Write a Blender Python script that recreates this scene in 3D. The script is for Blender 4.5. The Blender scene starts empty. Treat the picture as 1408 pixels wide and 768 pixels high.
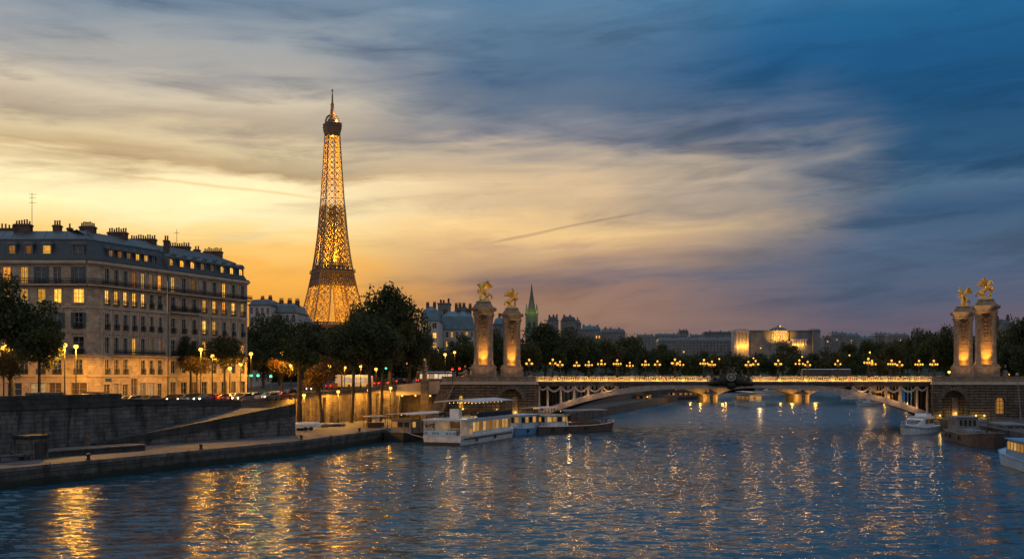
import bpy, math, random
import numpy as np
from mathutils import Vector, Matrix

R = math.radians
PI = math.pi
random.seed(7)
rng = np.random.default_rng(7)
scene = bpy.context.scene
COL = scene.collection

# ------------------------------------------------------------------ camera
F, HOR, CX, CAMH = 1400.0, 515.0, 704.0, 12.3
cam_d = bpy.data.cameras.new('camera')
cam = bpy.data.objects.new('camera', cam_d)
COL.objects.link(cam)
cam.location = (0, 0, CAMH)
cam.rotation_euler = (R(90), 0, 0)
cam_d.sensor_width = 36
cam_d.lens = 36 * F / 1408
cam_d.shift_y = (HOR - 384) / 1408
cam_d.clip_start = 0.5
cam_d.clip_end = 20000
scene.camera = cam


def lin(r, g, b):
    def c(u):
        u = u / 255
        return u / 12.92 if u <= 0.04045 else ((u + 0.055) / 1.055) ** 2.4
    return (c(r), c(g), c(b), 1)


# ------------------------------------------------------------------ dusk sky
SUN_AZ, SUN_EL = R(-14), R(2.0)
world = bpy.data.worlds.new('World')
scene.world = world
world.use_nodes = True
nt = world.node_tree
nt.nodes.clear()


class NG:
    """small helper for node arithmetic"""
    def __init__(self, nt):
        self.nt = nt

    def n(self, t, **kw):
        x = self.nt.nodes.new(t)
        for k, v in kw.items():
            setattr(x, k, v)
        return x

    def put(self, sock, v):
        if isinstance(v, bpy.types.NodeSocket):
            self.nt.links.new(v, sock)
        elif v is not None:
            sock.default_value = v

    def m(self, op, a, b=None, c=None, clamp=False):
        x = self.n('ShaderNodeMath', operation=op, use_clamp=clamp)
        self.put(x.inputs[0], a)
        self.put(x.inputs[1], b)
        self.put(x.inputs[2], c)
        return x.outputs[0]

    def smooth(self, v, a, b, lo=0.0, hi=1.0):
        x = self.n('ShaderNodeMapRange', interpolation_type='SMOOTHSTEP')
        self.put(x.inputs[0], v)
        for i, q in ((1, a), (2, b), (3, lo), (4, hi)):
            x.inputs[i].default_value = q
        return x.outputs[0]

    def xyz(self, a, b, c):
        x = self.n('ShaderNodeCombineXYZ')
        for i, q in enumerate((a, b, c)):
            self.put(x.inputs[i], q)
        return x.outputs[0]

    def noise(self, vec, scale, detail=4.0, rough=0.5, dist=0.0):
        x = self.n('ShaderNodeTexNoise')
        self.put(x.inputs['Vector'], vec)
        x.inputs['Scale'].default_value = scale
        x.inputs['Detail'].default_value = detail
        x.inputs['Roughness'].default_value = rough
        x.inputs['Distortion'].default_value = dist
        return x.outputs[0]

    def mix(self, f, a, b, mode='MIX'):
        x = self.n('ShaderNodeMix', data_type='RGBA', blend_type=mode)
        self.put(x.inputs[0], f)
        self.put(x.inputs[6], a)
        self.put(x.inputs[7], b)
        return x.outputs[2]

    def ramp(self, v, stops, interp='EASE'):
        x = self.n('ShaderNodeValToRGB')
        x.color_ramp.interpolation = interp
        el = x.color_ramp.elements
        while len(el) < len(stops):
            el.new(0.5)
        for e, (p, c) in zip(el, stops):
            e.position = p
            e.color = c
        self.put(x.inputs[0], v)
        return x.outputs[0]


g = NG(nt)
tc = g.n('ShaderNodeTexCoord')
sep = g.n('ShaderNodeSeparateXYZ')
nt.links.new(tc.outputs['Generated'], sep.inputs[0])
sx, sy, sz = sep.outputs
rad = g.m('SQRT', g.m('ADD', g.m('MULTIPLY', sx, sx), g.m('ADD', g.m('MULTIPLY', sy, sy), 1e-6)))
el = g.m('DIVIDE', sz, rad)
az = g.m('ARCTAN2', sx, sy)
# streaks tilt a little: lower to the left
et = g.m('ADD', el, g.m('MULTIPLY', az, -0.05))
streak = g.noise(g.xyz(g.m('MULTIPLY', az, 2.6), g.m('MULTIPLY', et, 15.0), 3.1), 1.0, 8.0, 0.60, 0.5)
big = g.noise(g.xyz(g.m('MULTIPLY', az, 3.2), g.m('MULTIPLY', et, 6.0), 9.7), 1.0, 4.0, 0.5, 0.4)
fine = g.noise(g.xyz(g.m('MULTIPLY', az, 7.0), g.m('MULTIPLY', et, 38.0), 1.3), 1.0, 8.0, 0.60, 0.45)
e2 = g.m('ADD', el, g.m('ADD', g.m('MULTIPLY', g.m('SUBTRACT', streak, 0.5), 0.085),
                        g.m('MULTIPLY', g.m('SUBTRACT', fine, 0.5), 0.042)))
a2 = g.m('ADD', az, g.m('ADD', g.m('MULTIPLY', g.m('SUBTRACT', big, 0.5), 0.30),
                        g.m('MULTIPLY', g.m('SUBTRACT', fine, 0.5), 0.12)))
ep = g.m('DIVIDE', e2, 0.5, clamp=True)


def stops(lst):
    return [(e / 0.5, lin(*c)) for e, c in lst]


left = g.ramp(ep, stops([
    (0.03, (212, 132, 42)), (0.065, (230, 154, 56)), (0.10, (238, 176, 84)), (0.125, (246, 202, 122)),
    (0.148, (255, 237, 182)), (0.178, (254, 234, 184)), (0.198, (188, 162, 122)), (0.216, (216, 196, 156)), (0.235, (180, 164, 142)),
    (0.255, (206, 192, 168)), (0.285, (168, 164, 158)), (0.31, (156, 160, 162)), (0.34, (122, 138, 154)), (0.375, (96, 124, 148)), (0.5, (116, 142, 166))]), 'LINEAR')
mid = g.ramp(ep, stops([
    (0.03, (132, 106, 98)), (0.065, (146, 114, 98)), (0.085, (150, 116, 100)), (0.10, (132, 112, 112)),
    (0.118, (190, 154, 122)), (0.135, (232, 194, 136)), (0.16, (206, 176, 138)), (0.19, (212, 184, 146)),
    (0.212, (186, 168, 146)), (0.232, (126, 128, 138)), (0.26, (92, 110, 132)), (0.30, (78, 108, 138)),
    (0.34, (86, 118, 146)), (0.375, (86, 126, 158)), (0.5, (108, 144, 174))]), 'LINEAR')
right = g.ramp(ep, stops([
    (0.02, (78, 77, 94)), (0.045, (96, 88, 104)), (0.062, (86, 90, 111)), (0.09, (74, 92, 118)),
    (0.13, (66, 92, 120)), (0.155, (54, 86, 120)), (0.178, (76, 106, 134)), (0.20, (42, 84, 119)), (0.25, (22, 74, 115)),
    (0.30, (26, 86, 132)), (0.34, (32, 97, 143)), (0.375, (56, 118, 160)), (0.5, (84, 132, 170))]), 'LINEAR')
sky = g.mix(g.smooth(a2, -0.24, 0.04), left, mid)
sky = g.mix(g.smooth(a2, 0.06, 0.34), sky, right)
# thin dark and bright cloud bands
dark = g.smooth(streak, 0.50, 0.72, 1.0, 0.79)
sky = g.mix(1.0, sky, g.xyz(dark, dark, g.m('POWER', dark, 0.75)), 'MULTIPLY')
band = g.smooth(fine, 0.46, 0.72, 1.05, 0.80)
sky = g.mix(1.0, sky, g.xyz(band, band, band), 'MULTIPLY')
lightb = g.smooth(streak, 0.30, 0.46, 1.16, 1.0)
sky = g.mix(1.0, sky, g.xyz(lightb, lightb, lightb), 'MULTIPLY')


def contrail(c0, e0, c1, e1, wid, depth, colour):
    """a thin vapour trail between two sky directions (azimuth, tan elevation)"""
    global sky
    k = (e1 - e0) / (c1 - c0)
    d = g.m('ABSOLUTE', g.m('ADD', g.m('SUBTRACT', el, g.m('MULTIPLY_ADD', az, k, e0 - k * c0)),
                            g.m('MULTIPLY', g.m('SUBTRACT', big, 0.5), 0.02)))
    f = g.m('MULTIPLY', g.smooth(d, 0.0, wid, 1.0, 0.0),
            g.m('MULTIPLY', g.smooth(az, c0 - 0.01, c0 + 0.03), g.smooth(az, c1 - 0.05, c1 + 0.01, 1.0, 0.0)))
    sky = g.mix(g.m('MULTIPLY', f, depth), sky, colour)


contrail(-0.028, 0.130, 0.14, 0.162, 0.0022, 0.42, lin(120, 100, 100))
contrail(-0.38, 0.183, -0.17, 0.170, 0.0024, 0.40, lin(214, 170, 104))
# the eastern half of the sky, brightened to lift the facades that face it
back = g.smooth(g.m('ABSOLUTE', az), 0.8, 2.0)
sky = g.mix(back, sky, lin(182, 176, 178))
high = g.smooth(el, 0.45, 1.6)
sky = g.mix(high, sky, lin(150, 168, 190))
sky = g.mix(g.smooth(el, -0.02, 0.0), lin(30, 30, 34), sky)
nish = g.n('ShaderNodeTexSky', sky_type='NISHITA', sun_disc=False, sun_elevation=SUN_EL, sun_rotation=SUN_AZ)
b1 = g.n('ShaderNodeBackground')
b1.inputs[1].default_value = 1.03
nt.links.new(sky, b1.inputs[0])
b2 = g.n('ShaderNodeBackground')
b2.inputs[1].default_value = 0.003
nt.links.new(nish.outputs[0], b2.inputs[0])
addn = g.n('ShaderNodeAddShader')
nt.links.new(b1.outputs[0], addn.inputs[0])
nt.links.new(b2.outputs[0], addn.inputs[1])
wo = g.n('ShaderNodeOutputWorld')
nt.links.new(addn.outputs[0], wo.inputs[0])

sun_d = bpy.data.lights.new('sun', 'SUN')
sun_d.energy = 0.12
sun_d.angle = R(6)
sun_d.color = (1, 0.66, 0.34)
sun = bpy.data.objects.new('sun', sun_d)
COL.objects.link(sun)
sdir = Vector((math.sin(SUN_AZ) * math.cos(SUN_EL), math.cos(SUN_AZ) * math.cos(SUN_EL), math.sin(SUN_EL)))
sun.rotation_euler = sdir.to_track_quat('Z', 'Y').to_euler()

vs = scene.view_settings
vs.view_transform = 'Standard'
vs.look = 'None'
vs.exposure = 0.0
vs.gamma = 1.0
vs.use_curve_mapping = False
cy = scene.cycles
cy.use_denoising = True
cy.max_bounces = 5
cy.diffuse_bounces = 2
cy.glossy_bounces = 3
cy.transmission_bounces = 2
cy.transparent_max_bounces = 6
cy.caustics_reflective = False
cy.caustics_refractive = False
cy.sample_clamp_indirect = 4.0
cy.sample_clamp_direct = 40.0


# ------------------------------------------------------------------ helpers
def X(px, Y):
    return (px - CX) / F * Y


def Z(py, Y):
    return CAMH - (py - HOR) / F * Y


def v3(p):
    return Vector(p)


class MB:
    """collects faces of one mesh object"""
    def __init__(self):
        self.v, self.f = [], []
        self.M = None

    def add(self, vs, fs):
        o = len(self.v)
        if self.M is not None:
            vs = [tuple(self.M @ Vector(p)) for p in vs]
        self.v += [tuple(p) for p in vs]
        self.f += [tuple(i + o for i in q) for q in fs]
        return self

    def quad(self, a, b, c, d):
        return self.add([a, b, c, d], [(0, 1, 2, 3)])

    def box(self, x0, x1, y0, y1, z0, z1):
        return self.add([(x0, y0, z0), (x1, y0, z0), (x1, y1, z0), (x0, y1, z0), (x0, y0, z1), (x1, y0, z1), (x1, y1, z1), (x0, y1, z1)],
                        [(0, 3, 2, 1), (4, 5, 6, 7), (0, 1, 5, 4), (1, 2, 6, 5), (2, 3, 7, 6), (3, 0, 4, 7)])

    def cbox(self, c, s):
        return self.box(c[0] - s[0] / 2, c[0] + s[0] / 2, c[1] - s[1] / 2, c[1] + s[1] / 2, c[2] - s[2] / 2, c[2] + s[2] / 2)

    def prism(self, poly, z0, z1, poly_top=None):
        n = len(poly)
        pt = poly_top or poly
        z0s = z0 if hasattr(z0, '__len__') else [z0] * n
        z1s = z1 if hasattr(z1, '__len__') else [z1] * n
        vs = [(p[0], p[1], z0s[i]) for i, p in enumerate(poly)] + [(p[0], p[1], z1s[i]) for i, p in enumerate(pt)]
        fs = [(i, (i + 1) % n, n + (i + 1) % n, n + i) for i in range(n)]
        return self.add(vs, fs + [tuple(range(n))[::-1], tuple(range(n, 2 * n))])

    def wallseg(self, p, q, t, z0, z1, z0b=None, z1b=None):
        """wall from p to q (2D); thickness t to the left of travel"""
        d = Vector((q[0] - p[0], q[1] - p[1])).normalized()
        n = Vector((-d.y, d.x)) * t
        a, b = (p[0], p[1]), (q[0], q[1])
        c, e = (q[0] + n.x, q[1] + n.y), (p[0] + n.x, p[1] + n.y)
        z0b = z0 if z0b is None else z0b
        z1b = z1 if z1b is None else z1b
        return self.prism([a, b, c, e], [z0, z0b, z0b, z0], [z1, z1b, z1b, z1])

    def tube(self, p0, p1, r0, r1=None, n=8, cap=True):
        r1 = r0 if r1 is None else r1
        p0, p1 = Vector(p0), Vector(p1)
        d = p1 - p0
        if d.length < 1e-6:
            return self
        d.normalize()
        a = d.orthogonal().normalized()
        b = d.cross(a)
        vs = []
        for p, r in ((p0, r0), (p1, r1)):
            for i in range(n):
                t = 2 * PI * i / n + PI / n
                vs.append(p + (a * math.cos(t) + b * math.sin(t)) * r)
        fs = [(i, (i + 1) % n, n + (i + 1) % n, n + i) for i in range(n)]
        if cap:
            fs += [tuple(range(n))[::-1], tuple(range(n, 2 * n))]
        return self.add(vs, fs)

    def path(self, pts, rs, n=8):
        for i in range(len(pts) - 1):
            self.tube(pts[i], pts[i + 1], rs[i] if hasattr(rs, '__len__') else rs, rs[i + 1] if hasattr(rs, '__len__') else rs, n)
        return self

    def lathe(self, c, prof, n=16):
        vs, fs = [], []
        for r, z in prof:
            for i in range(n):
                t = 2 * PI * i / n
                vs.append((c[0] + r * math.cos(t), c[1] + r * math.sin(t), c[2] + z))
        m = len(prof)
        for j in range(m - 1):
            for i in range(n):
                k = (i + 1) % n
                fs.append((j * n + i, j * n + k, (j + 1) * n + k, (j + 1) * n + i))
        fs.append(tuple(range(n))[::-1])
        fs.append(tuple(range((m - 1) * n, m * n)))
        return self.add(vs, fs)

    def ball(self, c, r, n=10, m=6):
        rx, ry, rz = r if hasattr(r, '__len__') else (r, r, r)
        vs = [(c[0], c[1], c[2] - rz)]
        for j in range(1, m):
            p = -PI / 2 + PI * j / m
            for i in range(n):
                t = 2 * PI * i / n
                vs.append((c[0] + rx * math.cos(p) * math.cos(t), c[1] + ry * math.cos(p) * math.sin(t), c[2] + rz * math.sin(p)))
        vs.append((c[0], c[1], c[2] + rz))
        fs = [(0, 1 + (i + 1) % n, 1 + i) for i in range(n)]
        for j in range(m - 2):
            for i in range(n):
                a, b = 1 + j * n + i, 1 + j * n + (i + 1) % n
                fs.append((a, b, b + n, a + n))
        last = len(vs) - 1
        o = 1 + (m - 2) * n
        fs += [(o + i, o + (i + 1) % n, last) for i in range(n)]
        return self.add(vs, fs)

    def loft(self, rings, cap=True):
        n = len(rings[0])
        vs = [p for r in rings for p in r]
        fs = []
        for j in range(len(rings) - 1):
            for i in range(n):
                k = (i + 1) % n
                fs.append((j * n + i, j * n + k, (j + 1) * n + k, (j + 1) * n + i))
        if cap:
            fs += [tuple(range(n))[::-1], tuple(range((len(rings) - 1) * n, len(rings) * n))]
        return self.add(vs, fs)

    def mesh(self, name, mat, smooth=False):
        me = bpy.data.meshes.new(name)
        me.from_pydata(self.v, [], self.f)
        if mat is not None:
            me.materials.append(mat)
        # metric box projection for the block textures
        if len(self.f) < 40000:
            uv = me.uv_layers.new(name='metric')
            for p in me.polygons:
                nn = p.normal
                h = math.hypot(nn.x, nn.y)
                for li in p.loop_indices:
                    co = me.vertices[me.loops[li].vertex_index].co
                    if h > 0.5:
                        uv.data[li].uv = ((-nn.y * co.x + nn.x * co.y) / h, co.z)
                    else:
                        uv.data[li].uv = (co.x, co.y)
        if smooth:
            for p in me.polygons:
                p.use_smooth = True
            try:
                me.set_sharp_from_angle(angle=R(40))
            except Exception:
                pass
        me.update()
        return me

    def build(self, name, mat, parent=None, smooth=False, world=False):
        return link(name, self.mesh(name, mat, smooth), parent, world)


def link(name, data, parent=None, world=False):
    o = bpy.data.objects.new(name, data)
    COL.objects.link(o)
    if parent is not None:
        o.parent = parent
        if world:
            q = parent
            off = Vector((0, 0, 0))
            while q is not None:
                off -= q.location
                q = q.parent
            o.location = off
    return o


def tag(o, label=None, cat=None, group=None, kind=None):
    if label:
        o['label'] = label
    if cat:
        o['category'] = cat
    if group:
        o['group'] = group
    if kind:
        o['kind'] = kind
    return o


def empty(name, loc, rz=0, label=None, cat=None, group=None):
    o = bpy.data.objects.new(name, None)
    COL.objects.link(o)
    o.location = loc
    o.rotation_euler = (0, 0, rz)
    o.empty_display_size = 0.5
    return tag(o, label, cat, group)


def copy_tree(o, loc, rz=None, label=None, parent=None, scale=None):
    def rec(src, par):
        c = src.copy()
        COL.objects.link(c)
        c.parent = par
        for ch in list(src.children):
            rec(ch, c)
        return c
    c = rec(o, parent)
    c.location = loc
    if rz is not None:
        c.rotation_euler = (0, 0, rz)
    if scale is not None:
        c.scale = scale
    if label:
        c['label'] = label
    return c


def lamp(parent, loc, power, col=(1, 0.56, 0.16), radius=0.25, name='lamp_light', spot=None, aim=None, blend=0.6):
    d = bpy.data.lights.new(name, 'SPOT' if spot else 'POINT')
    d.energy = power
    d.color = col
    d.shadow_soft_size = radius
    if spot:
        d.spot_size = spot
        d.spot_blend = blend
    o = bpy.data.objects.new(name, d)
    COL.objects.link(o)
    o.location = loc
    if aim is not None:
        o.rotation_euler = Vector(aim).to_track_quat('-Z', 'Y').to_euler()
    if parent is not None:
        o.parent = parent
    return o


# ------------------------------------------------------------------ materials
def pmat(name, c1, c2=None, rough=0.7, metal=0.0, scale=1.0, bump=0.0, bscale=None, spec=0.5):
    m = bpy.data.materials.new(name)
    m.use_nodes = True
    n = m.node_tree
    b = n.nodes['Principled BSDF']
    b.inputs['Roughness'].default_value = rough
    b.inputs['Metallic'].default_value = metal
    b.inputs['Specular IOR Level'].default_value = spec
    q = NG(n)
    t = q.n('ShaderNodeTexCoord').outputs['Object']
    nz = q.noise(t, scale, 6.0, 0.6)
    c2 = c2 or tuple(x * 0.7 for x in c1[:3])
    col = q.mix(q.smooth(nz, 0.32, 0.68), tuple(c1[:3]) + (1,), tuple(c2[:3]) + (1,))
    n.links.new(col, b.inputs['Base Color'])
    if bump:
        bp = q.n('ShaderNodeBump')
        bp.inputs['Strength'].default_value = min(1, bump)
        bp.inputs['Distance'].default_value = 0.05
        n.links.new(q.noise(t, bscale or scale * 6, 5.0, 0.6), bp.inputs['Height'])
        n.links.new(bp.outputs[0], b.inputs['Normal'])
    return m


def stone(name, c1, c2, mortar=None, bw=1.1, bh=0.45, rough=0.85, stain=0.5, msize=0.02, bump=0.5, stain_col=(0.02, 0.02, 0.02), tide=None):
    """coursed masonry on the metric UV, with block-to-block variation and stains"""
    m = bpy.data.materials.new(name)
    m.use_nodes = True
    n = m.node_tree
    b = n.nodes['Principled BSDF']
    b.inputs['Roughness'].default_value = rough
    b.inputs['Specular IOR Level'].default_value = 0.25
    q = NG(n)
    tcn = q.n('ShaderNodeTexCoord')
    br = q.n('ShaderNodeTexBrick')
    n.links.new(tcn.outputs['UV'], br.inputs['Vector'])
    br.inputs['Color1'].default_value = tuple(c1) + (1,)
    br.inputs['Color2'].default_value = tuple(c2) + (1,)
    mo = mortar or tuple(x * 0.45 for x in c1)
    br.inputs['Mortar'].default_value = tuple(mo) + (1,)
    br.inputs['Scale'].default_value = 1.0
    br.inputs['Brick Width'].default_value = bw
    br.inputs['Row Height'].default_value = bh
    br.inputs['Mortar Size'].default_value = msize
    br.inputs['Mortar Smooth'].default_value = 0.4
    mp = q.n('ShaderNodeMapping')
    n.links.new(tcn.outputs['Object'], mp.inputs[0])
    mp.inputs['Scale'].default_value = (0.5, 0.5, 0.16)
    s1 = q.noise(mp.outputs[0], 1.0, 7.0, 0.65, 0.3)
    s2 = q.noise(tcn.outputs['Object'], 0.9, 8.0, 0.68)
    f = q.m('MULTIPLY', q.smooth(s1, 0.45, 0.68), stain)
    col = q.mix(f, br.outputs[0], tuple(stain_col) + (1,))
    w = q.smooth(s2, 0.25, 0.75, 0.6, 1.25)
    col = q.mix(1.0, col, q.xyz(w, w, w), 'MULTIPLY')
    if tide is not None:
        # algae and damp below the usual water marks
        sp = q.n('ShaderNodeSeparateXYZ')
        n.links.new(tcn.outputs['Object'], sp.inputs[0])
        lvl = q.m('ADD', sp.outputs[2], q.m('MULTIPLY', q.m('SUBTRACT', s2, 0.5), 1.1))
        col = q.mix(q.smooth(lvl, tide - 0.25, tide + 0.25, 0.85, 0.0), col, (0.010, 0.018, 0.010, 1))
    n.links.new(col, b.inputs['Base Color'])
    bp = q.n('ShaderNodeBump')
    bp.inputs['Strength'].default_value = bump
    bp.inputs['Distance'].default_value = 0.06
    h = q.m('ADD', q.m('MULTIPLY', br.outputs['Fac'], -1.0), q.m('MULTIPLY', s2, 0.8))
    n.links.new(h, bp.inputs['Height'])
    n.links.new(bp.outputs[0], b.inputs['Normal'])
    return m


def emis(name, col, strength, vary=False):
    m = bpy.data.materials.new(name)
    m.use_nodes = True
    n = m.node_tree
    n.nodes.clear()
    q = NG(n)
    e = q.n('ShaderNodeEmission')
    o = q.n('ShaderNodeOutputMaterial')
    n.links.new(e.outputs[0], o.inputs[0])
    e.inputs[1].default_value = strength
    if vary:
        # curtains and room depth behind the pane
        t = q.n('ShaderNodeTexCoord').outputs['Object']
        oi = q.n('ShaderNodeObjectInfo').outputs['Random']
        ad = q.n('ShaderNodeVectorMath', operation='ADD')
        n.links.new(t, ad.inputs[0])
        n.links.new(q.xyz(q.m('MULTIPLY', oi, 37.0), q.m('MULTIPLY', oi, 17.0), 0.0), ad.inputs[1])
        nz = q.noise(ad.outputs[0], 2.2, 3.0, 0.6)
        c = q.mix(q.smooth(nz, 0.35, 0.7), tuple(col) + (1,), (col[0] * 0.75, col[1] * 0.48, col[2] * 0.3, 1))
        # a few rooms have cooler or redder lamps
        c = q.mix(q.smooth(q.m('FRACT', q.m('MULTIPLY', oi, 7.3)), 0.55, 1.0), c, (col[0] * 0.9, col[1] * 0.55, col[2] * 0.35, 1))
        sp = q.n('ShaderNodeSeparateXYZ')
        n.links.new(t, sp.inputs[0])
        # drawn curtains at the sides, width differing from room to room
        edge = q.m('SUBTRACT', q.m('ABSOLUTE', sp.outputs[0]), q.m('MULTIPLY', q.m('FRACT', q.m('MULTIPLY', oi, 3.7)), 0.5))
        cur = q.smooth(edge, 0.0, 0.12, 1.0, 0.62)
        n.links.new(c, e.inputs[0])
        n.links.new(q.m('MULTIPLY', q.m('MULTIPLY', cur, q.smooth(oi, 0.0, 1.0, 0.5, 1.2)), strength), e.inputs[1])
    else:
        e.inputs[0].default_value = tuple(col) + (1,)
    m.cycles.emission_sampling = 'NONE'
    return m


def leafmat(name, c1, c2):
    m = bpy.data.materials.new(name)
    m.use_nodes = True
    n = m.node_tree
    q = NG(n)
    b = n.nodes['Principled BSDF']
    b.inputs['Roughness'].default_value = 0.55
    b.inputs['Specular IOR Level'].default_value = 0.25
    t = q.n('ShaderNodeTexCoord').outputs['Object']
    nz = q.noise(t, 0.55, 5.0, 0.7)
    nz2 = q.noise(t, 6.0, 2.0, 0.7)
    col = q.mix(q.smooth(nz, 0.36, 0.64), tuple(c1) + (1,), tuple(c2) + (1,))
    w = q.smooth(nz2, 0.3, 0.7, 0.6, 1.35)
    col = q.mix(1.0, col, q.xyz(w, w, w), 'MULTIPLY')
    n.links.new(col, b.inputs['Base Color'])
    tr = q.n('ShaderNodeBsdfTranslucent')
    n.links.new(col, tr.inputs[0])
    mx = q.n('ShaderNodeMixShader')
    mx.inputs[0].default_value = 0.3
    n.links.new(b.outputs[0], mx.inputs[1])
    n.links.new(tr.outputs[0], mx.inputs[2])
    n.links.new(mx.outputs[0], n.nodes['Material Output'].inputs[0])
    return m


MT = {}
MT['facade'] = stone('pale_limestone', (0.47, 0.355, 0.245), (0.40, 0.30, 0.21), (0.25, 0.19, 0.135), 1.2, 0.42, 0.85, 0.35, 0.02, 0.35, (0.12, 0.095, 0.08))
MT['trim'] = pmat('limestone_trim', (0.44, 0.34, 0.245), (0.32, 0.245, 0.18), 0.8, scale=0.6, bump=0.2)
MT['farwall'] = pmat('render_wall', (0.42, 0.39, 0.36), (0.32, 0.30, 0.29), 0.85, scale=0.3)
MT['farwall_dark'] = pmat('grey_and_unlit_render', (0.17, 0.175, 0.185), (0.11, 0.115, 0.125), 0.85, scale=0.2)
MT['zinc'] = pmat('zinc_roof', (0.105, 0.125, 0.138), (0.07, 0.086, 0.096), 0.45, 0.35, scale=0.5, bump=0.15)
MT['slate'] = pmat('slate_roof', (0.046, 0.056, 0.057), (0.028, 0.036, 0.038), 0.6, scale=0.8, bump=0.4, bscale=4)
MT['teal_roof'] = pmat('blue_zinc_roof', (0.08, 0.15, 0.19), (0.05, 0.10, 0.13), 0.45, 0.2, scale=0.5)
MT['brick'] = stone('chimney_brick', (0.14, 0.075, 0.05), (0.10, 0.055, 0.04), (0.12, 0.10, 0.09), 0.25, 0.08, 0.9, 0.5)
MT['pot'] = pmat('terracotta', (0.16, 0.07, 0.04), (0.10, 0.05, 0.03), 0.8, scale=3)
MT['iron'] = pmat('black_iron', (0.018, 0.019, 0.02), (0.03, 0.028, 0.026), 0.5, 0.3, scale=2)
MT['post'] = pmat('lamp_post_iron', (0.005, 0.005, 0.005), (0.008, 0.008, 0.007), 0.7, scale=3)
MT['frame'] = pmat('painted_wood', (0.30, 0.29, 0.28), (0.22, 0.21, 0.20), 0.5, scale=2)
MT['shutter'] = pmat('blue_shutter', (0.05, 0.10, 0.13), (0.035, 0.07, 0.09), 0.5, scale=2)
MT['wood'] = pmat('dark_wood', (0.09, 0.045, 0.022), (0.055, 0.03, 0.016), 0.5, scale=1.5)
MT['glass'] = pmat('dark_glass', (0.012, 0.015, 0.018), (0.02, 0.023, 0.026), 0.12, scale=0.7, spec=0.6)
MT['lit'] = emis('lit_window', (1.0, 0.55, 0.075), 1.7, True)
MT['dimlit'] = emis('dim_window', (0.55, 0.26, 0.05), 0.55, True)
MT['shoplit'] = emis('shop_window', (1.0, 0.70, 0.34), 0.6, True)
MT['quay'] = stone('weathered_quay_stone', (0.135, 0.132, 0.128), (0.085, 0.085, 0.085), (0.05, 0.05, 0.05), 1.7, 0.6, 0.9, 0.95, 0.035, 0.8, (0.018, 0.019, 0.02))
MT['quayface'] = stone('tidal_quay_stone', (0.085, 0.085, 0.08), (0.055, 0.056, 0.054), (0.02, 0.02, 0.02), 2.2, 0.7, 0.7, 0.7, 0.04, 0.7, (0.015, 0.018, 0.017), 0.75)
MT['quaydark'] = stone('wet_quay_stone', (0.05, 0.052, 0.05), (0.034, 0.037, 0.037), (0.015, 0.016, 0.016), 2.2, 0.7, 0.7, 0.8, 0.04, 0.7, (0.008, 0.012, 0.011))
MT['paving'] = stone('quay_paving', (0.13, 0.128, 0.127), (0.095, 0.095, 0.097), (0.05, 0.05, 0.05), 0.9, 0.6, 0.75, 0.7, 0.03, 0.5, (0.03, 0.03, 0.032))
MT['asphalt'] = pmat('asphalt', (0.05, 0.05, 0.052), (0.035, 0.035, 0.037), 0.8, scale=0.8, bump=0.3, bscale=20)
MT['bank'] = stone('bank_stone', (0.17, 0.14, 0.11), (0.125, 0.10, 0.085), (0.06, 0.05, 0.045), 1.2, 0.5, 0.9, 0.6, 0.03, 0.6, (0.05, 0.045, 0.04))
MT['abut'] = stone('rusticated_stone', (0.16, 0.13, 0.10), (0.115, 0.095, 0.075), (0.02, 0.017, 0.014), 2.4, 0.62, 0.85, 0.55, 0.085, 1.0, (0.05, 0.045, 0.038))
MT['pylon'] = pmat('carved_stone', (0.25, 0.185, 0.13), (0.14, 0.10, 0.072), 0.8, scale=1.1, bump=0.8, bscale=7)
MT['bridge'] = pmat('bridge_stone', (0.40, 0.34, 0.27), (0.30, 0.25, 0.20), 0.7, scale=0.8, bump=0.3)
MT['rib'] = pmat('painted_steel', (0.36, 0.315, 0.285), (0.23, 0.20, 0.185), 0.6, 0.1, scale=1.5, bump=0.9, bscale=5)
MT['bronze_and_shade'] = pmat('dark_bronze_and_shade', (0.010, 0.011, 0.010), (0.018, 0.017, 0.014), 0.55, 0.3, scale=2)  # bronze parts, and painted shade for the structure under the bridge deck
MT['gold'] = pmat('gilded_bronze', (0.85, 0.50, 0.12), (0.55, 0.30, 0.07), 0.34, 0.75, scale=2.0, bump=0.5, bscale=6)
MT['tower'] = pmat('puddled_iron', (0.22, 0.15, 0.07), (0.15, 0.10, 0.05), 0.6, 0.0, scale=0.05)
MT['towerdark'] = pmat('platform_iron', (0.10, 0.07, 0.05), (0.07, 0.05, 0.04), 0.6, 0.0, scale=0.1)
MT['leaf'] = leafmat('dark_foliage', (0.036, 0.050, 0.017), (0.070, 0.078, 0.022))
MT['leaf2'] = leafmat('olive_foliage', (0.06, 0.065, 0.02), (0.095, 0.08, 0.025))
MT['autumn'] = leafmat('autumn_foliage', (0.15, 0.075, 0.018), (0.06, 0.05, 0.016))
MT['bark'] = pmat('bark', (0.045, 0.036, 0.028), (0.025, 0.02, 0.016), 0.9, scale=2, bump=0.6)
MT['white'] = pmat('white_paint', (0.60, 0.62, 0.64), (0.40, 0.41, 0.42), 0.4, scale=1.3)
MT['offwhite'] = pmat('awning_canvas', (0.50, 0.50, 0.50), (0.40, 0.41, 0.42), 0.7, scale=0.8)
MT['bluehull'] = pmat('blue_paint', (0.10, 0.26, 0.46), (0.07, 0.20, 0.36), 0.4, scale=0.6)
MT['palehull'] = pmat('pale_blue_paint', (0.36, 0.50, 0.62), (0.30, 0.42, 0.54), 0.4, scale=0.6)
MT['darkhull'] = pmat('black_hull_paint', (0.014, 0.016, 0.02), (0.03, 0.028, 0.028), 0.45, scale=0.8)
MT['brownhull'] = pmat('brown_hull_paint', (0.085, 0.06, 0.05), (0.05, 0.038, 0.034), 0.5, scale=0.8)
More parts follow.
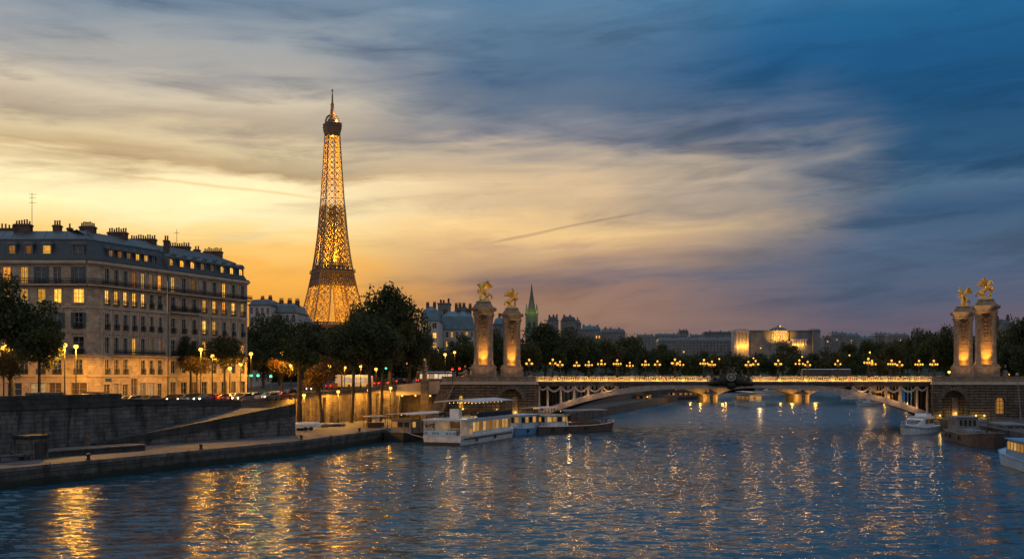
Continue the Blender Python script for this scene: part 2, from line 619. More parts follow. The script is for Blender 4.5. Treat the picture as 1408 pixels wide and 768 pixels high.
MT['greyhull'] = pmat('grey_paint', (0.16, 0.17, 0.19), (0.10, 0.11, 0.125), 0.5, scale=0.8)
MT['rubber'] = pmat('rubber', (0.012, 0.012, 0.012), (0.02, 0.02, 0.02), 0.8, scale=3)
MT['globe'] = emis('lamp_globe', (1.0, 0.43, 0.06), 1.9)
MT['streetbulb'] = emis('street_bulb', (1.0, 0.46, 0.07), 3.4)
MT['ledstrip'] = emis('light_strip', (1.0, 0.56, 0.09), 62.0)
MT['ledstrip'].cycles.emission_sampling = 'AUTO'
MT['bulb'] = emis('tower_bulb', (1.0, 0.47, 0.06), 1.5)
MT['head'] = emis('headlight', (1.0, 0.86, 0.62), 9.0)
MT['tail'] = emis('taillight', (1.0, 0.035, 0.015), 4.5)
MT['tl_green'] = emis('green_signal', (0.06, 1.0, 0.36), 5.0)
MT['tl_red'] = emis('red_signal', (1.0, 0.03, 0.02), 5.0)
MT['boatlit'] = emis('boat_window', (1.0, 0.60, 0.16), 0.85, True)
MT['busglass'] = emis('bus_window', (1.0, 0.84, 0.60), 1.3, True)
MT['greenlit'] = pmat('spire_slate', (0.12, 0.13, 0.12), (0.08, 0.09, 0.085), 0.7, scale=0.3)
MT['cloth'] = pmat('dark_clothing', (0.03, 0.03, 0.035), (0.05, 0.045, 0.045), 0.9, scale=3)
MT['skin'] = pmat('skin', (0.35, 0.2, 0.14), None, 0.6, scale=3)
for nm, c in (('car_black', (0.012, 0.012, 0.014)), ('car_white', (0.55, 0.55, 0.55)), ('car_grey', (0.12, 0.125, 0.13)),
              ('car_red', (0.30, 0.025, 0.02)), ('car_blue', (0.03, 0.06, 0.14))):
    MT[nm] = pmat(nm + '_paint', c, tuple(x * 0.85 for x in c), 0.25, 0.2, scale=0.5)


# water -------------------------------------------------------------------
def water_mat():
    m = bpy.data.materials.new('river_water')
    m.use_nodes = True
    n = m.node_tree
    q = NG(n)
    b = n.nodes['Principled BSDF']
    b.inputs['Base Color'].default_value = (0.012, 0.055, 0.088, 1)
    b.inputs['IOR'].default_value = 1.333
    t = q.n('ShaderNodeTexCoord').outputs['Object']
    sp = q.n('ShaderNodeSeparateXYZ')
    n.links.new(t, sp.inputs[0])
    # the reach beyond the bridge is ruffled by many fine ripples
    n.links.new(q.smooth(sp.outputs[1], 130.0, 300.0, 0.12, 0.25), b.inputs['Roughness'])


    # slopes of the small ripples, as a slope field of several wavelengths (crests lie across the river)
    acc = q.n('ShaderNodeNewGeometry').outputs['Normal']
    for k, (sx_, sy_, rot, ax, ay, seed) in enumerate(((0.55, 1.15, 8, 0.13, 0.50, 1.3), (1.5, 3.2, -10, 0.10, 0.38, 5.1), (0.035, 0.06, 25, 0.05, 0.09, 9.2))):
        mp = q.n('ShaderNodeMapping')
        n.links.new(t, mp.inputs[0])
        mp.inputs['Rotation'].default_value = (0, 0, R(rot))
        mp.inputs['Scale'].default_value = (sx_, sy_, 1)
        mp.inputs['Location'].default_value = (seed, seed * 2, 0)
        nzt = q.n('ShaderNodeTexNoise')
        n.links.new(mp.outputs[0], nzt.inputs['Vector'])
        nzt.inputs['Scale'].default_value = 1.0
        nzt.inputs['Detail'].default_value = 2.0
        nzt.inputs['Roughness'].default_value = 0.5
        nzt.inputs['Distortion'].default_value = 0.3
        vs_ = q.n('ShaderNodeVectorMath', operation='SUBTRACT')
        n.links.new(nzt.outputs[1], vs_.inputs[0])
        vs_.inputs[1].default_value = (0.5, 0.5, 0.5)
        vm = q.n('ShaderNodeVectorMath', operation='MULTIPLY')
        n.links.new(vs_.outputs[0], vm.inputs[0])
        vm.inputs[1].default_value = (2 * ax, 2 * ay, 0)
        va = q.n('ShaderNodeVectorMath', operation='ADD')
        n.links.new(acc, va.inputs[0])
        n.links.new(vm.outputs[0], va.inputs[1])
        acc = va.outputs[0]
    nn_ = q.n('ShaderNodeVectorMath', operation='NORMALIZE')
    n.links.new(acc, nn_.inputs[0])
    n.links.new(nn_.outputs[0], b.inputs['Normal'])
    return m


MT['water'] = water_mat()
# ================================================================== water and land
def build_water():
    ys = list(np.arange(40, 200, 0.42)) + list(np.arange(200, 330, 0.9))
    y = 330.0
    st = 1.5
    while y < 4000:
        ys.append(y)
        st *= 1.12
        y += st
    xs = [-2500, -900, -400, -250, -160] + list(np.arange(-110, 125, 0.55)) + [150, 200, 300, 450, 700, 1200, 3000]
    xs, ys = np.array(xs), np.array(ys)
    gx, gy = np.meshgrid(xs, ys)
    h = np.zeros_like(gx)
    r2 = np.random.default_rng(5)
    for i in range(46):
        wl = 1.1 * (4.6 / 1.1) ** r2.random()
        th = R(93) + r2.normal(0, 0.38)
        k = 2 * PI / wl
        ph = r2.random() * 2 * PI
        a = 0.0031 * wl
        u = k * (gx * math.cos(th) + gy * math.sin(th)) + ph
        h += a * (np.sin(u) + 0.3 * np.sin(2 * u + 0.6))
    gust = 0.75 + 0.35 * np.sin(gx * 0.05 + 1.0) * np.sin(gy * 0.035 + 0.4)
    fade = np.clip((420 - gy) / 200, 0, 1) * np.where((gx > -110) & (gx < 124), 1, 0)
    h *= gust * fade
    nx, ny = len(xs), len(ys)
    co = np.stack([gx, gy, h], -1).reshape(-1, 3)
    idx = np.arange(nx * ny).reshape(ny, nx)
    q = np.stack([idx[:-1, :-1], idx[:-1, 1:], idx[1:, 1:], idx[1:, :-1]], -1).reshape(-1, 4)
    me = bpy.data.meshes.new('river_water')
    me.vertices.add(len(co))
    me.vertices.foreach_set('co', co.ravel())
    me.loops.add(q.size)
    me.loops.foreach_set('vertex_index', q.ravel())
    me.polygons.add(len(q))
    me.polygons.foreach_set('loop_start', np.arange(0, q.size, 4))
    me.polygons.foreach_set('loop_total', np.full(len(q), 4))
    me.update(calc_edges=True)
    me.polygons.foreach_set('use_smooth', np.ones(len(q), bool))
    me.materials.append(MT['water'])
    o = link('river_water', me)
    tag(o, kind='structure')


build_water()


def structure(name, mb, mat):
    return tag(mb.build(name, mat), kind='structure')


SZ = 7.6       # street level
QZ = 2.2       # lower quay level
# axes of the left building line
FD = Vector((0.423, 1.0)).normalized()
FN = Vector((FD.y, -FD.x))


def L(t):
    return (-67.8 + 0.423 * t, 166 + t)


# wall lines
W1a, W1b = (-77.7, 99.0), (-46.4, 173.0)
W2a, W2b = (-45.0, 205.0), (-27.0, 238.0)
# street of the left bank
m = MB()
m.prism([(-260, 60), (-94.2, 60), W1a, W1b, W2a, W2b, (-26.9, 246), (-18.0, 246), (-18.0, 238), (-16.2, 238), (-14, 262), (12, 262), (24, 330), (120, 668), (200, 900), (-900, 900), (-900, 60)], -2, SZ)
structure('street', m, MT['asphalt'])
# lower quay, left bank
m = MB()
QE = [(-104, 0), (-78, 60), (-55, 109), (-33, 155), (-24, 188), (-17.5, 206), (-7.5, 229), (7.0, 235.5)]
m.prism(QE + [(7, 240), (-27.0, 240), W2b, W2a, W1b, W1a, (-120, 0)], -2, QZ)
structure('lower_quay', m, MT['paving'])
# quay face and its kerb stones
m = MB()
k = MB()
for a, b_ in zip(QE[:-1], QE[1:]):
    d = Vector((b_[0] - a[0], b_[1] - a[1])).normalized()
    n_ = Vector((d.y, -d.x))
    a2_, b2_ = (a[0] + n_.x * .05, a[1] + n_.y * .05), (b_[0] + n_.x * .05, b_[1] + n_.y * .05)
    m.wallseg(a2_, b2_, 0.4, -1.5, QZ - 0.35)
    k.wallseg((a[0] + n_.x * .16, a[1] + n_.y * .16), (b_[0] + n_.x * .16, b_[1] + n_.y * .16), 1.1, QZ - 0.36, QZ + 0.05)
structure('quay_wall', m, MT['quayface'])
structure('quay_kerb', k, MT['paving'])
# right bank
m = MB()
RE = [(60, 60), (80, 138), (93, 215), (96, 231), (98, 262), (118, 300), (165, 420), (235, 600), (420, 900), (1500, 900), (1500, 60)]
m.prism([RE[0], RE[1], RE[2], RE[3], (500, 231), (500, 60)], -2, 2.6)
structure('right_quay', m, MT['quay'])
m = MB()
m.prism([(112, 110), (124, 228), (126, 262)] + RE[5:], -2, 8.2)
structure('right_bank', m, MT['asphalt'])
# far land where the river bends out of sight, rising to low hills
m = MB()
m.prism([(-1500, 900), (420, 900), (900, 905), (3500, 905), (3500, 6000), (-3500, 6000)], -2, 6.5)
structure('far_bank', m, MT['leaf'])


def hill(cx, cy, rx, ry, h, name='hill'):
    mb = MB()
    n, mm = 28, 7
    rings = []
    for j in range(mm):
        f = j / (mm - 1)
        zz = 5 + h * (1 - (1 - f) ** 1.6) if j else 4.0
        sc = 1 - f * 0.86
        rings.append([(cx + rx * sc * math.cos(2 * PI * i / n) * (1 + .07 * math.sin(3 * i + cx)), cy + ry * sc * math.sin(2 * PI * i / n), zz) for i in range(n)])
    mb.loft(rings)
    o = mb.build(name, MT['leaf'], smooth=True)
    tag(o, kind='structure')


hill(70, 860, 190, 160, 26)
hill(330, 1700, 420, 260, 36)
hill(690, 1500, 330, 240, 48)

# ------------------------------------------------------------------ walls along the left bank
w = empty('retaining_wall', (-60, 140, QZ), 0, 'long stained stone retaining wall with a raised parapet, below the corner building', 'wall')
m = MB()
P = [W1a, (-57.0, 148.0), W1b]
P = [(p_[0] + FN.x * .35, p_[1] + FN.y * .35) for p_ in P]
m.wallseg(P[0], P[1], 1.35, QZ, 8.4)
m.wallseg(P[1], P[2], 1.35, QZ, 8.0, QZ, 7.0)
m.build('wall', MT['quay'], w, world=True)
m = MB()
o_ = FN * 0.22
m.wallseg((P[0][0] + o_.x, P[0][1] + o_.y), (P[1][0] + o_.x, P[1][1] + o_.y), 1.5, 7.7, 8.75)
m.wallseg((P[1][0] + o_.x, P[1][1] + o_.y), (P[2][0] + o_.x, P[2][1] + o_.y), 1.5, 8.0, 8.3, 7.0, 7.3)
m.build('string_course', MT['quaydark'], w, world=True)
m = MB()
m.wallseg(P[0], P[1], 0.7, 8.75, 9.6)
m.wallseg(P[1], P[2], 0.7, 8.3, 8.85, 7.3, 8.0)
m.build('parapet', MT['quaydark'], w, world=True)
m = MB()
m.wallseg((-62.9, 133.5), (-60.9, 138.3), 1.3, 8.75, 9.95)
m.build('parapet_block', MT['quay'], w, world=True)

# ramp between the lower quay and the street
r_ = empty('quay_ramp', (-46, 157, QZ), 0, 'dark stone ramp wall climbing from the lower quay towards the street', 'ramp')
ra, rb = (-57.5, 139.5), (-37.0, 172.0)
rwa, rwb = (-59.0, 143.0), (-46.2, 172.0)
m = MB()
m.prism([ra, rb, rwb, rwa], [QZ - .1] * 4, [QZ + .02, 6.7, 6.7, QZ + .02])
m.build('ramp_deck', MT['paving'], r_, world=True)
m = MB()
m.wallseg(ra, rb, -0.55, QZ - .1, QZ + 0.1, QZ - .1, 6.6)
m.wallseg(rb, (rwb[0], rwb[1] + .2), -0.5, QZ - .1, 6.6)
m.build('side_wall', MT['quay'], r_, world=True)
m = MB()
dd = Vector((rb[0] - ra[0], rb[1] - ra[1])).normalized()
nn = Vector((dd.y, -dd.x)) * 0.68
m.wallseg((ra[0] + nn.x, ra[1] + nn.y), (rb[0] + nn.x, rb[1] + nn.y), 0.95, QZ + 0.05, QZ + 0.75, 5.5, 7.45)
m.build('coping', MT['quaydark'], r_, world=True)

# second retaining wall with lamp-lit pilasters
w = empty('retaining_wall', (-36, 220, QZ), 0, 'lamp lit buttressed stone retaining wall behind the quay trees', 'wall')
m = MB()
m.wallseg((-46.1, 173), (-44.7, 204.9), 1.0, QZ, 7.7)
m.wallseg((W2a[0] + .3, W2a[1] - .16), (W2b[0] + .3, W2b[1] - .16), 1.2, QZ, 8.0, QZ, 8.9)
m.build('wall', MT['bank'], w, world=True)
m = MB()
for i in range(8):
    t = (i + .3) / 8
    c = Vector(W2a).lerp(Vector(W2b), t) + Vector((.3, -.16))
    d = (Vector(W2b) - Vector(W2a)).normalized()
    n_ = Vector((d.y, -d.x))
    a = c + n_ * 0.45
    b_ = a + d * 1.1
    m.wallseg(a, b_, 0.45, QZ, 7.4 + 0.9 * t)
m.build('pilaster', MT['bank'], w, world=True)
m = MB()
m.wallseg((-46.0, 173), (-44.6, 204.9), .5, 7.7, 8.1)
m.wallseg((W2a[0] + .4, W2a[1] - .2), (W2b[0] + .4, W2b[1] - .2), .6, 8.0, 8.45, 8.9, 10.0)
m.build('parapet', MT['bank'], w, world=True)

# underpass under the street by the bridge
u = empty('underpass', (-21, 239, QZ), 0, 'lamp lit road underpass under a pale stone beam by the bridge stairs', 'underpass')
m = MB()
m.box(-27.6, -26.4, 237.6, 245.8, QZ, 8.4)
m.build('abutment', MT['bank'], u, world=True)
m = MB()
m.box(-18.6, -16.8, 237.6, 245.8, QZ, 9.2)
m.build('abutment', MT['bank'], u, world=True)
m = MB()
m.prism([(-27.8, 237.2), (-16.8, 237.2), (-16.8, 238.4), (-27.8, 238.4)], [7.5, 7.9, 7.9, 7.5], [9.0, 9.9, 9.9, 9.0])
m.build('beam', MT['bridge'], u, world=True)
m = MB()
m.prism([(-27.7, 237.35), (-16.9, 237.35), (-16.9, 237.8), (-27.7, 237.8)], [9.0, 9.9, 9.9, 9.0], [9.9, 10.9, 10.9, 9.9])
m.build('parapet', MT['bridge'], u, world=True)
m = MB()
m.box(-26.9, -18.0, 239.9, 245.9, QZ - .5, QZ)
m.box(-26.4, -18.6, 245.4, 245.9, QZ, 8.0)
m.box(-26.4, -18.6, 238.4, 246, 8.0, 8.3)
m.build('back_wall', MT['bank'], u, world=True)
for x_, y_ in ((-25.8, 239.2), (-22.8, 240.5), (-19.2, 238.9)):
    s = MB()
    s.tube((x_, y_, 8.0), (x_, y_, 7.6), .07, .07, 6)
    q_ = s.build('lamp_bracket', MT['iron'], u, world=True)
    s = MB()
    s.ball((x_, y_, 7.4), .2)
    s.build('bulb', MT['streetbulb'], q_, world=True)
    lamp(u, (x_ + 21, y_ - 239 - .15, 7.05 - QZ), 200, radius=.15)

# the street climbs towards the bridge head
def zroad(Y):
    return SZ + max(0, Y - 200) * .045


def xroad(Y):
    return -45.2 + 18 / 33 * (Y - 205) if Y < 238 else -27.2


m = MB()
ys_ = list(np.linspace(200, 238, 9)) + [246, 254, 262]
for a, b_ in zip(ys_[:-1], ys_[1:]):
    m.prism([(xroad(a) - .6, a), (xroad(a) - 34, a), (xroad(b_) - 34, b_), (xroad(b_) - .6, b_)][::-1], SZ - .3, [zroad(b_), zroad(b_), zroad(a), zroad(a)])
m.prism([(-28, 238.3), (-14.5, 238.3), (-14.5, 262), (-28, 262)], 8.35, 10.0)
structure('street_ramp', m, MT['asphalt'])

# stone steps up to the bridge
st = empty('stone_stairs', (-15.5, 232, QZ), 0, 'dark flight of stone stairs from the quay up to the bridge head', 'stairs')
m = MB()
N = 28
for i in range(N):
    f = i / N
    y0 = 224.5 + 12 * f
    x0 = -17.6 + 3.2 * f
    m.box(x0 - 1.5, x0 + 1.5, y0, 237.2, QZ + 8.6 * f, QZ + 8.6 * (i + 1) / N)
m.build('step', MT['bank'], st, world=True)
m = MB()
pts = [(-15.9 + 3.2 * f, 224.3 + 12 * f, QZ + .9 + 8.7 * f) for f in np.linspace(0, 1, 14)]
m.path(pts, .15, 8)
for p in pts:
    m.tube((p[0], p[1], p[2] - .9), p, .1, .1, 6)
m.build('balustrade', MT['bank'], st, world=True)

# ================================================================== lattice tower
def build_tower():
    TY = 1150.0
    T = empty('lattice_tower', (X(457, TY), TY, 8.0), R(27), 'tall tapering iron lattice tower lit golden from inside', 'tower')
    hs = [0, 57, 70, 82, 100, 115, 135, 160, 200, 240, 276, 284]
    app = [128, 86, 75, 67.5, 58, 51, 43, 35.5, 28, 22, 17.5, 17]
    S = lambda h: float(np.interp(h, hs, app)) / 1.335
    LW = lambda h: min(S(h) / 2 * .985, float(np.interp(h, [0, 57, 115, 150, 190], [25, 17, 12.5, 12, 11])))

    def bar(mb, p, q, t):
        mb.tube(p, q, t * .7, t * .7, 4, False)

    # panels
    H = [0, 20, 40, 57]
    h = 57
    while h < 115:
        h += max(7.0, LW(h) * .6)
        H.append(min(h, 115))
    H = [x for x in H if x <= 115]
    if H[-1] < 115:
        H.append(115)
    h = 115
    while h < 190:
        h += 7.2
        H.append(h)
    top1 = H[-1]
    leg = {}
    for sxx in (1, -1):
        for syy in (1, -1):
            leg[(sxx, syy)] = MB()
    for a, b_ in zip(H[:-1], H[1:]):
        for (sxx, syy), mb in leg.items():
            def cs(h):
                s, l = S(h) / 2, LW(h)
                return [Vector((sxx * u_, syy * v_, h)) for u_, v_ in ((s, s), (s - l, s), (s - l, s - l), (s, s - l))]
            A, B = cs(a), cs(b_)
            for i in range(4):
                bar(mb, A[i], B[i], 1.35 if i == 0 else .9)
                j = (i + 1) % 4
                nsub = 2 if LW(a) > 7 else 1
                bar(mb, B[i], B[j], .5)
                for kx in range(nsub):
                    a0 = A[i].lerp(A[j], kx / nsub)
                    a1 = A[i].lerp(A[j], (kx + 1) / nsub)
                    b0 = B[i].lerp(B[j], kx / nsub)
                    b1_ = B[i].lerp(B[j], (kx + 1) / nsub)
                    bar(mb, a0, b1_, .55)
                    bar(mb, a1, b0, .55)
                    if kx:
                        bar(mb, a0, b0, .4)
    for mb in leg.values():
        mb.build('leg', MT['tower'], T)
    # upper shaft
    mb = MB()
    hh = [top1]
    while hh[-1] < 280:
        hh.append(min(280, hh[-1] + max(4.2, S(hh[-1]) * .36)))
        if hh[-1] >= 280:
            break
    for a, b_ in zip(hh[:-1], hh[1:]):
        for i in range(4):
            c = [(1, 1), (-1, 1), (-1, -1), (1, -1)]
            c0, c1 = Vector(c[i]), Vector(c[(i + 1) % 4])
            sa, sb = S(a) / 2, S(b_) / 2
            p0, p1 = Vector((c0.x * sa, c0.y * sa, a)), Vector((c1.x * sa, c1.y * sa, a))
            q0, q1 = Vector((c0.x * sb, c0.y * sb, b_)), Vector((c1.x * sb, c1.y * sb, b_))
            bar(mb, p0, q0, .95)
            bar(mb, q0, q1, .5)
            for kx in range(3):
                a0, a1 = p0.lerp(p1, kx / 3), p0.lerp(p1, (kx + 1) / 3)
                b0, b1_ = q0.lerp(q1, kx / 3), q0.lerp(q1, (kx + 1) / 3)
                bar(mb, a0, b1_, .42)
                bar(mb, a1, b0, .42)
            bar(mb, p0.lerp(p1, .5), q0.lerp(q1, .5), .5)
    mb.build('shaft', MT['tower'], T)
    # cross girders between legs above and below the second level
    mb = MB()
    for a, b_ in ((57, 62), (104, 111), (111, 117)):
        for i in range(4):
            c = [(1, 1), (-1, 1), (-1, -1), (1, -1)]
            c0, c1 = c[i], c[(i + 1) % 4]
            sa, sb = S(a) / 2 + .2, S(b_) / 2 + .2
            n_ = 16
            for kx in range(n_):
                f0, f1 = kx / n_, (kx + 1) / n_
                P0 = Vector((c0[0] * sa, c0[1] * sa, a)).lerp(Vector((c1[0] * sa, c1[1] * sa, a)), f0)
                P1 = Vector((c0[0] * sa, c0[1] * sa, a)).lerp(Vector((c1[0] * sa, c1[1] * sa, a)), f1)
                Q0 = Vector((c0[0] * sb, c0[1] * sb, b_)).lerp(Vector((c1[0] * sb, c1[1] * sb, b_)), f0)
                Q1 = Vector((c0[0] * sb, c0[1] * sb, b_)).lerp(Vector((c1[0] * sb, c1[1] * sb, b_)), f1)
                bar(mb, P0, Q1, .5)
                bar(mb, P1, Q0, .5)
                bar(mb, P0, P1, .7)
                bar(mb, Q0, Q1, .9)
                bar(mb, P0, Q0, .5)
    mb.build('girder', MT['towerdark'], T)
    # arches between the legs under the first level
    for i in range(4):
        mb = MB()
        c = [(1, 1), (-1, 1), (-1, -1), (1, -1)]
        c0, c1 = Vector(c[i]), Vector(c[(i + 1) % 4])
        prev = None
        for kx in range(13):
            f = kx / 12
            hh_ = 14 + 38 * math.sin(PI * f) ** .8
            s_ = S(hh_) / 2
            p = c0.lerp(c1, .15 + .7 * f) * s_
            p = Vector((p.x, p.y, hh_))
            if prev is not None:
                bar(mb, prev, p, 1.2)
            prev = p
        mb.build('arch', MT['tower'], T)

    def deck(name, h0, parts):
        mb = MB()
        for s, z0, z1 in parts:
            mb.box(-s / 2, s / 2, -s / 2, s / 2, z0, z1)
        return mb.build(name, MT['towerdark'], T)
    deck('first_platform', 57, [(66, 56, 58), (70, 58, 60)])
    deck('second_platform', 115, [(38.8, 117, 118.6), (41.2, 118.6, 120.4), (37.5, 120.4, 120.9)])
    mb = MB()
    for i in range(25):
        for sgn in (1, -1):
            u_ = -20.3 + 40.6 * i / 24
            mb.box(u_ - .12, u_ + .12, sgn * 20.3 - .12, sgn * 20.3 + .12, 120.4, 122.2)
            mb.box(sgn * 20.3 - .12, sgn * 20.3 + .12, u_ - .12, u_ + .12, 120.4, 122.2)
    for sgn in (1, -1):
        mb.box(-20.4, 20.4, sgn * 20.3 - .15, sgn * 20.3 + .15, 122.2, 122.5)
        mb.box(sgn * 20.3 - .15, sgn * 20.3 + .15, -20.4, 20.4, 122.2, 122.5)
    mb.build('railing', MT['towerdark'], T)
    pv = MB()
    for cx_, cy_ in ((0, -12), (0, 12), (-12, 0), (12, 0)):
        pv.prism([(cx_ - 8, cy_ - 4), (cx_ + 8, cy_ - 4), (cx_ + 8, cy_ + 4), (cx_ - 8, cy_ + 4)], 120.9, 126.5)
        pv.prism([(cx_ - 8.6, cy_ - 4.6), (cx_ + 8.6, cy_ - 4.6), (cx_ + 8.6, cy_ + 4.6), (cx_ - 8.6, cy_ + 4.6)], 126.5, 130.5,
                 [(cx_ - 5, cy_ - 1.5), (cx_ + 5, cy_ - 1.5), (cx_ + 5, cy_ + 1.5), (cx_ - 5, cy_ + 1.5)])
    pv = pv.build('pavilion', MT['towerdark'], T)
    for i in range(7):
        for q_ in ((-15 + 5 * i, -17.0, 123.4), (17.0, -15 + 5 * i, 123.4)):
            mb = MB()
            mb.ball(q_, .55, 8, 5)
            mb.build('lamp_globe', MT['bulb'], pv)
    # top cabin, dome arches and mast
    mb = MB()
    mb.prism([(-6.5, -6.5), (6.5, -6.5), (6.5, 6.5), (-6.5, 6.5)], 273, 281, [(-8.3, -8.3), (8.3, -8.3), (8.3, 8.3), (-8.3, 8.3)])
    mb.box(-8.3, 8.3, -8.3, 8.3, 281, 287)
    mb.box(-8.8, 8.8, -8.8, 8.8, 283.6, 284.3)
    mb.build('top_cabin', MT['towerdark'], T)
    mb = MB()
    mb.box(-8.8, 8.8, -8.8, 8.8, 287.0, 287.6)
    for a in range(8):
        t = a * PI / 4
        pts = [(8 * math.cos(t) * math.cos(p), 8 * math.sin(t) * math.cos(p), 289.5 + 8.5 * math.sin(p)) for p in np.linspace(0, PI / 2, 6)]
        mb.path(pts, .5, 4)
        mb.tube((8 * math.cos(t), 8 * math.sin(t), 287), (8 * math.cos(t), 8 * math.sin(t), 291), .6, .6, 4)
    mb.lathe((0, 0, 288), [(5.5, 0), (5.5, 3.5), (3.0, 5.5), (2.4, 8)], 12)
    mb.build('dome', MT['tower'], T)
    mb = MB()
    mb.lathe((0, 0, 296), [(2.6, 0), (2.2, 6), (1.7, 8), (1.7, 14), (1.1, 15), (.8, 24), (.5, 25), (.45, 31)], 8)
    mb.box(-1.6, 1.6, -.3, .3, 324.5, 325.3)
    for zz in (300, 303, 306, 309):
        mb.box(-1.9, 1.9, -1.9, 1.9, zz, zz + .5)
    mb.build('antenna_mast', MT['tower'], T)
    # floodlights inside
    WARM = (1, 0.43, 0.03)
    for h in (66, 84, 101):
        s = S(h) / 2 - LW(h) / 2
        for sxx in (1, -1):
            for syy in (1, -1):
                lamp(T, (sxx * s, syy * s, h), 15000 * (LW(h) / 14) ** 2, WARM, 1.0, 'flood_or_fill_light')
        lamp(T, (0, 0, h), 18000, WARM, 1.0, 'flood_or_fill_light')
    for h, p_ in ((126, 70), (137, 110), (150, 100), (163, 110), (172, 90), (181, 120), (191, 90), (205, 60), (219, 52), (233, 46), (246, 40), (259, 34), (270, 28), (290.8, 22), (299, 8)):
        lamp(T, (0 if h < 289 else 4.2, 0 if h < 289 else -4.2, h), p_ * 760, WARM, .8, 'flood_or_fill_light')
    for q_ in ((70, -115, 4), (-60, -120, 4)):
        lamp(T, q_, 650000, WARM, 1.5, 'flood_or_fill_light', spot=R(62), aim=(-q_[0], -q_[1], 190))  # two spots added outside to gild the outer faces, no real fixtures
    # glowing projector lamps at the lattice crossings
    mb = MB()
    for h in list(np.arange(66, 112, 5.2)) + list(np.arange(124, 280, 3.9)):
        s = S(h) / 2 - .4
        n_ = 5 if h > 190 else 7
        for i in range(n_):
            f = -1 + 2 * (i + .5) / n_
            for q_ in ((f * s, -s), (s, f * s)):
                jx = random.uniform(-.4, .4)
                if random.random() < .8:
                    mb.ball((q_[0] + (jx if q_[1] == -s else 0), q_[1] + (0 if q_[1] == -s else jx), h + random.uniform(-.8, .8)), .5, 5, 3)
    o = mb.build('projector_lamps', MT['bulb'], T)
    o['kind'] = 'stuff'


build_tower()

# ================================================================== the stone bridge
BO = Vector((-6.6, 237.0))
BA = Vector((113.6, -7.0)).normalized()
BW = Vector((5.8, 23.5)).normalized()
BLEN = 113.8


def BP(s, t, z):
    p = BO + BA * s + BW * t
    return Vector((p.x, p.y, z))


def sbox(mb, s0, s1, t0, t1, z0, z1, z0b=None, z1b=None):
    P = [BP(s0, t0, 0), BP(s1, t0, 0), BP(s1, t1, 0), BP(s0, t1, 0)]
    z0b = z0 if z0b is None else z0b
    z1b = z1 if z1b is None else z1b
    mb.prism([(p.x, p.y) for p in P], [z0, z0b, z0b, z0], [z1, z1b, z1b, z1])


DZ = 10.75     # deck level
S0, S1, SC = 12.8, 101.6, 57.0


def ribtop(s):
    return 10.55 - 4.95 * abs((s - SC) / 39.6) ** 2.8


br = empty('stone_bridge', (BO.x + BA.x * SC, BO.y + BA.y * SC, 0), 0, 'low single arch bridge with a golden lit balustrade across the river', 'bridge')
m = MB()
sbox(m, S0 - 2, S1 + 2, 0.1, 24, 9.75, 10.55)
sbox(m, S0 - 2, S1 + 2, 0.4, 23.6, 10.55, DZ)
m.build('deck', MT['bank'], br, world=True)
m = MB()
sbox(m, S0 - .5, S1 + .5, -.55, .1, 10.15, 10.4)
sbox(m, S0 - .5, S1 + .5, -.98, .1, 10.4, 10.68)
sbox(m, S0 - .5, S1 + .5, -.3, .1, 9.7, 10.15)
for i in range(150):
    s = S0 + (S1 - S0) * i / 150
    sbox(m, s, s + .3, -.5, -.3, 9.95, 10.15)
m.build('cornice', MT['bank'], br, world=True)
# main arch ribs
for j, t in enumerate((-.35, 4, 8, 12, 16, 20, 23.6)):
    m = MB()
    NS = 44 if j == 0 else 22
    ss = np.linspace(S0 - .5, S1 + .5, NS + 1)
    th = lambda s: 1.25 + .25 * abs((s - SC) / 44) ** 2
    rings = []
    for s in ss:
        zt = ribtop(s)
        a, b_ = BP(s, t, 0), BP(s, t + .8, 0)
        rings.append([(a.x, a.y, zt - th(s)), (b_.x, b_.y, zt - th(s)), (b_.x, b_.y, zt), (a.x, a.y, zt)])
    m.loft(rings)
    if j == 0:
        for s in ss:
            zt = ribtop(s)
            sbox(m, s - .12, s + .12, t - .06, t, zt - th(s), zt)
    m.build('arch_rib', MT['rib'] if j == 0 else MT['bronze_and_shade'], br, world=True)  # near rib pale as lit, rear ribs darkened: light and shade in the colour
m = MB()
for i in range(18):
    s = S0 + (S1 - S0) * (i + .5) / 18
    sbox(m, s - .3, s + .3, .5, 23.5, ribtop(s) - .9, ribtop(s) - .5)
m.build('cross_beam', MT['bronze_and_shade'], br, world=True)  # near-black colour stands in for the shade below the deck
# spandrel columns with garlands between them
cols = [12.9, 14.9, 18.0, 21.1, 24.3, 27.5, 30.9, 84.3, 88.2, 91.8, 95.0, 98.6, 100.9]
for s in cols:
    m = MB()
    z0 = max(ribtop(s) - .2, 2.5)
    p = BP(s, -.1, 0)
    hh = 9.75 - z0
    m.lathe((p.x, p.y, z0), [(.42, 0), (.42, .25), (.3, .4), (.27, hh * .5), (.25, hh - .4), (.36, hh - .3), (.36, hh - .05)], 10)
    c = m.build('spandrel_column', MT['bridge'], br, smooth=True, world=True)
    for t in (6, 12, 18):
        sbox(m2 := MB(), s - .2, s + .2, t, t + .4, z0, 9.75)
        m2.build('inner_column', MT['bronze_and_shade'], br, world=True)  # shade of the spandrel voids put into the column colour
for a, b_ in zip(cols[:-1], cols[1:]):
    if b_ - a > 6:
        continue
    m = MB()
    pts = []
    for f in np.linspace(0, 1, 9):
        s = a + (b_ - a) * f
        p = BP(s, -.42, 9.55 - 1.1 * math.sin(PI * f) * min(1, (b_ - a) / 3.2))
        pts.append(p)
    m.path(pts, [.1, .15, .18, .21, .23, .21, .18, .15, .1], 7)
    for p in pts[1:-1]:
        m.ball(p, .24, 6, 4)
    m.build('garland', MT['bridge'], br, world=True)
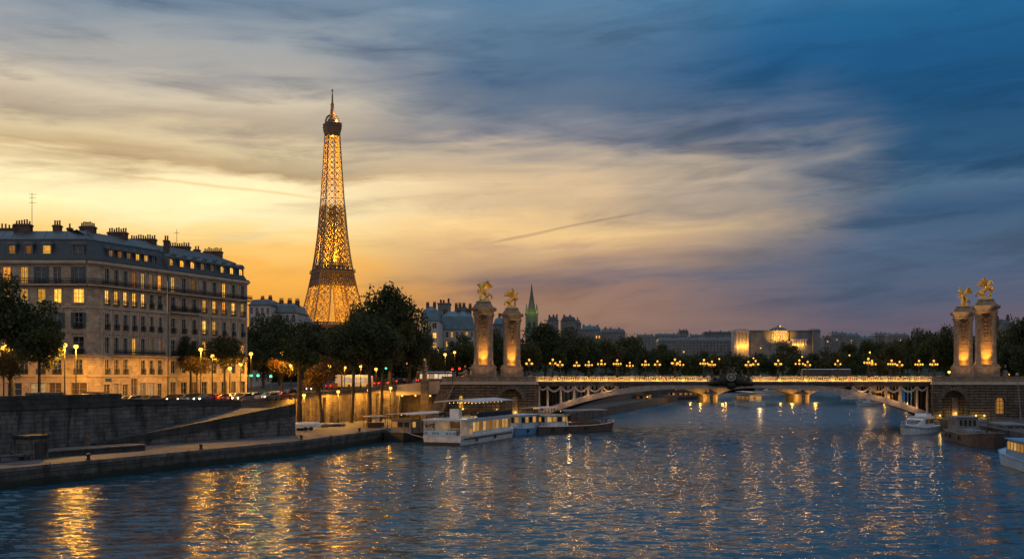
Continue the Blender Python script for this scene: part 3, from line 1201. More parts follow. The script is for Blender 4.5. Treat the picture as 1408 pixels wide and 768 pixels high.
# balustrades: near and far
for t, nm in ((-.35, 'near'), (23.7, 'far')):
    m = MB()
    for a, b_ in ((S0 - 2, 52.0), (62.0, S1 + 2)) if nm == 'near' else ((S0 - 2, S1 + 2),):
        sbox(m, a, b_, t, t + .42, 10.68, 10.95)
        sbox(m, a, b_, t - .04, t + .46, 11.72, 11.98)
        n_ = int((b_ - a) / .42)
        for i in range(n_):
            s = a + (b_ - a) * (i + .5) / n_
            p = BP(s, t + .2, 10.95)
            if nm == 'near':
                m.lathe((p.x, p.y, p.z), [(.13, 0), (.13, .1), (.18, .3), (.11, .55), (.13, .77)], 6)
            else:
                m.tube(p, p + Vector((0, 0, .77)), .12, .12, 4)
        n_ = int((b_ - a) / 5.4)
        for i in range(n_ + 1):
            s = a + (b_ - a) * i / n_
            sbox(m, s - .36, s + .36, t - .1, t + .52, 10.68, 12.15)
    m.build('balustrade', MT['bridge'], br, world=True)
for a, b_ in ((S0 - .2, 51.8), (62.2, S1 + .2)):
    m = MB()
    n_ = 24
    for i in range(n_):
        s0, s1 = a + (b_ - a) * i / n_, a + (b_ - a) * (i + .86) / n_
        sbox(m, s0, s1, -.84, -.74, 10.70, 10.75)
    m.build('light_strip', MT['ledstrip'], br, world=True)
    m = MB()
    sbox(m, a, b_, -.97, -.89, 10.681, 10.85)
    m.build('light_trough', MT['bridge'], br, world=True)
# central carved ornament with its round shield
m = MB()
for s, t, z, r in ((57, -.8, 11.6, (2.0, .9, 1.7)), (57, -.8, 13.0, (1.0, .6, .8)), (54.3, -.9, 11.0, (1.7, .8, 1.3)), (59.7, -.9, 11.0, (1.7, .8, 1.3)), (52.2, -.8, 10.6, (1.7, .7, .9)),
                   (61.8, -.8, 10.6, (1.7, .7, .9)), (50.4, -.7, 10.4, (1.2, .6, .6)), (63.6, -.7, 10.4, (1.2, .6, .6)), (57, -.8, 10.0, (1.6, .8, 1.1)), (53.6, -1, 12.2, (.5, .5, .9)),
                   (60.4, -1, 12.2, (.5, .5, .9)), (53.5, -1, 13.1, (.33, .33, .36)), (60.5, -1, 13.1, (.33, .33, .36)), (56.3, -.8, 13.8, (.3, .3, .5)), (57.9, -.8, 13.7, (.3, .3, .5)),
                   (51.4, -1, 11.5, (.5, .4, .5)), (62.7, -1, 11.4, (.5, .4, .5))):
    p = BP(SC + (s - SC) * .66, t, z)
    m.ball(p, (r[0] * .78, r[1], r[2]), 12, 8)
orn = m.build('keystone_sculpture', MT['bronze_and_shade'], br, smooth=True, world=True)
m = MB()
c = BP(57, -1.85, 11.75)
for i in range(14):
    a = 2 * PI * i / 14
    m.ball((c.x + .95 * math.cos(a), c.y, c.z + .75 * math.sin(a)), (.2, .12, .2), 6, 4)
for i in range(8):
    a = 2 * PI * i / 8
    m.tube((c.x, c.y, c.z), (c.x + .8 * math.cos(a), c.y, c.z + .65 * math.sin(a)), .12, .06, 5)
m.build('shield', MT['rib'], orn)
orn.children[0].location = Vector((0, 0, 0))
# small uplights at the feet of the columns
for s in (15.5, 20, 24.5, 29, 86.5, 90.5, 94, 98):
    p = BP(s, -1.5, max(3.4, ribtop(s) + .2))
    lamp(br, p - br.location, 80, (1, .50, .14), .12, 'uplight')


# ------------------------------------------------------------------ abutments
def strip_wall(mb, s0, s1, t, z0, z1, holes, depth, n=96):
    """front wall along the bridge axis with arched openings: holes = (sc, half, sill, spring)"""
    def lo_hi(s):
        for sc, hw, sill, spr in holes:
            if abs(s - sc) < hw - 1e-6:
                return sill, spr + math.sqrt(max(0, hw * hw - (s - sc) ** 2))
        return None
    br_ = set(np.linspace(s0, s1, n))
    for sc, hw, sill, spr in holes:
        for i in range(17):
            br_.add(sc - hw * math.cos(PI * i / 16))
    xs = sorted(br_)
    for a, b_ in zip(xs[:-1], xs[1:]):
        if b_ - a < 1e-5:
            continue
        A, B = BP(a, t, 0), BP(b_, t, 0)
        mid_ = lo_hi((a + b_) / 2)
        if mid_ is None:
            mb.quad((A.x, A.y, z0), (B.x, B.y, z0), (B.x, B.y, z1), (A.x, A.y, z1))
        else:
            la = lo_hi(a) or (mid_[0], next(h[3] for h in holes if abs((a + b_) / 2 - h[0]) < h[1]))
            lb = lo_hi(b_) or (mid_[0], next(h[3] for h in holes if abs((a + b_) / 2 - h[0]) < h[1]))
            mb.quad((A.x, A.y, la[1]), (B.x, B.y, lb[1]), (B.x, B.y, z1), (A.x, A.y, z1))
            if la[0] > z0 + .01:
                mb.quad((A.x, A.y, z0), (B.x, B.y, z0), (B.x, B.y, lb[0]), (A.x, A.y, la[0]))
            A2, B2 = BP(a, t + depth, 0), BP(b_, t + depth, 0)
            mb.quad((B.x, B.y, lb[1]), (A.x, A.y, la[1]), (A2.x, A2.y, la[1]), (B2.x, B2.y, lb[1]))
    for sc, hw, sill, spr in holes:
        for s in (sc - hw, sc + hw):
            A, A2 = BP(s, t, 0), BP(s, t + depth, 0)
            mb.quad((A.x, A.y, sill), (A2.x, A2.y, sill), (A2.x, A2.y, spr), (A.x, A.y, spr))
        A, B = BP(sc - hw, t + depth, 0), BP(sc + hw, t + depth, 0)
        mb.quad((A.x, A.y, sill), (B.x, B.y, sill), (B.x, B.y, spr + hw), (A.x, A.y, spr + hw))


def abutment(s0, s1, label, bigarch, small, lights):
    c = BP((s0 + s1) / 2, 0, 0)
    ab = empty('bridge_abutment', (c.x, c.y, 0), 0, label, 'abutment')
    mb = MB()
    T0 = -3.6
    strip_wall(mb, s0, s1, T0, -1, 10.1, [bigarch, small], 2.2)
    for s in (s0, s1):
        A, B = BP(s, T0, 0), BP(s, 26, 0)
        mb.quad((A.x, A.y, -1), (B.x, B.y, -1), (B.x, B.y, 10.1), (A.x, A.y, 10.1))
    A, B, C_, D_ = BP(s0, T0, 10.1), BP(s1, T0, 10.1), BP(s1, 26, 10.1), BP(s0, 26, 10.1)
    mb.quad(A, B, C_, D_)
    mb.build('wall', MT['abut'], ab, world=True)
    # projecting block courses
    mb = MB()
    for i in range(13):
        z0 = 1.7 + .62 * i
        for a, b_ in ((s0, bigarch[0] - bigarch[1] - .7), (bigarch[0] + bigarch[1] + .7, s1)) if bigarch[0] > small[0] else ((s0, bigarch[0] - bigarch[1] - .7), (bigarch[0] + bigarch[1] + .7, s1)):
            lo, hi = a, b_
            segs = [(lo, hi)]
            sc, hw = small[0], small[1] + .45
            if lo < sc < hi and z0 < small[3] + small[1] + .4:
                segs = [(lo, sc - hw), (sc + hw, hi)]
            for q0, q1 in segs:
                if q1 - q0 > .2:
                    sbox(mb, q0 + .02, q1 - .02, T0 - .13, T0 - .002, z0 + .07, z0 + .55)
    mb.build('rustication', MT['abut'], ab, world=True)
    # arch voussoirs
    for sc, hw, sill, spr in (bigarch, small):
        mb = MB()
        n_ = 13 if hw > 1.5 else 7
        for i in range(n_):
            a0, a1 = PI * i / n_ + .02, PI * (i + 1) / n_ - .02
            th = .85 if hw > 1.5 else .35
            P = []
            for r, a in ((hw, a0), (hw + th, a0), (hw + th, a1), (hw, a1)):
                P.append((sc - r * math.cos(a), spr + r * math.sin(a)))
            fr = [BP(q[0], T0 - .2, q[1]) for q in P]
            bk = [BP(q[0], T0 + .1, q[1]) for q in P]
            mb.add(fr + bk, [(0, 1, 2, 3), (4, 7, 6, 5), (0, 4, 5, 1), (1, 5, 6, 2), (2, 6, 7, 3), (3, 7, 4, 0)])
        mb.build('arch_ring', MT['bank'], ab, world=True)
    mb = MB()
    sbox(mb, s0 - .2, s1 + .2, T0 - .5, 26.2, 10.1, 10.55)
    sbox(mb, s0, s1, T0 - .25, 26, 10.55, DZ)
    mb.build('cornice', MT['bridge'], ab, world=True)
    mb = MB()
    sbox(mb, s0, s1, T0 - .1, T0 + .45, DZ, 11.75)
    sbox(mb, s0 - .05, s1 + .05, T0 - .2, T0 + .55, 11.75, 11.95)
    mb.build('parapet', MT['pylon'], ab, world=True)
    # lit arched window
    sc, hw, sill, spr = small
    mb = MB()
    pts = [(sc - hw * .8, sill + .1), (sc + hw * .8, sill + .1)] + [(sc + hw * .8 * math.cos(PI * i / 10), spr + hw * .8 * math.sin(PI * i / 10)) for i in range(11)]
    fr = [BP(q[0], T0 + .5, q[1]) for q in pts]
    mb.add(fr, [tuple(range(len(fr)))])
    wn = mb.build('window', MT['lit'] if s0 < 50 else MT['boatlit'], ab, world=True)
    mb = MB()
    for q in (-.4, 0, .4):
        sbox(mb, sc + q * hw * 1.6 - .05, sc + q * hw * 1.6 + .05, T0 + .42, T0 + .48, sill, spr + hw * .75)
    for q in (.33, .66, 1.0):
        zz = sill + (spr - sill) * q
        sbox(mb, sc - hw * .85, sc + hw * .85, T0 + .42, T0 + .48, zz - .05, zz + .05)
    mb.build('glazing_bar', MT['iron'], wn)
    wn.children[0].location = -Vector((ab.location.x, ab.location.y, ab.location.z)) - wn.location
    # tall door in the big arch
    sc, hw, sill, spr = bigarch
    mb = MB()
    sbox(mb, sc - .1, sc + 1.1, T0 + 1.9, T0 + 2.15, sill, spr + .9)
    mb.build('door', MT['pylon'], ab, world=True)
    for (s, t, z, p_) in lights:
        q = BP(s, T0 + t, z) - ab.location
        mb = MB()
        pp = BP(s, T0 + t, z + .3)
        mb.ball(pp, .2, 8, 5)
        mb.build('bulb', MT['streetbulb'], ab, world=True)
        lamp(ab, q, p_, (1, .58, .12), .15)
    return ab


abutment(-8.7, 12.7, 'rusticated stone bridge abutment beside the moored tour boat', (7.2, 2.7, 2.2, 6.4), (-4.4, .62, 4.6, 7.0),
         ((8.0, 1.1, 3.4, 160), (4.2, -.9, 4.0, 90), (-3.6, -.8, 4.2, 40), (10.5, -.9, 2.9, 60)))
abutment(101.6, 132, 'rusticated stone bridge abutment behind the moored barge on the right', (106.2, 2.6, 2.6, 6.2), (116.2, 1.05, 3.6, 6.4),
         ((106.8, 1.2, 3.4, 120), (103.0, -.9, 3.0, 90), (110.8, -.9, 3.0, 90), (112.6, -.9, 3.0, 50)))


# ------------------------------------------------------------------ tall pylons with gilded statues
def fuse(mb, voxel, name, mat, smooth_it=2):
    me = bpy.data.meshes.new(name + '_raw')
    me.from_pydata(mb.v, [], mb.f)
    ob = bpy.data.objects.new(name + '_raw', me)
    COL.objects.link(ob)
    rm = ob.modifiers.new('r', 'REMESH')
    rm.mode = 'VOXEL'
    rm.voxel_size = voxel
    sm = ob.modifiers.new('s', 'SMOOTH')
    sm.iterations = smooth_it
    dg = bpy.context.evaluated_depsgraph_get()
    out = bpy.data.meshes.new_from_object(ob.evaluated_get(dg))
    out.name = name
    out.materials.clear()
    out.materials.append(mat)
    for p in out.polygons:
        p.use_smooth = True
    bpy.data.objects.remove(ob)
    return out


def winged_horse():
    """rearing winged horse led by a figure with raised arm; about 5 m high, facing +x"""
    m = MB()
    # rocky base
    m.ball((0, 0, .2), (1.5, 1.1, .5))
    m.ball((-.5, .1, .6), (.8, .7, .5))
    # rump, barrel, chest
    m.ball((-.75, 0, 1.75), (.62, .52, .62))
    m.path([(-.8, 0, 1.75), (-.2, 0, 2.25), (.35, 0, 2.75)], [.55, .5, .55], 10)
    m.ball((.4, 0, 2.75), (.5, .48, .56))
    # neck and head
    m.path([(.45, 0, 2.9), (.75, 0, 3.5), (.95, 0, 3.95)], [.42, .3, .24], 9)
    m.path([(.9, 0, 4.02), (1.2, 0, 3.86), (1.5, 0, 3.6)], [.25, .2, .13], 8)
    m.tube((.85, .1, 4.15), (.82, .14, 4.42), .08, .02, 5)
    m.tube((.85, -.1, 4.15), (.82, -.14, 4.42), .08, .02, 5)
    m.path([(.3, 0, 3.35), (.5, 0, 3.75), (.75, 0, 4.15)], [.18, .16, .12], 6)
    # forelegs raised
    for s, a in ((1, .0), (-1, .25)):
        m.path([(.6, .28 * s, 2.6), (1.2, .3 * s, 2.55 + a), (1.3, .3 * s, 2.0 + a), (1.15, .3 * s, 1.8 + a)], [.22, .15, .1, .12], 7)
    # hind legs: stifle forward, hock back
    for s, a in ((1, 0), (-1, .2)):
        m.path([(-.7, .32 * s, 1.6), (-.25 - a, .36 * s, 1.15), (-.75 - a, .36 * s, .75), (-.6 - a, .36 * s, .3)], [.3, .22, .13, .13], 7)
    m.path([(-1.3, 0, 1.9), (-1.7, 0, 1.7), (-1.85, 0, 1.1), (-1.75, 0, .7)], [.12, .2, .18, .05], 7)
    # wings spread upward
    for s in (1, -1):
        root = Vector((.1, .35 * s, 2.95))
        for k in range(7):
            f = k / 6
            tip = Vector((-.5 - 1.45 * f, s * (.75 + .85 * (1 - f * .4)), 4.95 - 1.75 * f))
            mid_ = root.lerp(tip, .5) + Vector((.12, .1 * s, .18))
            m.path([root, mid_, tip], [.17, .2, .06], 6)
    # figure standing in front, arm up with a trumpet
    m.path([(.95, .75, .5), (.95, .72, 1.3), (.9, .65, 2.0)], [.3, .32, .24], 8)
    m.ball((.9, .65, 2.3), (.28, .26, .4))
    m.tube((.9, .65, 2.6), (.92, .64, 2.8), .11, .1)
    m.ball((.94, .63, 2.98), (.19, .17, .24))
    m.path([(.95, .8, 2.5), (1.3, 1.05, 2.85), (1.55, 1.1, 3.4)], [.12, .09, .07], 6)
    m.path([(1.5, 1.1, 3.3), (1.7, 1.15, 3.95)], [.05, .12], 6)
    m.path([(.85, .45, 2.5), (.75, .2, 2.9), (.95, .1, 3.3)], [.12, .09, .07], 6)
    return fuse(m, .085, 'gilded_statue', MT['gold'], 2)


WH = winged_horse()
PB = DZ        # pylons stand on the abutment decks


def pylon(base, label, scale=1.0):
    p = empty('stone_pylon', base, math.atan2(BA.y, BA.x), label, 'pylon')
    m = MB()
    m.box(-3.2, 3.2, -2.9, 2.9, 0, .7)
    m.box(-2.9, 2.9, -2.7, 2.7, .7, 3.1)
    m.box(-3.1, 3.1, -2.85, 2.85, 3.1, 3.5)
    m.box(-2.75, 2.75, -2.55, 2.55, 3.5, 3.95)
    m.build('pedestal', MT['pylon'], p)
    m = MB()
    m.box(-1.5, 1.5, -.55, .55, 3.95, 15.6)
    m.box(-1.95, -1.5, -1.1, 1.1, 3.96, 15.59)
    m.box(1.5, 1.95, -1.1, 1.1, 3.96, 15.59)
    for zz in (7.5, 9.2, 10.9, 12.6):
        m.box(-1.47, 1.47, -.6, .6, zz, zz + .06)
    m.build('shaft', MT['pylon'], p)
    for sx_ in (1, -1):
        for sy_ in (1, -1):
            m = MB()
            m.lathe((sx_ * 1.66, sy_ * 1.52, 3.95), [(.76, 0), (.76, .3), (.62, .5), (.59, 4), (.56, 8), (.53, 10.4), (.7, 10.55), (.56, 10.7), (.8, 11.5), (.84, 11.65)], 14)
            m.build('column', MT['pylon'], p, smooth=True)
    m = MB()
    m.box(-2.55, 2.55, -2.4, 2.4, 15.6, 16.1)
    m.box(-2.4, 2.4, -2.25, 2.25, 16.1, 16.7)
    m.build('entablature', MT['pylon'], p)
    m = MB()
    m.box(-2.75, 2.75, -2.6, 2.6, 16.7, 17.0)
    m.box(-3.05, 3.05, -2.9, 2.9, 17.0, 17.35)
    for i in range(9):
        u_ = -2.6 + 5.2 * i / 8
        for s in (1, -1):
            m.box(u_ - .13, u_ + .13, s * 2.72 - .16, s * 2.72 + .16, 16.72, 16.98)
            m.box(s * 2.87 - .16, s * 2.87 + .16, u_ * .92 - .13, u_ * .92 + .13, 16.72, 16.98)
    m.build('cornice', MT['pylon'], p)
    m = MB()
    m.prism([(-2.5, -2.35), (2.5, -2.35), (2.5, 2.35), (-2.5, 2.35)], 17.35, 18.3, [(-1.9, -1.8), (1.9, -1.8), (1.9, 1.8), (-1.9, 1.8)])
    m.box(-1.75, 1.75, -1.65, 1.65, 18.3, 18.85)
    m.build('attic', MT['pylon'], p)
    # hanging trophy relief on the front face
    m = MB()
    for zz, r in ((14.2, .62), (13.3, .5), (12.5, .42), (11.7, .48), (10.9, .4), (10.3, .3)):
        m.ball((0, -.62, zz), (r, .3, .5), 10, 6)
    for i in range(9):
        a = PI + PI * i / 8
        m.ball((1.1 * math.cos(a), -1.7, 15.1 + .7 * math.sin(a)), (.22, .2, .22), 6, 4)
    m.build('relief', MT['pylon'], p, smooth=True)
    return p


def stone_figure():
    m = MB()
    m.ball((0, 0, .3), (1.0, .8, .5))
    m.path([(-.1, 0, .6), (0, 0, 1.3), (.05, 0, 1.9)], [.55, .5, .35], 9)
    m.ball((.1, 0, 2.45), (.22, .2, .28))
    m.path([(.1, .4, 1.8), (.5, .5, 1.4), (.9, .3, 1.5)], [.18, .14, .1], 7)
    m.path([(.1, -.4, 1.8), (.3, -.6, 1.2), (.7, -.5, .9)], [.18, .14, .1], 7)
    m.path([(.1, .3, .7), (.9, .35, .85), (1.0, .35, .1)], [.3, .24, .15], 8)
    m.path([(.1, -.3, .7), (.8, -.4, .75), (1.15, -.4, .1)], [.3, .24, .15], 8)
    return fuse(m, .09, 'seated_statue', MT['pylon'], 2)


SF = stone_figure()
pyl = [((-6.6, 237), 'left bank stone pylon nearest to the tour boat', 'left-hand gilded winged horse statue on the nearer left pylon', 1.03),
       ((0.0, 260.6), 'left bank stone pylon with the green lit spire behind', 'gilded winged horse statue on the pylon next to the green lit spire', .97),
       ((107, 230), 'right bank stone pylon nearest to the moored barge', 'rightmost gilded winged horse statue on the nearer right pylon', 1.03),
       ((112.3, 253.4), 'right bank stone pylon standing behind its taller looking twin', 'gilded winged horse statue on the right pylon standing farther back', .97)]
for i, ((x_, y_), lab, lab2, scl) in enumerate(pyl):
    p = pylon((x_, y_, PB), lab)
    p['group'] = 'stone pylons at the bridge corners'
    p.scale = (.93, .93, .985)
    if i > 1:
        p.rotation_euler = (0, 0, R(-20))
    # niche floodlights at the foot of the front faces and beside
    lamp(p, (0, -1.2, 4.4), 120, (1, .44, .05), .2, 'flood_or_fill_light')
    lamp(p, (0, -2.3, 4.1), 4200, (1, .44, .05), .2, 'flood_or_fill_light', spot=R(80), aim=(0, .5, 1), blend=1.0)
    lamp(p, (2.3 if i < 2 else -2.3, 0, 4.3), 160, (1, .46, .06), .25, 'flood_or_fill_light')
    lamp(p, (0, -8, 1.0), 700, (1, .55, .22), .3, 'flood_or_fill_light', spot=R(80), aim=(0, 8, 8))
    lamp(p, (3 if i < 2 else -3, -10, 9), 1900 if i < 2 else 7000, (1, .58, .18), .2, 'flood_or_fill_light', spot=R(24), aim=(-3 if i < 2 else 3, 10, 12))
    st_ = link('gilded_statue', WH)
    st_.location = (x_, y_, PB + (18.85 - .28) * .985)
    st_.rotation_euler = (0, 0, R((200, 20, -20, 200)[i]))
    st_.scale = (1.1,) * 3
    tag(st_, lab2, 'statue', 'gilded statues on the pylons')
    sf = link('seated_statue', SF)
    sg = -1 if i < 2 else 1
    sf.location = (x_ + sg * 4.1, y_ - .4, PB - .12)
    sf.rotation_euler = (0, 0, R(180 if sg < 0 else 0))
    sf.scale = (1.25, 1.25, 1.45)
    tag(sf, ('grey seated stone statue beside the pedestal of the nearer left pylon', 'seated stone statue beside the pedestal of the left pylon in front of the spire',
             'seated stone statue at the foot of the rightmost pylon', 'seated stone statue at the foot of the right pylon farther back')[i], 'statue', 'seated stone statues by the pylons')
# ================================================================== buildings
MESH = {}


def cached(key, fn):
    if key not in MESH:
        MESH[key] = fn()
    return MESH[key]


def win_frame(w, h):
    def fn():
        m = MB()
        y0, y1 = .10, .17
        t = .07
        m.box(-w / 2, -w / 2 + t, y0, y1, 0, h)
        m.box(w / 2 - t, w / 2, y0, y1, 0, h)
        m.box(-w / 2 + t, w / 2 - t, y0, y1, h - t, h)
        m.box(-w / 2 + t, w / 2 - t, y0, y1, 0, t * 1.3)
        m.box(-.045, .045, y0 - .01, y1 + .004, t, h - t)
        for f in (.36, .68):
            m.box(-w / 2 + t, w / 2 - t, y0 + .015, y1 - .015, h * f - .025, h * f + .025)
        return m.mesh('window_frame', MT['frame'])
    return cached(('frame', round(w, 2), round(h, 2)), fn)


def win_pane(w, h, mat):
    def fn():
        m = MB()
        m.box(-w / 2 + .01, w / 2 - .01, .18, .2, .01, h - .01)
        return m.mesh('pane', MT[mat])
    return cached(('pane', round(w, 2), round(h, 2), mat), fn)


def win_rail(w, h=.85):
    def fn():
        m = MB()
        x = w / 2 + .12
        m.box(-x, x, -.22, -.17, h - .06, h)
        m.box(-x, x, -.22, -.17, .05, .1)
        n = max(4, int(w / .13))
        for i in range(n + 1):
            u = -x + 2 * x * i / n
            m.box(u - .015, u + .015, -.21, -.18, .1, h - .06)
        for i in range(n):
            u = -x + 2 * x * (i + .5) / n
            m.cbox((u, -.195, .45), (.05, .02, .4))
        m.box(-x, x, -.25, .1, -.1, .05)
        return m.mesh('railing', MT['iron'])
    return cached(('rail', round(w, 2), h), fn)


def win_surround(w, h, ped):
    def fn():
        m = MB()
        a = w / 2
        m.box(-a - .2, -a, -.07, .03, -.05, h + .02)
        m.box(a, a + .2, -.07, .03, -.05, h + .02)
        m.box(-a - .28, a + .28, -.12, .03, h + .02, h + .26)
        if ped:
            m.box(-a - .36, a + .36, -.26, .03, h + .5, h + .66)
            m.ball((0, -.06, h + .36), (.3, .16, .22), 8, 5)
            m.box(-a - .3, -a - .02, -.2, .03, h + .2, h + .5)
            m.box(a + .02, a + .3, -.2, .03, h + .2, h + .5)
        m.box(-a - .25, a + .25, -.14, .03, -.18, -.05)
        return m.mesh('surround', MT['trim'])
    return cached(('sur', round(w, 2), round(h, 2), ped), fn)


def win_shutter(w, h):
    def fn():
        m = MB()
        for s in (-1, 1):
            x0 = s * (w / 2 + .01) if s > 0 else -w / 2 - .01 - w * .42
            m.box(x0, x0 + w * .42, -.1, -.05, .02, h)
            n = int(h / .16)
            for i in range(n):
                z = .06 + (h - .1) * i / n
                m.box(x0 + .04, x0 + w * .42 - .04, -.125, -.1, z, z + .08)
        return m.mesh('shutter', MT['shutter'])
    return cached(('shut', round(w, 2), round(h, 2)), fn)


def facade(mb, p0, d, Lh, z0, z1, holes, depth=.22):
    """masonry sheet with real openings; holes = (u, zb, w, h)"""
    us = {0, Lh}
    zs = {z0, z1}
    for u, zb, w, h in holes:
        us |= {u - w / 2, u + w / 2}
        zs |= {zb, zb + h}
    us, zs = sorted(us), sorted(zs)
    n = Vector((d.y, -d.x))

    def P(u, z, o=0):
        return (p0[0] + d.x * u - n.x * o, p0[1] + d.y * u - n.y * o, z)
    for j in range(len(zs) - 1):
        a, b_ = zs[j], zs[j + 1]
        run = None
        for i in range(len(us) - 1):
            c, e = us[i], us[i + 1]
            inside = any(u - w / 2 - 1e-6 <= c and e <= u + w / 2 + 1e-6 and zb - 1e-6 <= a and b_ <= zb + h + 1e-6 for u, zb, w, h in holes)
            if not inside:
                run = (run[0], e) if run else (c, e)
            if (inside or i == len(us) - 2) and run:
                mb.quad(P(run[0], a), P(run[1], a), P(run[1], b_), P(run[0], b_))
                run = None
    for u, zb, w, h in holes:
        a, b_ = u - w / 2, u + w / 2
        mb.quad(P(a, zb), P(a, zb, depth), P(a, zb + h, depth), P(a, zb + h))
        mb.quad(P(b_, zb, depth), P(b_, zb), P(b_, zb + h), P(b_, zb + h, depth))
        mb.quad(P(a, zb + h), P(a, zb + h, depth), P(b_, zb + h, depth), P(b_, zb + h))
        mb.quad(P(a, zb), P(b_, zb), P(b_, zb, depth), P(a, zb, depth))


def put_window(bld, p0, d, u, zb, w, h, glass, rail=False, surround=True, ped=False, shutter=False, name='window', frame=True):
    rz = math.atan2(d.y, d.x)
    loc = Vector((p0[0] + d.x * u, p0[1] + d.y * u, zb)) - bld.location
    wn = link(name, win_frame(w, h), bld)
    wn.location = loc
    wn.rotation_euler = (0, 0, rz)
    link('pane', win_pane(w, h, glass), wn)
    if rail:
        link('railing', win_rail(w), wn)
    if surround:
        link('surround', win_surround(w, h, ped), wn)
    if shutter:
        link('shutter', win_shutter(w, h), wn)
    return wn


def band(mb, p0, d, u0, u1, z0, z1, out):
    n = Vector((d.y, -d.x))
    a = (p0[0] + d.x * u0 + n.x * out, p0[1] + d.y * u0 + n.y * out)
    b_ = (p0[0] + d.x * u1 + n.x * out, p0[1] + d.y * u1 + n.y * out)
    mb.wallseg(a, b_, out + .02, z0, z1)


def inset(poly, ds):
    n = len(poly)
    out = []
    for i in range(n):
        p0, p1, p2 = Vector(poly[i - 1]), Vector(poly[i]), Vector(poly[(i + 1) % n])
        d0, d1 = (p1 - p0).normalized(), (p2 - p1).normalized()
        n0, n1 = Vector((-d0.y, d0.x)), Vector((-d1.y, d1.x))
        a, b_ = p0 + n0 * ds[i - 1], p1 + n1 * ds[i]
        den = d0.x * d1.y - d0.y * d1.x
        if abs(den) < 1e-4:
            out.append(tuple(p1 + n1 * ds[i]))
            continue
        t = ((b_.x - a.x) * d1.y - (b_.y - a.y) * d1.x) / den
        out.append(tuple(a + d0 * t))
    return out


def chimney(bld, x, y, z0, z1, d, ln, wd=.9, pots=7):
    m = MB()
    n = Vector((d.y, -d.x))
    c = [(x - d.x * ln / 2 + n.x * wd / 2, y - d.y * ln / 2 + n.y * wd / 2), (x + d.x * ln / 2 + n.x * wd / 2, y + d.y * ln / 2 + n.y * wd / 2),
         (x + d.x * ln / 2 - n.x * wd / 2, y + d.y * ln / 2 - n.y * wd / 2), (x - d.x * ln / 2 - n.x * wd / 2, y - d.y * ln / 2 - n.y * wd / 2)]
    m.prism(c, z0, z1)
    m.prism([tuple(Vector(q) + (Vector(q) - Vector((x, y))).normalized() * .14) for q in c], z1 - .35, z1 - .1)
    ch = m.build('chimney', MT['brick'], bld, world=True)
    m = MB()
    for i in range(pots):
        f = (i + .5) / pots - .5
        h = random.uniform(.5, .85)
        m.lathe((x + d.x * ln * f, y + d.y * ln * f, z1), [(.15, 0), (.13, h * .8), (.17, h * .85), (.15, h)], 7)
    pt = m.build('chimney_pot', MT['pot'], ch)
    pt.location = -ch.location - bld.location


def dormer(bld, p, d, z, w, h, glass, roundw=False, depth=2.2):
    rz = math.atan2(d.y, d.x)

    def fn():
        m = MB()
        a = w / 2
        m.box(-a - .22, -a, -.02, depth, 0, h)
        m.box(a, a + .22, -.02, depth, 0, h)
        m.box(-a, a, -.02, .2, h - .12, h + .05)
        m.box(-a, a, -.02, depth, -.15, .0)
        if roundw:
            pr = [(-a - .34, h), (a + .34, h)] + [((a + .34) * math.cos(PI * i / 8), h + .75 * math.sin(PI * i / 8)) for i in range(1, 8)]
        else:
            pr = [(-a - .36, h), (a + .36, h), (a + .1, h + .55), (-a - .1, h + .55)]
        f = [(q[0], -.2, q[1]) for q in pr]
        b_ = [(q[0], depth, q[1] + .3) for q in pr]
        k = len(pr)
        m.add(f + b_, [tuple(range(k))[::-1], tuple(range(k, 2 * k))] + [(i, (i + 1) % k, k + (i + 1) % k, k + i) for i in range(k)])
        return m.mesh('dormer', MT['zinc'])
    o = link('dormer', cached(('dormer', w, h, roundw), fn), bld)
    o.location = Vector((p[0], p[1], z)) - bld.location
    o.rotation_euler = (0, 0, rz)

    def fp():
        m = MB()
        a = w / 2
        if roundw:
            pr = [(-a * .85, .25), (a * .85, .25)] + [(a * .85 * math.cos(PI * i / 8), h - .55 + .42 * math.sin(PI * i / 8)) for i in range(0, 9)]
        else:
            pr = [(-a, .0), (a, .0), (a, h - .12), (-a, h - .12)]
        k = len(pr)
        m.add([(q[0], .14, q[1]) for q in pr] + [(q[0], .17, q[1]) for q in pr],
              [tuple(range(k)), tuple(range(k, 2 * k))[::-1]] + [(i, (i + 1) % k, k + (i + 1) % k, k + i) for i in range(k)])
        return m.mesh('pane', MT[glass])
    link('pane', cached(('dpane', w, h, roundw, glass), fp), o)

    def ff():
        m = MB()
        m.box(-.04, .04, .07, .13, 0, h - .13)
        m.box(-w / 2, w / 2, .075, .125, h * .5 - .03, h * .5 + .03)
        return m.mesh('window_frame', MT['frame'])
    link('window_frame', cached(('dfr', w, h), ff), o)


ROWS = [(SZ + .1, 12.1), (12.1, 15.4), (15.4, 19.4), (19.4, 23.4), (23.4, 27.0), (27.0, 30.8)]
WZ = [(7.7, 3.4), (12.5, 2.35), (15.75, 2.75), (19.9, 2.5), (23.95, 2.3), (27.1, 2.7)]
ZC = 30.8
DX = Vector((1, 0))
CORN0 = (-68.9, 165.0)
CORN1 = L(.9)
DC = Vector((CORN1[0] - CORN0[0], CORN1[1] - CORN0[1]))
LC = DC.length
DC.normalize()
SEAM, END = 15.2, 36.0
UL = 1.0858
ls = L(SEAM)
le = L(END)


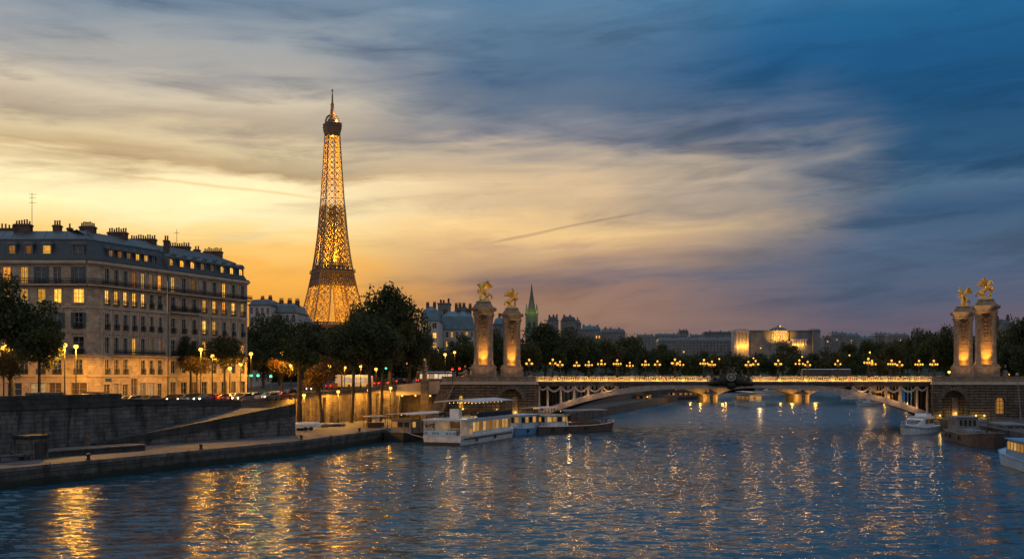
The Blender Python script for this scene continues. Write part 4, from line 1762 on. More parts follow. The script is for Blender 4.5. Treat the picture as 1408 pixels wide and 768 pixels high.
def balcony(bld, p0, d, u0, u1, z, out=.9):
    m = MB()
    band(m, p0, d, u0, u1, z - .22, z, out)
    b_ = m.build('balcony', MT['trim'], bld, world=True)
    m = MB()
    n = Vector((d.y, -d.x))

    def P(u, zz):
        return (p0[0] + d.x * u + n.x * (out - .07), p0[1] + d.y * u + n.y * (out - .07), zz)
    for zz in (z + .12, z + .95):
        m.tube(P(u0, zz), P(u1, zz), .035, .035, 4)
    k = int((u1 - u0) / .14)
    for i in range(k + 1):
        u = u0 + (u1 - u0) * i / k
        m.tube(P(u, z), P(u, z + .95), .02, .02, 4, False)
    for i in range(k // 2):
        u = u0 + (u1 - u0) * (i + .5) / (k // 2)
        m.ball(P(u, z + .5), (.09, .09, .22), 5, 3)
    r = m.build('railing', MT['iron'], b_)
    r.location = -bld.location - b_.location


def building_a():
    bld = empty('corner_building', (-75, 170, SZ), 0, 'pale stone corner apartment building at the left edge with slate mansard, its upper windows lit', 'building')
    wall = MB()
    p0 = (-100.0, 165.0)
    L0 = CORN0[0] - p0[0]
    ul = [X(px, 165) - p0[0] for px in (-40, -16, 9, 33, 57, 79, 111)]
    ul[-1] = L0 - 1.35
    glass_left = {5: ['glass', 'lit', 'lit', 'lit', 'glass', 'glass', 'glass'], 4: ['lit', 'glass', 'lit', 'lit', 'lit', 'lit', 'lit'],
                  3: ['glass'] * 7, 2: ['glass'] * 7, 1: ['glass'] * 7}
    holes, wins = [], []
    for r in range(1, 6):
        zb, h = WZ[r]
        for i, u in enumerate(ul):
            w = 1.75 if (i == 6 and r in (2, 4)) else 1.3
            holes.append((u, zb, w, h))
            wins.append((u, zb, w, h, glass_left[r][i], r, i))
    shops = [(X(20, 165) - p0[0], 2.4), (X(52, 165) - p0[0], 2.4), (X(76, 165) - p0[0], 2.0), (X(109, 165) - p0[0], 2.6)]
    for u, w in shops:
        holes.append((u, SZ + .3, w, 3.1))
    facade(wall, p0, DX, L0, SZ - .3, ZC, holes)
    facade(wall, CORN0, DC, LC, SZ - .3, ZC, [])
    ur = [(1.3 + (SEAM - 2.0) * (i + .45) / 7) * UL for i in range(7)]
    gr = {5: ['glass', 'glass', 'glass', 'dimlit', 'lit', 'dimlit', 'lit'], 4: ['lit', 'lit', 'lit', 'lit', 'lit', 'glass', 'glass'],
          3: ['glass'] * 7, 2: ['glass', 'glass', 'glass', 'lit', 'glass', 'dimlit', 'dimlit'], 1: ['glass'] * 7}
    pr0 = L(0)
    hr = []
    winr = []
    for r in range(1, 6):
        zb, h = WZ[r]
        for i, u in enumerate(ur):
            hr.append((u - .9 * UL, zb, .95, h))
            winr.append((u - .9 * UL, zb, .95, h, gr[r][i], r, i))
    pr1 = L(.9)
    dsh = [(0, 'wood', 1.3, 3.0), (1, 'shoplit', 1.15, 3.1), (2, 'wood', 1.3, 3.0), (3, 'wood', 1.5, 4.0), (4, 'shoplit', 1.4, 3.2), (5, 'shoplit', 1.5, 3.2), (6, 'glass', 1.1, 3.1)]
    hr = [q for q in hr if not (abs(q[0] - (ur[3] - .9 * UL)) < .01 and q[1] < 14)]
    winr = [q for q in winr if not (q[5] == 1 and q[6] == 3)]
    for i, g_, w, h in dsh:
        hr.append((ur[i] - .9 * UL, SZ + .1, w, h))
    facade(wall, pr1, FD, (SEAM - .9) * UL, SZ - .3, ZC, hr)
    wall.build('wall', MT['facade'], bld, world=True)
    for u, zb, w, h, g_, r, i in wins:
        put_window(bld, p0, DX, u, zb, w, h, g_, rail=r in (2, 3, 1), ped=r == 2 or r == 3, shutter=(r == 5 and i in (4, 6)) or (r == 3 and i > 4))
    for u, zb, w, h, g_, r, i in winr:
        put_window(bld, pr1, FD, u, zb, w, h, g_, rail=r in (1, 3, 4), ped=r in (2,))
    for k, (u, w) in enumerate(shops):
        put_window(bld, p0, DX, u, SZ + .3, w, 3.1, ('glass', 'shoplit', 'wood', 'wood')[k], surround=True, name='shop_window')
    for i, g_, w, h in dsh:
        put_window(bld, pr1, FD, ur[i] - .9 * UL, SZ + .1, w, h, g_, surround=True, ped=i == 3, name='door' if g_ == 'wood' else 'shop_window')
    # string courses, cornice, pilasters
    m = MB()
    LR = (SEAM - .9) * UL
    for z0, z1, o_ in ((12.0, 12.3, .16), (15.2, 15.45, .2), (19.35, 19.5, .1), (23.15, 23.45, .18), (30.1, 30.35, .18), (30.35, 30.8, .55)):
        band(m, p0, DX, 0, L0, z0, z1, o_)
        band(m, CORN0, DC, -.05, LC + .05, z0, z1, o_)
        band(m, pr1, FD, 0, LR, z0, z1, o_)
    for i in range(60):
        u = LR * (i + .5) / 60
        band(m, pr1, FD, u - .06, u + .06, 30.12, 30.33, .42)
    for i in range(80):
        u = L0 * (i + .5) / 80
        band(m, p0, DX, u - .07, u + .07, 30.12, 30.33, .42)
    m.build('cornice', MT['trim'], bld, world=True)
    m = MB()
    for i in range(8):
        u = LR * i / 7
        u = min(max(u, .15), LR - .15)
        band(m, pr1, FD, u - .15, u + .15, 15.5, 23.1, .09)
    m.build('pilaster', MT['trim'], bld, world=True)
    balcony(bld, p0, DX, 0, L0 + .35, 26.95)
    balcony(bld, CORN0, DC, -.3, LC + .3, 26.95)
    balcony(bld, pr1, FD, -.35, LR, 26.95)
    balcony(bld, pr1, FD, 2.2, LR - 1.2, 15.6, .8)
    balcony(bld, p0, DX, L0 - 2.8, L0, 15.6, .7)
    # roof
    nA = FN
    back = 15.0
    poly = [p0, CORN0, CORN1, ls, (ls[0] - nA.x * back, ls[1] - nA.y * back), (-88, 183), (-100, 183)]
    dA = [0.55, .55, .55, 0, 1.5, 1.5, 0]
    eave = inset(poly, [-.3, -.3, -.3, 0, 0, 0, 0])
    q1 = inset(poly, [1.7, 1.7, 1.7, 0, 1.0, 1.0, 0])
    q2 = inset(poly, [5.2, 5.0, 5.2, 0, 3.5, 3.5, 0])
    m = MB()
    m.loft([[(a[0], a[1], ZC) for a in eave], [(a[0], a[1], ZC + .25) for a in eave]])
    m.loft([[(a[0], a[1], ZC + .25) for a in poly], [(a[0], a[1], 34.4) for a in q1]], cap=False)
    m.build('roof', MT['slate'], bld, world=True)
    m = MB()
    m.loft([[(a[0], a[1], 34.4) for a in inset(q1, [-.12, -.12, -.12, 0, 0, 0, 0])], [(a[0], a[1], 34.62) for a in q1], [(a[0], a[1], 36.3) for a in q2]])
    for a, b_ in zip(q1[:4], q2[:4]):
        m.tube((a[0], a[1], 34.6), (b_[0], b_[1], 36.35), .12, .12, 5)
    for f in np.linspace(.08, .95, 12):
        a = Vector(q1[2]).lerp(Vector(q1[3]), f)
        b_ = Vector(q2[2]).lerp(Vector(q2[3]), f)
        m.tube((a.x, a.y, 34.63), (b_.x, b_.y, 36.33), .05, .05, 4)
    for f in np.linspace(.3, .95, 12):
        a = Vector(q1[0]).lerp(Vector(q1[1]), f)
        b_ = Vector(q2[0]).lerp(Vector(q2[1]), f)
        m.tube((a.x, a.y, 34.63), (b_.x, b_.y, 36.33), .05, .05, 4)
    m.build('upper_roof', MT['zinc'], bld, world=True)
    for px, g_, w in ((-20, 'glass', 1.1), (16, 'dimlit', 1.0), (39, 'dimlit', 1.0), (64, 'lit', 1.25), (107, 'glass', 1.5)):
        dormer(bld, (X(px, 165.3), 165.35), DX, 31.2, w, 2.2, g_)
    for i, g_ in enumerate(('dimlit', 'dimlit', 'dimlit', 'lit', 'lit', 'glass')):
        t = 2.4 + (SEAM - 4) * (i + .5) / 6
        q = L(t)
        dormer(bld, (q[0] - nA.x * .35, q[1] - nA.y * .35), FD, 31.2, .85, 1.9, g_)
    # chimneys
    chimney(bld, X(-2, 172), 172, 33, 37.0, DX, 5.5, 1.1, 9)
    chimney(bld, X(32, 170), 170, 33, 37.4, DX, 2.6, 1.4, 6)
    chimney(bld, X(79, 171), 171, 34, 37.4, DX, 1.2, 1.0, 3)
    chimney(bld, X(96, 172), 172, 34, 37.1, DX, .7, .7, 1)
    chimney(bld, X(121, 172.5), 172.5, 34, 37.4, DX, 2.4, 1.3, 7)
    chimney(bld, X(162, 178), 178, 34, 37.2, DX, 3.2, 1.2, 8)
    m = MB()
    x_, y_ = X(44, 170), 170
    m.tube((x_, y_, 36), (x_, y_, 42.6), .05, .04, 5)
    for zz in (41.0, 41.8, 42.4):
        m.tube((x_ - .5, y_, zz), (x_ + .7, y_, zz), .03, .03, 4)
    m.build('aerial', MT['iron'], bld, world=True)
    # shop sign and blade sign
    m = MB()
    band(m, pr1, FD, ur[0] - 1.3, ur[0] - .1, 11.2, 11.75, .12)
    m.build('shop_sign', MT['car_blue'], bld, world=True)
    return bld


def building_b():
    c = L(26)
    bld = empty('apartment_building', (c[0], c[1], SZ), 0, 'pale stone apartment building adjoining the corner building, with lit round roof windows', 'building')
    p = L(SEAM + .06)
    Lb = (END - SEAM - .06) * UL
    u_s = [Lb * (i + .5) / 8 for i in range(8)]
    G = {5: ['lit', 'glass', 'dimlit', 'glass', 'glass', 'lit', 'glass', 'glass'], 4: ['glass', 'glass', 'glass', 'lit', 'lit', 'lit', 'lit', 'lit'],
         3: ['glass', 'glass', 'glass', 'lit', 'lit', 'glass', 'glass', 'glass'], 2: ['glass', 'glass', 'glass', 'lit', 'dimlit', 'dimlit', 'dimlit', 'lit'],
         1: ['glass'] * 8, 0: ['wood', 'glass', 'wood', 'glass', 'wood', 'glass', 'wood', 'glass']}
    holes, wins = [], []
    for r in range(0, 6):
        zb, h = WZ[r]
        if r == 0:
            zb, h = SZ + .2, 3.2
        for i, u in enumerate(u_s):
            w = 1.1 if r else 1.5
            holes.append((u, zb, w, h))
            wins.append((u, zb, w, h, G[r][i], r, i))
    wall = MB()
    facade(wall, p, FD, Lb, SZ - .3, ZC, holes)
    # flank at the far end
    e = L(END)
    wall.quad((e[0], e[1], SZ), (e[0] - FN.x * 14, e[1] - FN.y * 14, SZ), (e[0] - FN.x * 14, e[1] - FN.y * 14, ZC), (e[0], e[1], ZC))
    wall.build('wall', MT['facade'], bld, world=True)
    for u, zb, w, h, g_, r, i in wins:
        put_window(bld, p, FD, u, zb, w, h, g_, rail=r in (2, 3, 4), ped=r in (2, 3) and i > 2, name='window' if g_ != 'wood' else 'door')
    m = MB()
    for z0, z1, o_ in ((12.0, 12.3, .16), (15.2, 15.45, .2), (19.35, 19.5, .1), (23.15, 23.45, .18), (30.1, 30.35, .18), (30.35, 30.8, .55)):
        band(m, p, FD, 0, Lb + (.3 if z0 > 30 else 0), z0, z1, o_)
    for i in range(80):
        u = Lb * (i + .5) / 80
        band(m, p, FD, u - .06, u + .06, 30.12, 30.33, .42)
    m.build('cornice', MT['trim'], bld, world=True)
    m = MB()
    for i in range(9):
        u = min(max(Lb * i / 8, .2), Lb - .2)
        band(m, p, FD, u - .17, u + .17, 15.5, 30.0, .09)
    m.build('pilaster', MT['trim'], bld, world=True)
    m = MB()
    band(m, p, FD, .02, .16, SZ, 30.0, .16)
    m.build('drainpipe', MT['zinc'], bld, world=True)
    balcony(bld, p, FD, 0, Lb + .6, 26.95)
    balcony(bld, p, FD, .5, Lb * .36, 23.55, .8)
    balcony(bld, p, FD, .5, Lb * .36, 15.6, .8)
    poly = [p, e, (e[0] - FN.x * 14, e[1] - FN.y * 14), (p[0] - FN.x * 14, p[1] - FN.y * 14)]
    q1 = inset(poly, [1.7, 1.3, 1.0, 0])
    q2 = inset(poly, [5.2, 4.5, 3.5, 0])
    eave = inset(poly, [-.3, -.3, 0, 0])
    m = MB()
    m.loft([[(a[0], a[1], ZC) for a in eave], [(a[0], a[1], ZC + .25) for a in eave]])
    m.loft([[(a[0], a[1], ZC + .25) for a in poly], [(a[0], a[1], 34.2) for a in q1]], cap=False)
    m.build('roof', MT['slate'], bld, world=True)
    m = MB()
    m.loft([[(a[0], a[1], 34.2) for a in inset(q1, [-.12, -.12, 0, 0])], [(a[0], a[1], 34.4) for a in q1], [(a[0], a[1], 36.0) for a in q2]])
    for f in np.linspace(.05, .95, 15):
        a = Vector(q1[0]).lerp(Vector(q1[1]), f)
        b_ = Vector(q2[0]).lerp(Vector(q2[1]), f)
        m.tube((a.x, a.y, 34.43), (b_.x, b_.y, 36.03), .05, .05, 4)
    m.build('upper_roof', MT['zinc'], bld, world=True)
    m = MB()
    n = FN
    a, b_ = Vector(p) + n * .25, Vector(p) - n * 14
    m.prism([tuple(a), tuple(a + FD * .35), tuple(b_ + FD * .35), tuple(b_)], 30.8, [33.0, 33.0, 37.2, 37.2])
    m.build('party_wall', MT['farwall_dark'], bld, world=True)
    for i, g_ in enumerate(('lit', 'lit', 'lit', 'dimlit', 'dimlit', 'lit', 'lit', 'lit')):
        u = u_s[i]
        dormer(bld, (p[0] + FD.x * u - n.x * .35, p[1] + FD.y * u - n.y * .35), FD, 31.2, 1.1, 2.0, g_, True)
    dn = -n
    for (px, Y, z1, ln, pots) in ((197, 186, 37.1, 4.6, 11), (229, 184, 36.6, .8, 2), (247, 195, 36.9, 3.9, 9), (271, 200, 36.9, 1.0, 2), (293, 204, 37.0, 3.6, 9)):
        chimney(bld, X(px, Y), Y, 33, z1, DX, ln, 1.1, pots)
    m = MB()
    x_, y_ = X(243, 194), 194
    m.tube((x_, y_, 36), (x_, y_, 40), .05, .04, 5)
    m.tube((x_ - .5, y_, 39.3), (x_ + .5, y_, 39.3), .03, .03, 4)
    m.build('aerial', MT['iron'], bld, world=True)
    return bld


building_a()
building_b()


# generic blocks for the middle distance and the skyline
def block(name, px0, px1, Y, ytop, label, wallm='farwall', roofm='zinc', depth=14, rows=4, cols=5, lit=.12, roof=3.0, base=SZ, cat='building', rz=0.0, chim=2, ww=None, wins=True, group=None, litmat='lit', rr=None):
    """box-shaped town house with a mansard roof, real window bays and chimneys"""
    rd = random.Random(hash((px0, px1)) % 1000 if rr is None else rr)
    x0, x1 = X(px0, Y), X(px1, Y)
    zt = Z(ytop, Y)
    Wd = (x1 - x0)
    b = empty(name, ((x0 + x1) / 2, Y, base), rz, label, cat, group)
    H = zt - base
    zw = H - roof
    a = Wd / 2
    m = MB()
    zlo = max(0.3, zw - rows * 3.3)
    fh = (zw - zlo) / rows
    wW = ww or min(1.3, Wd / cols * .5)
    holes = [(-a + Wd * (i + .5) / cols + a, zlo + fh * (r + .22), wW, fh * .58) for r in range(rows) for i in range(cols)] if wins else []
    facade(m, (-a, 0), DX, Wd, -2, zw, holes, .25)
    for d_, p_ in ((Vector((0, 1)), (a, 0)), (Vector((0, -1)), (-a, depth)), (Vector((-1, 0)), (a, depth))):
        facade(m, p_, d_, depth if d_.x == 0 else Wd, -2, zw, [])
    m.quad((-a, .3, zlo - .1), (a, .3, zlo - .1), (a, .3, zw), (-a, .3, zw))
    m.build('wall', MT[wallm], b)
    bb = b.location.copy()
    for u, zb, w_, h_ in holes:
        g_ = litmat if rd.random() < lit else 'glass'
        o = link('window', win_frame(w_, h_), b)
        o.location = (u - a, 0, zb)
        link('pane', win_pane(w_, h_, g_), o)
    m = MB()
    pl = [(-a - .3, -.3), (a + .3, -.3), (a + .3, depth + .3), (-a - .3, depth + .3)]
    m.prism(pl, zw, zw + .3)
    if roof > 1:
        p1 = [(-a + .1, .1), (a - .1, .1), (a - .1, depth - .1), (-a + .1, depth - .1)]
        p2 = [(-a + .8, 1.2), (a - .8, 1.2), (a - .8, depth - 1.2), (-a + .8, depth - 1.2)]
        p3 = [(-a + 2.2, depth * .42), (a - 2.2, depth * .42), (a - 2.2, depth * .58), (-a + 2.2, depth * .58)]
        m.loft([[(q[0], q[1], zw + .3) for q in p1], [(q[0], q[1], zw + roof * .7) for q in p2], [(q[0], q[1], zw + roof) for q in p3]])
    m.build('roof', MT[roofm], b)
    for k in range(chim):
        u = -a + Wd * (k + .5 + rd.uniform(-.25, .25)) / chim
        m = MB()
        hgt = roof + rd.uniform(.2, .9)
        m.box(u - min(.7, Wd * .08), u + min(.7, Wd * .08), depth * .35, depth * .35 + 1, zw + .2, zw + hgt)
        for i in range(4):
            x_ = u + min(.7, Wd * .08) * (-.75 + .5 * i)
            m.tube((x_, depth * .35 + .5, zw + hgt), (x_, depth * .35 + .5, zw + hgt + .7), .13, .11, 5)
        m.build('chimney', MT['brick'], b)
    return b


block('town_house', 342, 372, 300, 408, 'white apartment house beyond the trees, nearest to the corner building row', rows=7, cols=4, lit=0, chim=2, depth=20, roof=2.5)
block('town_house', 373, 408, 306, 414, 'white house with a rounded gable at the foot of the lattice tower', rows=7, cols=4, lit=.03, chim=3, depth=18, roof=3.5)
block('town_house', 409, 422, 330, 430, 'small dark roofed house at the left foot of the lattice tower', 'farwall_dark', 'teal_roof', rows=4, cols=2, lit=.1, chim=1, depth=10)
block('town_house', 578, 604, 318, 419, 'narrow end house with a blue roof and lit windows left of the pylons', 'farwall', 'teal_roof', rows=7, cols=2, lit=.62, chim=2, depth=16, roof=5)
block('town_house', 604.5, 652, 335, 426, 'long house with a blue mansard roof and lit windows behind the nearer left pylon', 'farwall', 'teal_roof', rows=6, cols=7, lit=.42, chim=3, depth=16, roof=6.5)
block('town_house', 602, 618, 352, 415, 'grey chimney-like tower block rising behind the blue roofed house', 'farwall_dark', 'farwall_dark', rows=2, cols=2, lit=0, chim=3, depth=8, roof=.6)
block('town_house', 622, 648, 360, 420, 'dark roofed upper house behind the blue mansard roof', 'farwall', 'slate', rows=3, cols=4, lit=0, chim=4, depth=14, roof=4)
block('town_house', 678, 696, 350, 434, 'blue roofed house seen between the two left pylons', 'farwall_dark', 'teal_roof', rows=4, cols=3, lit=.1, chim=1)
block('town_house', 753, 768, 620, 434, 'tall dark rooftop with aerials just right of the spire', 'greyhull', 'slate', rows=4, cols=3, lit=0, chim=3, base=20)
block('town_house', 772, 792, 640, 434, 'grey house on the ridge with a flat dark roof', 'farwall_dark', 'slate', rows=4, cols=4, lit=0, chim=2, base=20)
block('town_house', 792, 799, 642, 438, 'narrow brick coloured house at the end of the ridge row', 'farwall_dark', 'zinc', rows=4, cols=2, lit=0, chim=1, base=20)
block('town_house', 799, 826, 690, 447, 'long low white house on the ridge above the left bank trees', 'farwall_dark', 'teal_roof', rows=3, cols=7, lit=.1, chim=3, base=18)
block('town_house', 826, 860, 720, 451, 'low ridge house with a dark blue roof fading behind the trees', 'farwall_dark', 'zinc', rows=3, cols=8, lit=.04, chim=3, base=18)
SKY = [(875, 900, 1240, 459, 'low grey block at the left end of the far skyline', .03, 'zinc'), (900, 934, 1280, 458, 'long pale block on the far skyline left of the square tower block', .04, 'zinc'),
       (934, 947, 1330, 453, 'square dark tower block standing up from the far skyline', .0, 'slate'), (948, 970, 1290, 459, 'low pale block right of the square dark tower block', .05, 'zinc'),
       (968, 1011, 1180, 455, 'long dark roofed block left of the gold lit colonnade', .05, 'slate'), (905, 1008, 1120, 464, 'very long low pale building in front of the skyline, left of the gold lit colonnade', .06, 'zinc'),
       (1133, 1143, 1120, 462, 'small dark block just right of the domed palace', .1, 'slate'), (1143, 1164, 1150, 456, 'pale many windowed block on the right part of the skyline', .02, 'zinc'),
       (1164, 1182, 1250, 458, 'blue grey block with a lit window, right of the pale many windowed block', .14, 'teal_roof'), (1182, 1203, 1300, 462, 'blue grey block on the wooded hillside', .05, 'teal_roof'),
       (1203, 1222, 1360, 457, 'pale block high on the wooded hillside', .03, 'zinc'), (1222, 1250, 1330, 458, 'blue grey block at the far end of the hillside', .03, 'zinc')]
for px0, px1, Y, yt, lab, lt, rf in SKY:
    block('skyline_building', px0, px1, Y, yt, lab, 'farwall_dark', rf, rows=4, cols=max(3, int((px1 - px0) / 4.5)), lit=lt, chim=3, depth=18, base=10, roof=4, ww=1.6, rr=px0)
block('town_house', 1379, 1400, 330, 437, 'dark mansard house behind the right pylons near the picture edge', 'farwall', 'slate', rows=5, cols=4, lit=0, chim=2, roof=5)

# domed palace with lit pavilions
def palace():
    Y = 1000.0
    b = empty('domed_palace', (X(1070, Y), Y, 8), 0, 'long domed palace on the far bank with gold lit drum and colonnade', 'palace')
    bx, bz = b.location.x, 8.0
    x = lambda px: X(px, Y) - bx
    z = lambda py: Z(py, Y) - bz
    m = MB()
    m.box(x(1030), x(1061), 4, 18, 0, z(455.5))
    m.box(x(1088), x(1120), 4, 18, 0, z(455.5))
    m.box(x(1118), x(1128), 0, 20, 0, z(454))
    m.box(x(1061), x(1088), 3, 20, 0, z(468))
    m.build('wing', MT['farwall_dark'], b)  # unlit wings: missing light put into a darker wall colour than the lit parts
    m = MB()
    m.box(x(1029.5), x(1061), 3.4, 18.6, z(455.5), z(453.5))
    m.box(x(1088), x(1120.5), 3.4, 18.6, z(455.5), z(453.5))
    m.prism([(x(1117), -1), (x(1129), -1), (x(1129), 20), (x(1117), 20)], z(454), z(451.5), [(x(1119), 3), (x(1127), 3), (x(1127), 16), (x(1119), 16)])
    m.build('roof', MT['zinc'], b)
    # left pavilion: tall columns lit from inside the portico
    m = MB()
    m.box(x(1012), x(1030), 6, 22, 0, z(454))
    m.box(x(1011.5), x(1030.5), -.5, 22, z(456.5), z(453))
    m.box(x(1015), x(1027), 2, 18, z(453), z(451.5))
    pv = m.build('pavilion', MT['farwall'], b)
    m = MB()
    for px in (1013.2, 1018.3, 1023.7, 1029.0):
        m.lathe((x(px), 1.2, 0), [(1.4, 0), (1.15, .6), (1.0, z(456.5) - 1), (1.4, z(456.5))], 10)
    m.build('column', MT['farwall'], pv)
    for px in (1015.7, 1021, 1026.4):
        lamp(b, (x(px), 4.2, z(476)), 1500, (1, .42, .04), .5, 'flood_or_fill_light')
        lamp(b, (x(px), -3.2, z(475)), 2600, (1, .42, .04), .5, 'flood_or_fill_light')
    # drum and shallow dome
    m = MB()
    cx_ = x(1074)
    r = x(1087) - cx_
    m.lathe((cx_, r + 2, z(470)), [(r, 0), (r, z(456) - z(470)), (r * 1.05, z(455) - z(470)), (r * 1.05, z(454) - z(470))], 28)
    dr = m.build('drum', MT['farwall'], b, smooth=False)
    m = MB()
    for i in range(28):
        a = 2 * PI * i / 28
        m.lathe((cx_ + (r + .5) * math.cos(a), r + 2 + (r + .5) * math.sin(a), z(470)), [(.5, 0), (.4, z(456) - z(470))], 6)
    m.build('column', MT['farwall'], dr)
    m = MB()
    m.lathe((cx_, r + 2, z(454)), [(r, 0), (r * .9, 1.4), (r * .65, 2.8), (r * .3, 3.8), (.8, 4.2), (.8, 5.5)], 28)
    m.tube((cx_ + 2, r + 2, z(450.5)), (cx_ + 2, r + 2, z(446)), .25, .2, 5)
    m.build('dome', MT['zinc'], b, smooth=True)
    m = MB()
    m.ball((cx_ + 2, r + 2, z(447.5)), .9, 8, 5)
    m.build('beacon', MT['bulb'], b)
    for u in (-.62, 0, .62):
        lamp(b, (cx_ + r * u * 1.3, -12 + abs(u) * 6, z(474)), 30000, (1, .44, .05), .6, 'flood_or_fill_light', spot=R(70), aim=(-u * .5, 12, 10), blend=1.0)
    # lit gallery at the right
    m = MB()
    for i in range(6):
        px = 1091 + i * 3.6
        m.box(x(px) - .9, x(px) + .9, 2.6, 4.0, z(474), z(467))
    m.box(x(1089), x(1112), 2.2, 4.0, z(467), z(465.5))
    m.build('gallery', MT['farwall'], b)
    for px in (1093, 1099, 1105):
        lamp(b, (x(px), 1.6, z(474.5)), 1500, (1, .46, .06), .5, 'flood_or_fill_light')
    for i in range(9):
        o = link('window', win_frame(2.0, 4.0), b)
        o.location = (x(1033 + 3 * i) if i < 9 else 0, 3.85, z(466))
        link('pane', win_pane(2.0, 4.0, 'glass'), o)


palace()


# lit church spire
def spire():
    Y = 500.0
    b = empty('church_spire', (X(731, Y), Y, 10), 0, 'slender pointed church spire glowing green at its base', 'church')
    m = MB()
    w = 2.5
    zt = Z(425, Y) - 10
    zb = Z(444, Y) - 10
    m.box(-w, w, -w, w, -3, zb + 2)
    for s in (1, -1):
        for t in (1, -1):
            m.box(s * w - .5, s * w + .5, t * w - .5, t * w + .5, 0, zb + 4)
            m.lathe((s * w, t * w, zb + 4), [(.75, 0), (.75, .4), (0.05, 5.5)], 6)
    m.box(-w * .8, w * .8, -w * .8, w * .8, zb + 2, zb + 5)
    m.build('tower_body', MT['greenlit'], b)
    m = MB()
    zz = Z(390, Y) - 10
    m.lathe((0, 0, zb + 5), [(2.1, 0), (2.0, .5), (1.25, (zz - zb - 5) * .4), (.6, (zz - zb - 5) * .7), (.12, zz - zb - 5)], 8)
    for a in range(4):
        t = PI / 4 + a * PI / 2
        m.lathe((2.2 * math.cos(t), 2.2 * math.sin(t), zb + 4.5), [(.4, 0), (.35, 1.2), (.03, 4)], 5)
    m.build('spire', MT['greenlit'], b)
    m = MB()
    for s in (-1.1, 1.1):
        m.box(s - .45, s + .45, -w - .06, -w + .1, zb - 5, zb + .5)
    m.build('louvre', MT['iron'], b)
    G_ = (.75, 1, .07)
    for x_, y_ in ((-2.4, -4.2), (2.4, -4.2), (0, -5)):
        lamp(b, (x_, y_, zb + 5.6), 100, G_, .3, 'flood_or_fill_light')
    lamp(b, (0, -7, zb - 4), 90, (.3, 1, .35), .3, 'flood_or_fill_light')


spire()


# ---------------------------------------------------------------- farther bridge
def far_bridge():
    Y = 452.0
    b = empty('far_bridge', (X(1000, Y), Y, 0), 0, 'farther low arch bridge with gold lit piers seen under the stone bridge', 'bridge')
    bx = b.location.x
    piers = [47.0, 88.0, 128.5, 169.0]
    m = MB()
    pm = MB()
    hw = 3.3
    zs, zc = 3.4, 6.4
    for a, c in zip(piers[:-1], piers[1:]):
        n_ = 24
        xs = np.linspace(a + hw, c - hw, n_ + 1)
        zz = [zs + (zc - zs) * (1 - abs(2 * (x_ - (a + c) / 2) / (c - a - 2 * hw)) ** 3.0) for x_ in xs]
        for i in range(n_):
            x0, x1, z0, z1 = xs[i] - bx, xs[i + 1] - bx, zz[i], zz[i + 1]
            m.quad((x0, 0, z0), (x1, 0, z1), (x1, 0, 8.4), (x0, 0, 8.4))
            m.quad((x0, 0, z0), (x0, 14, z0), (x1, 14, z1), (x1, 0, z1))
        m.build('arch', MT['bank'], b)
        m = MB()
    m.box(piers[0] - 12 - bx, piers[-1] + 14 - bx, -.3, 14.3, 8.4, 9.2)
    m.build('deck', MT['bank'], b)
    for p in piers:
        m = MB()
        m.prism([(p - hw - bx, 0), (p + hw - bx, 0), (p + hw - bx, 14), (p - hw - bx, 14)], -1, 8.4)
        m.lathe((p - bx, 0, -1), [(hw, 0), (hw, 4.2), (hw * 1.12, 4.4), (hw * 1.1, 4.8), (hw * .4, 5.6)], 14)
        q = m.build('pier', MT['bank'], b)
        m = MB()
        m.path([(p - 1 - bx, -1.2, 4.6), (p - 1 - bx, -1.2, 6.2), (p - 1 - bx, -1.0, 7.4)], [.6, .45, .25], 8)
        m.path([(p + 1 - bx, -1.2, 4.6), (p + 1 - bx, -1.2, 6.2), (p + 1 - bx, -1.0, 7.4)], [.6, .45, .25], 8)
        m.build('statue', MT['bank'], q)
        for s in (-1, 1):
            lamp(b, (p - bx + s * 5.0, -3.2, 2.4), 2600, (1, .46, .07), .3, 'flood_or_fill_light')
            lamp(b, (p - bx + s * 8, 5, 2.2), 900, (1, .46, .07), .3, 'flood_or_fill_light')
    m = MB()
    for i in range(120):
        x_ = piers[0] - 10 + (piers[-1] - piers[0] + 22) * i / 120 - bx
        m.box(x_, x_ + .3, 0, .3, 9.2, 10.0)
    m.box(piers[0] - 12 - bx, piers[-1] + 14 - bx, -.1, .4, 10.0, 10.25)
    m.build('parapet', MT['bank'], b)


far_bridge()
# ================================================================== trees
def crown_mesh(seed, n=6500, mat='leaf', leaf=.034, clumps=34, flat=.85):
    """unit crown: leaf-sized faces spread through overlapping clumps (radius about 1, centre at origin)"""
    r = np.random.default_rng(seed)
    cs, rs = [], []
    for i in range(clumps):
        d = r.normal(size=3)
        d /= np.linalg.norm(d)
        k = r.uniform(.25, .82)
        c = d * k
        c[2] *= flat
        if c[2] < -.55:
            c[2] = -.55
        cs.append(c)
        rs.append(r.uniform(.20, .36) * (1.15 - .3 * k))
    cs, rs = np.array(cs), np.array(rs)
    pick = r.choice(clumps, n, p=rs ** 2 / (rs ** 2).sum())
    d = r.normal(size=(n, 3))
    d /= np.linalg.norm(d, axis=1)[:, None]
    rad = rs[pick] * np.clip(r.normal(.85, .27, n), .2, 1.6)
    pos = cs[pick] + d * rad[:, None] * np.array([1, 1, .8])
    # orientation
    a = r.normal(size=(n, 3))
    a /= np.linalg.norm(a, axis=1)[:, None]
    b = np.cross(a, r.normal(size=(n, 3)))
    b /= np.linalg.norm(b, axis=1)[:, None]
    s = leaf * r.uniform(.6, 1.5, n)[:, None]
    v = np.stack([pos - a * s, pos + b * s * .6, pos + a * s, pos - b * s * .6], 1).reshape(-1, 3)
    me = bpy.data.meshes.new('crown')
    me.from_pydata(v.tolist(), [], np.arange(4 * n).reshape(-1, 4).tolist())
    me.materials.append(MT[mat])
    return me, cs


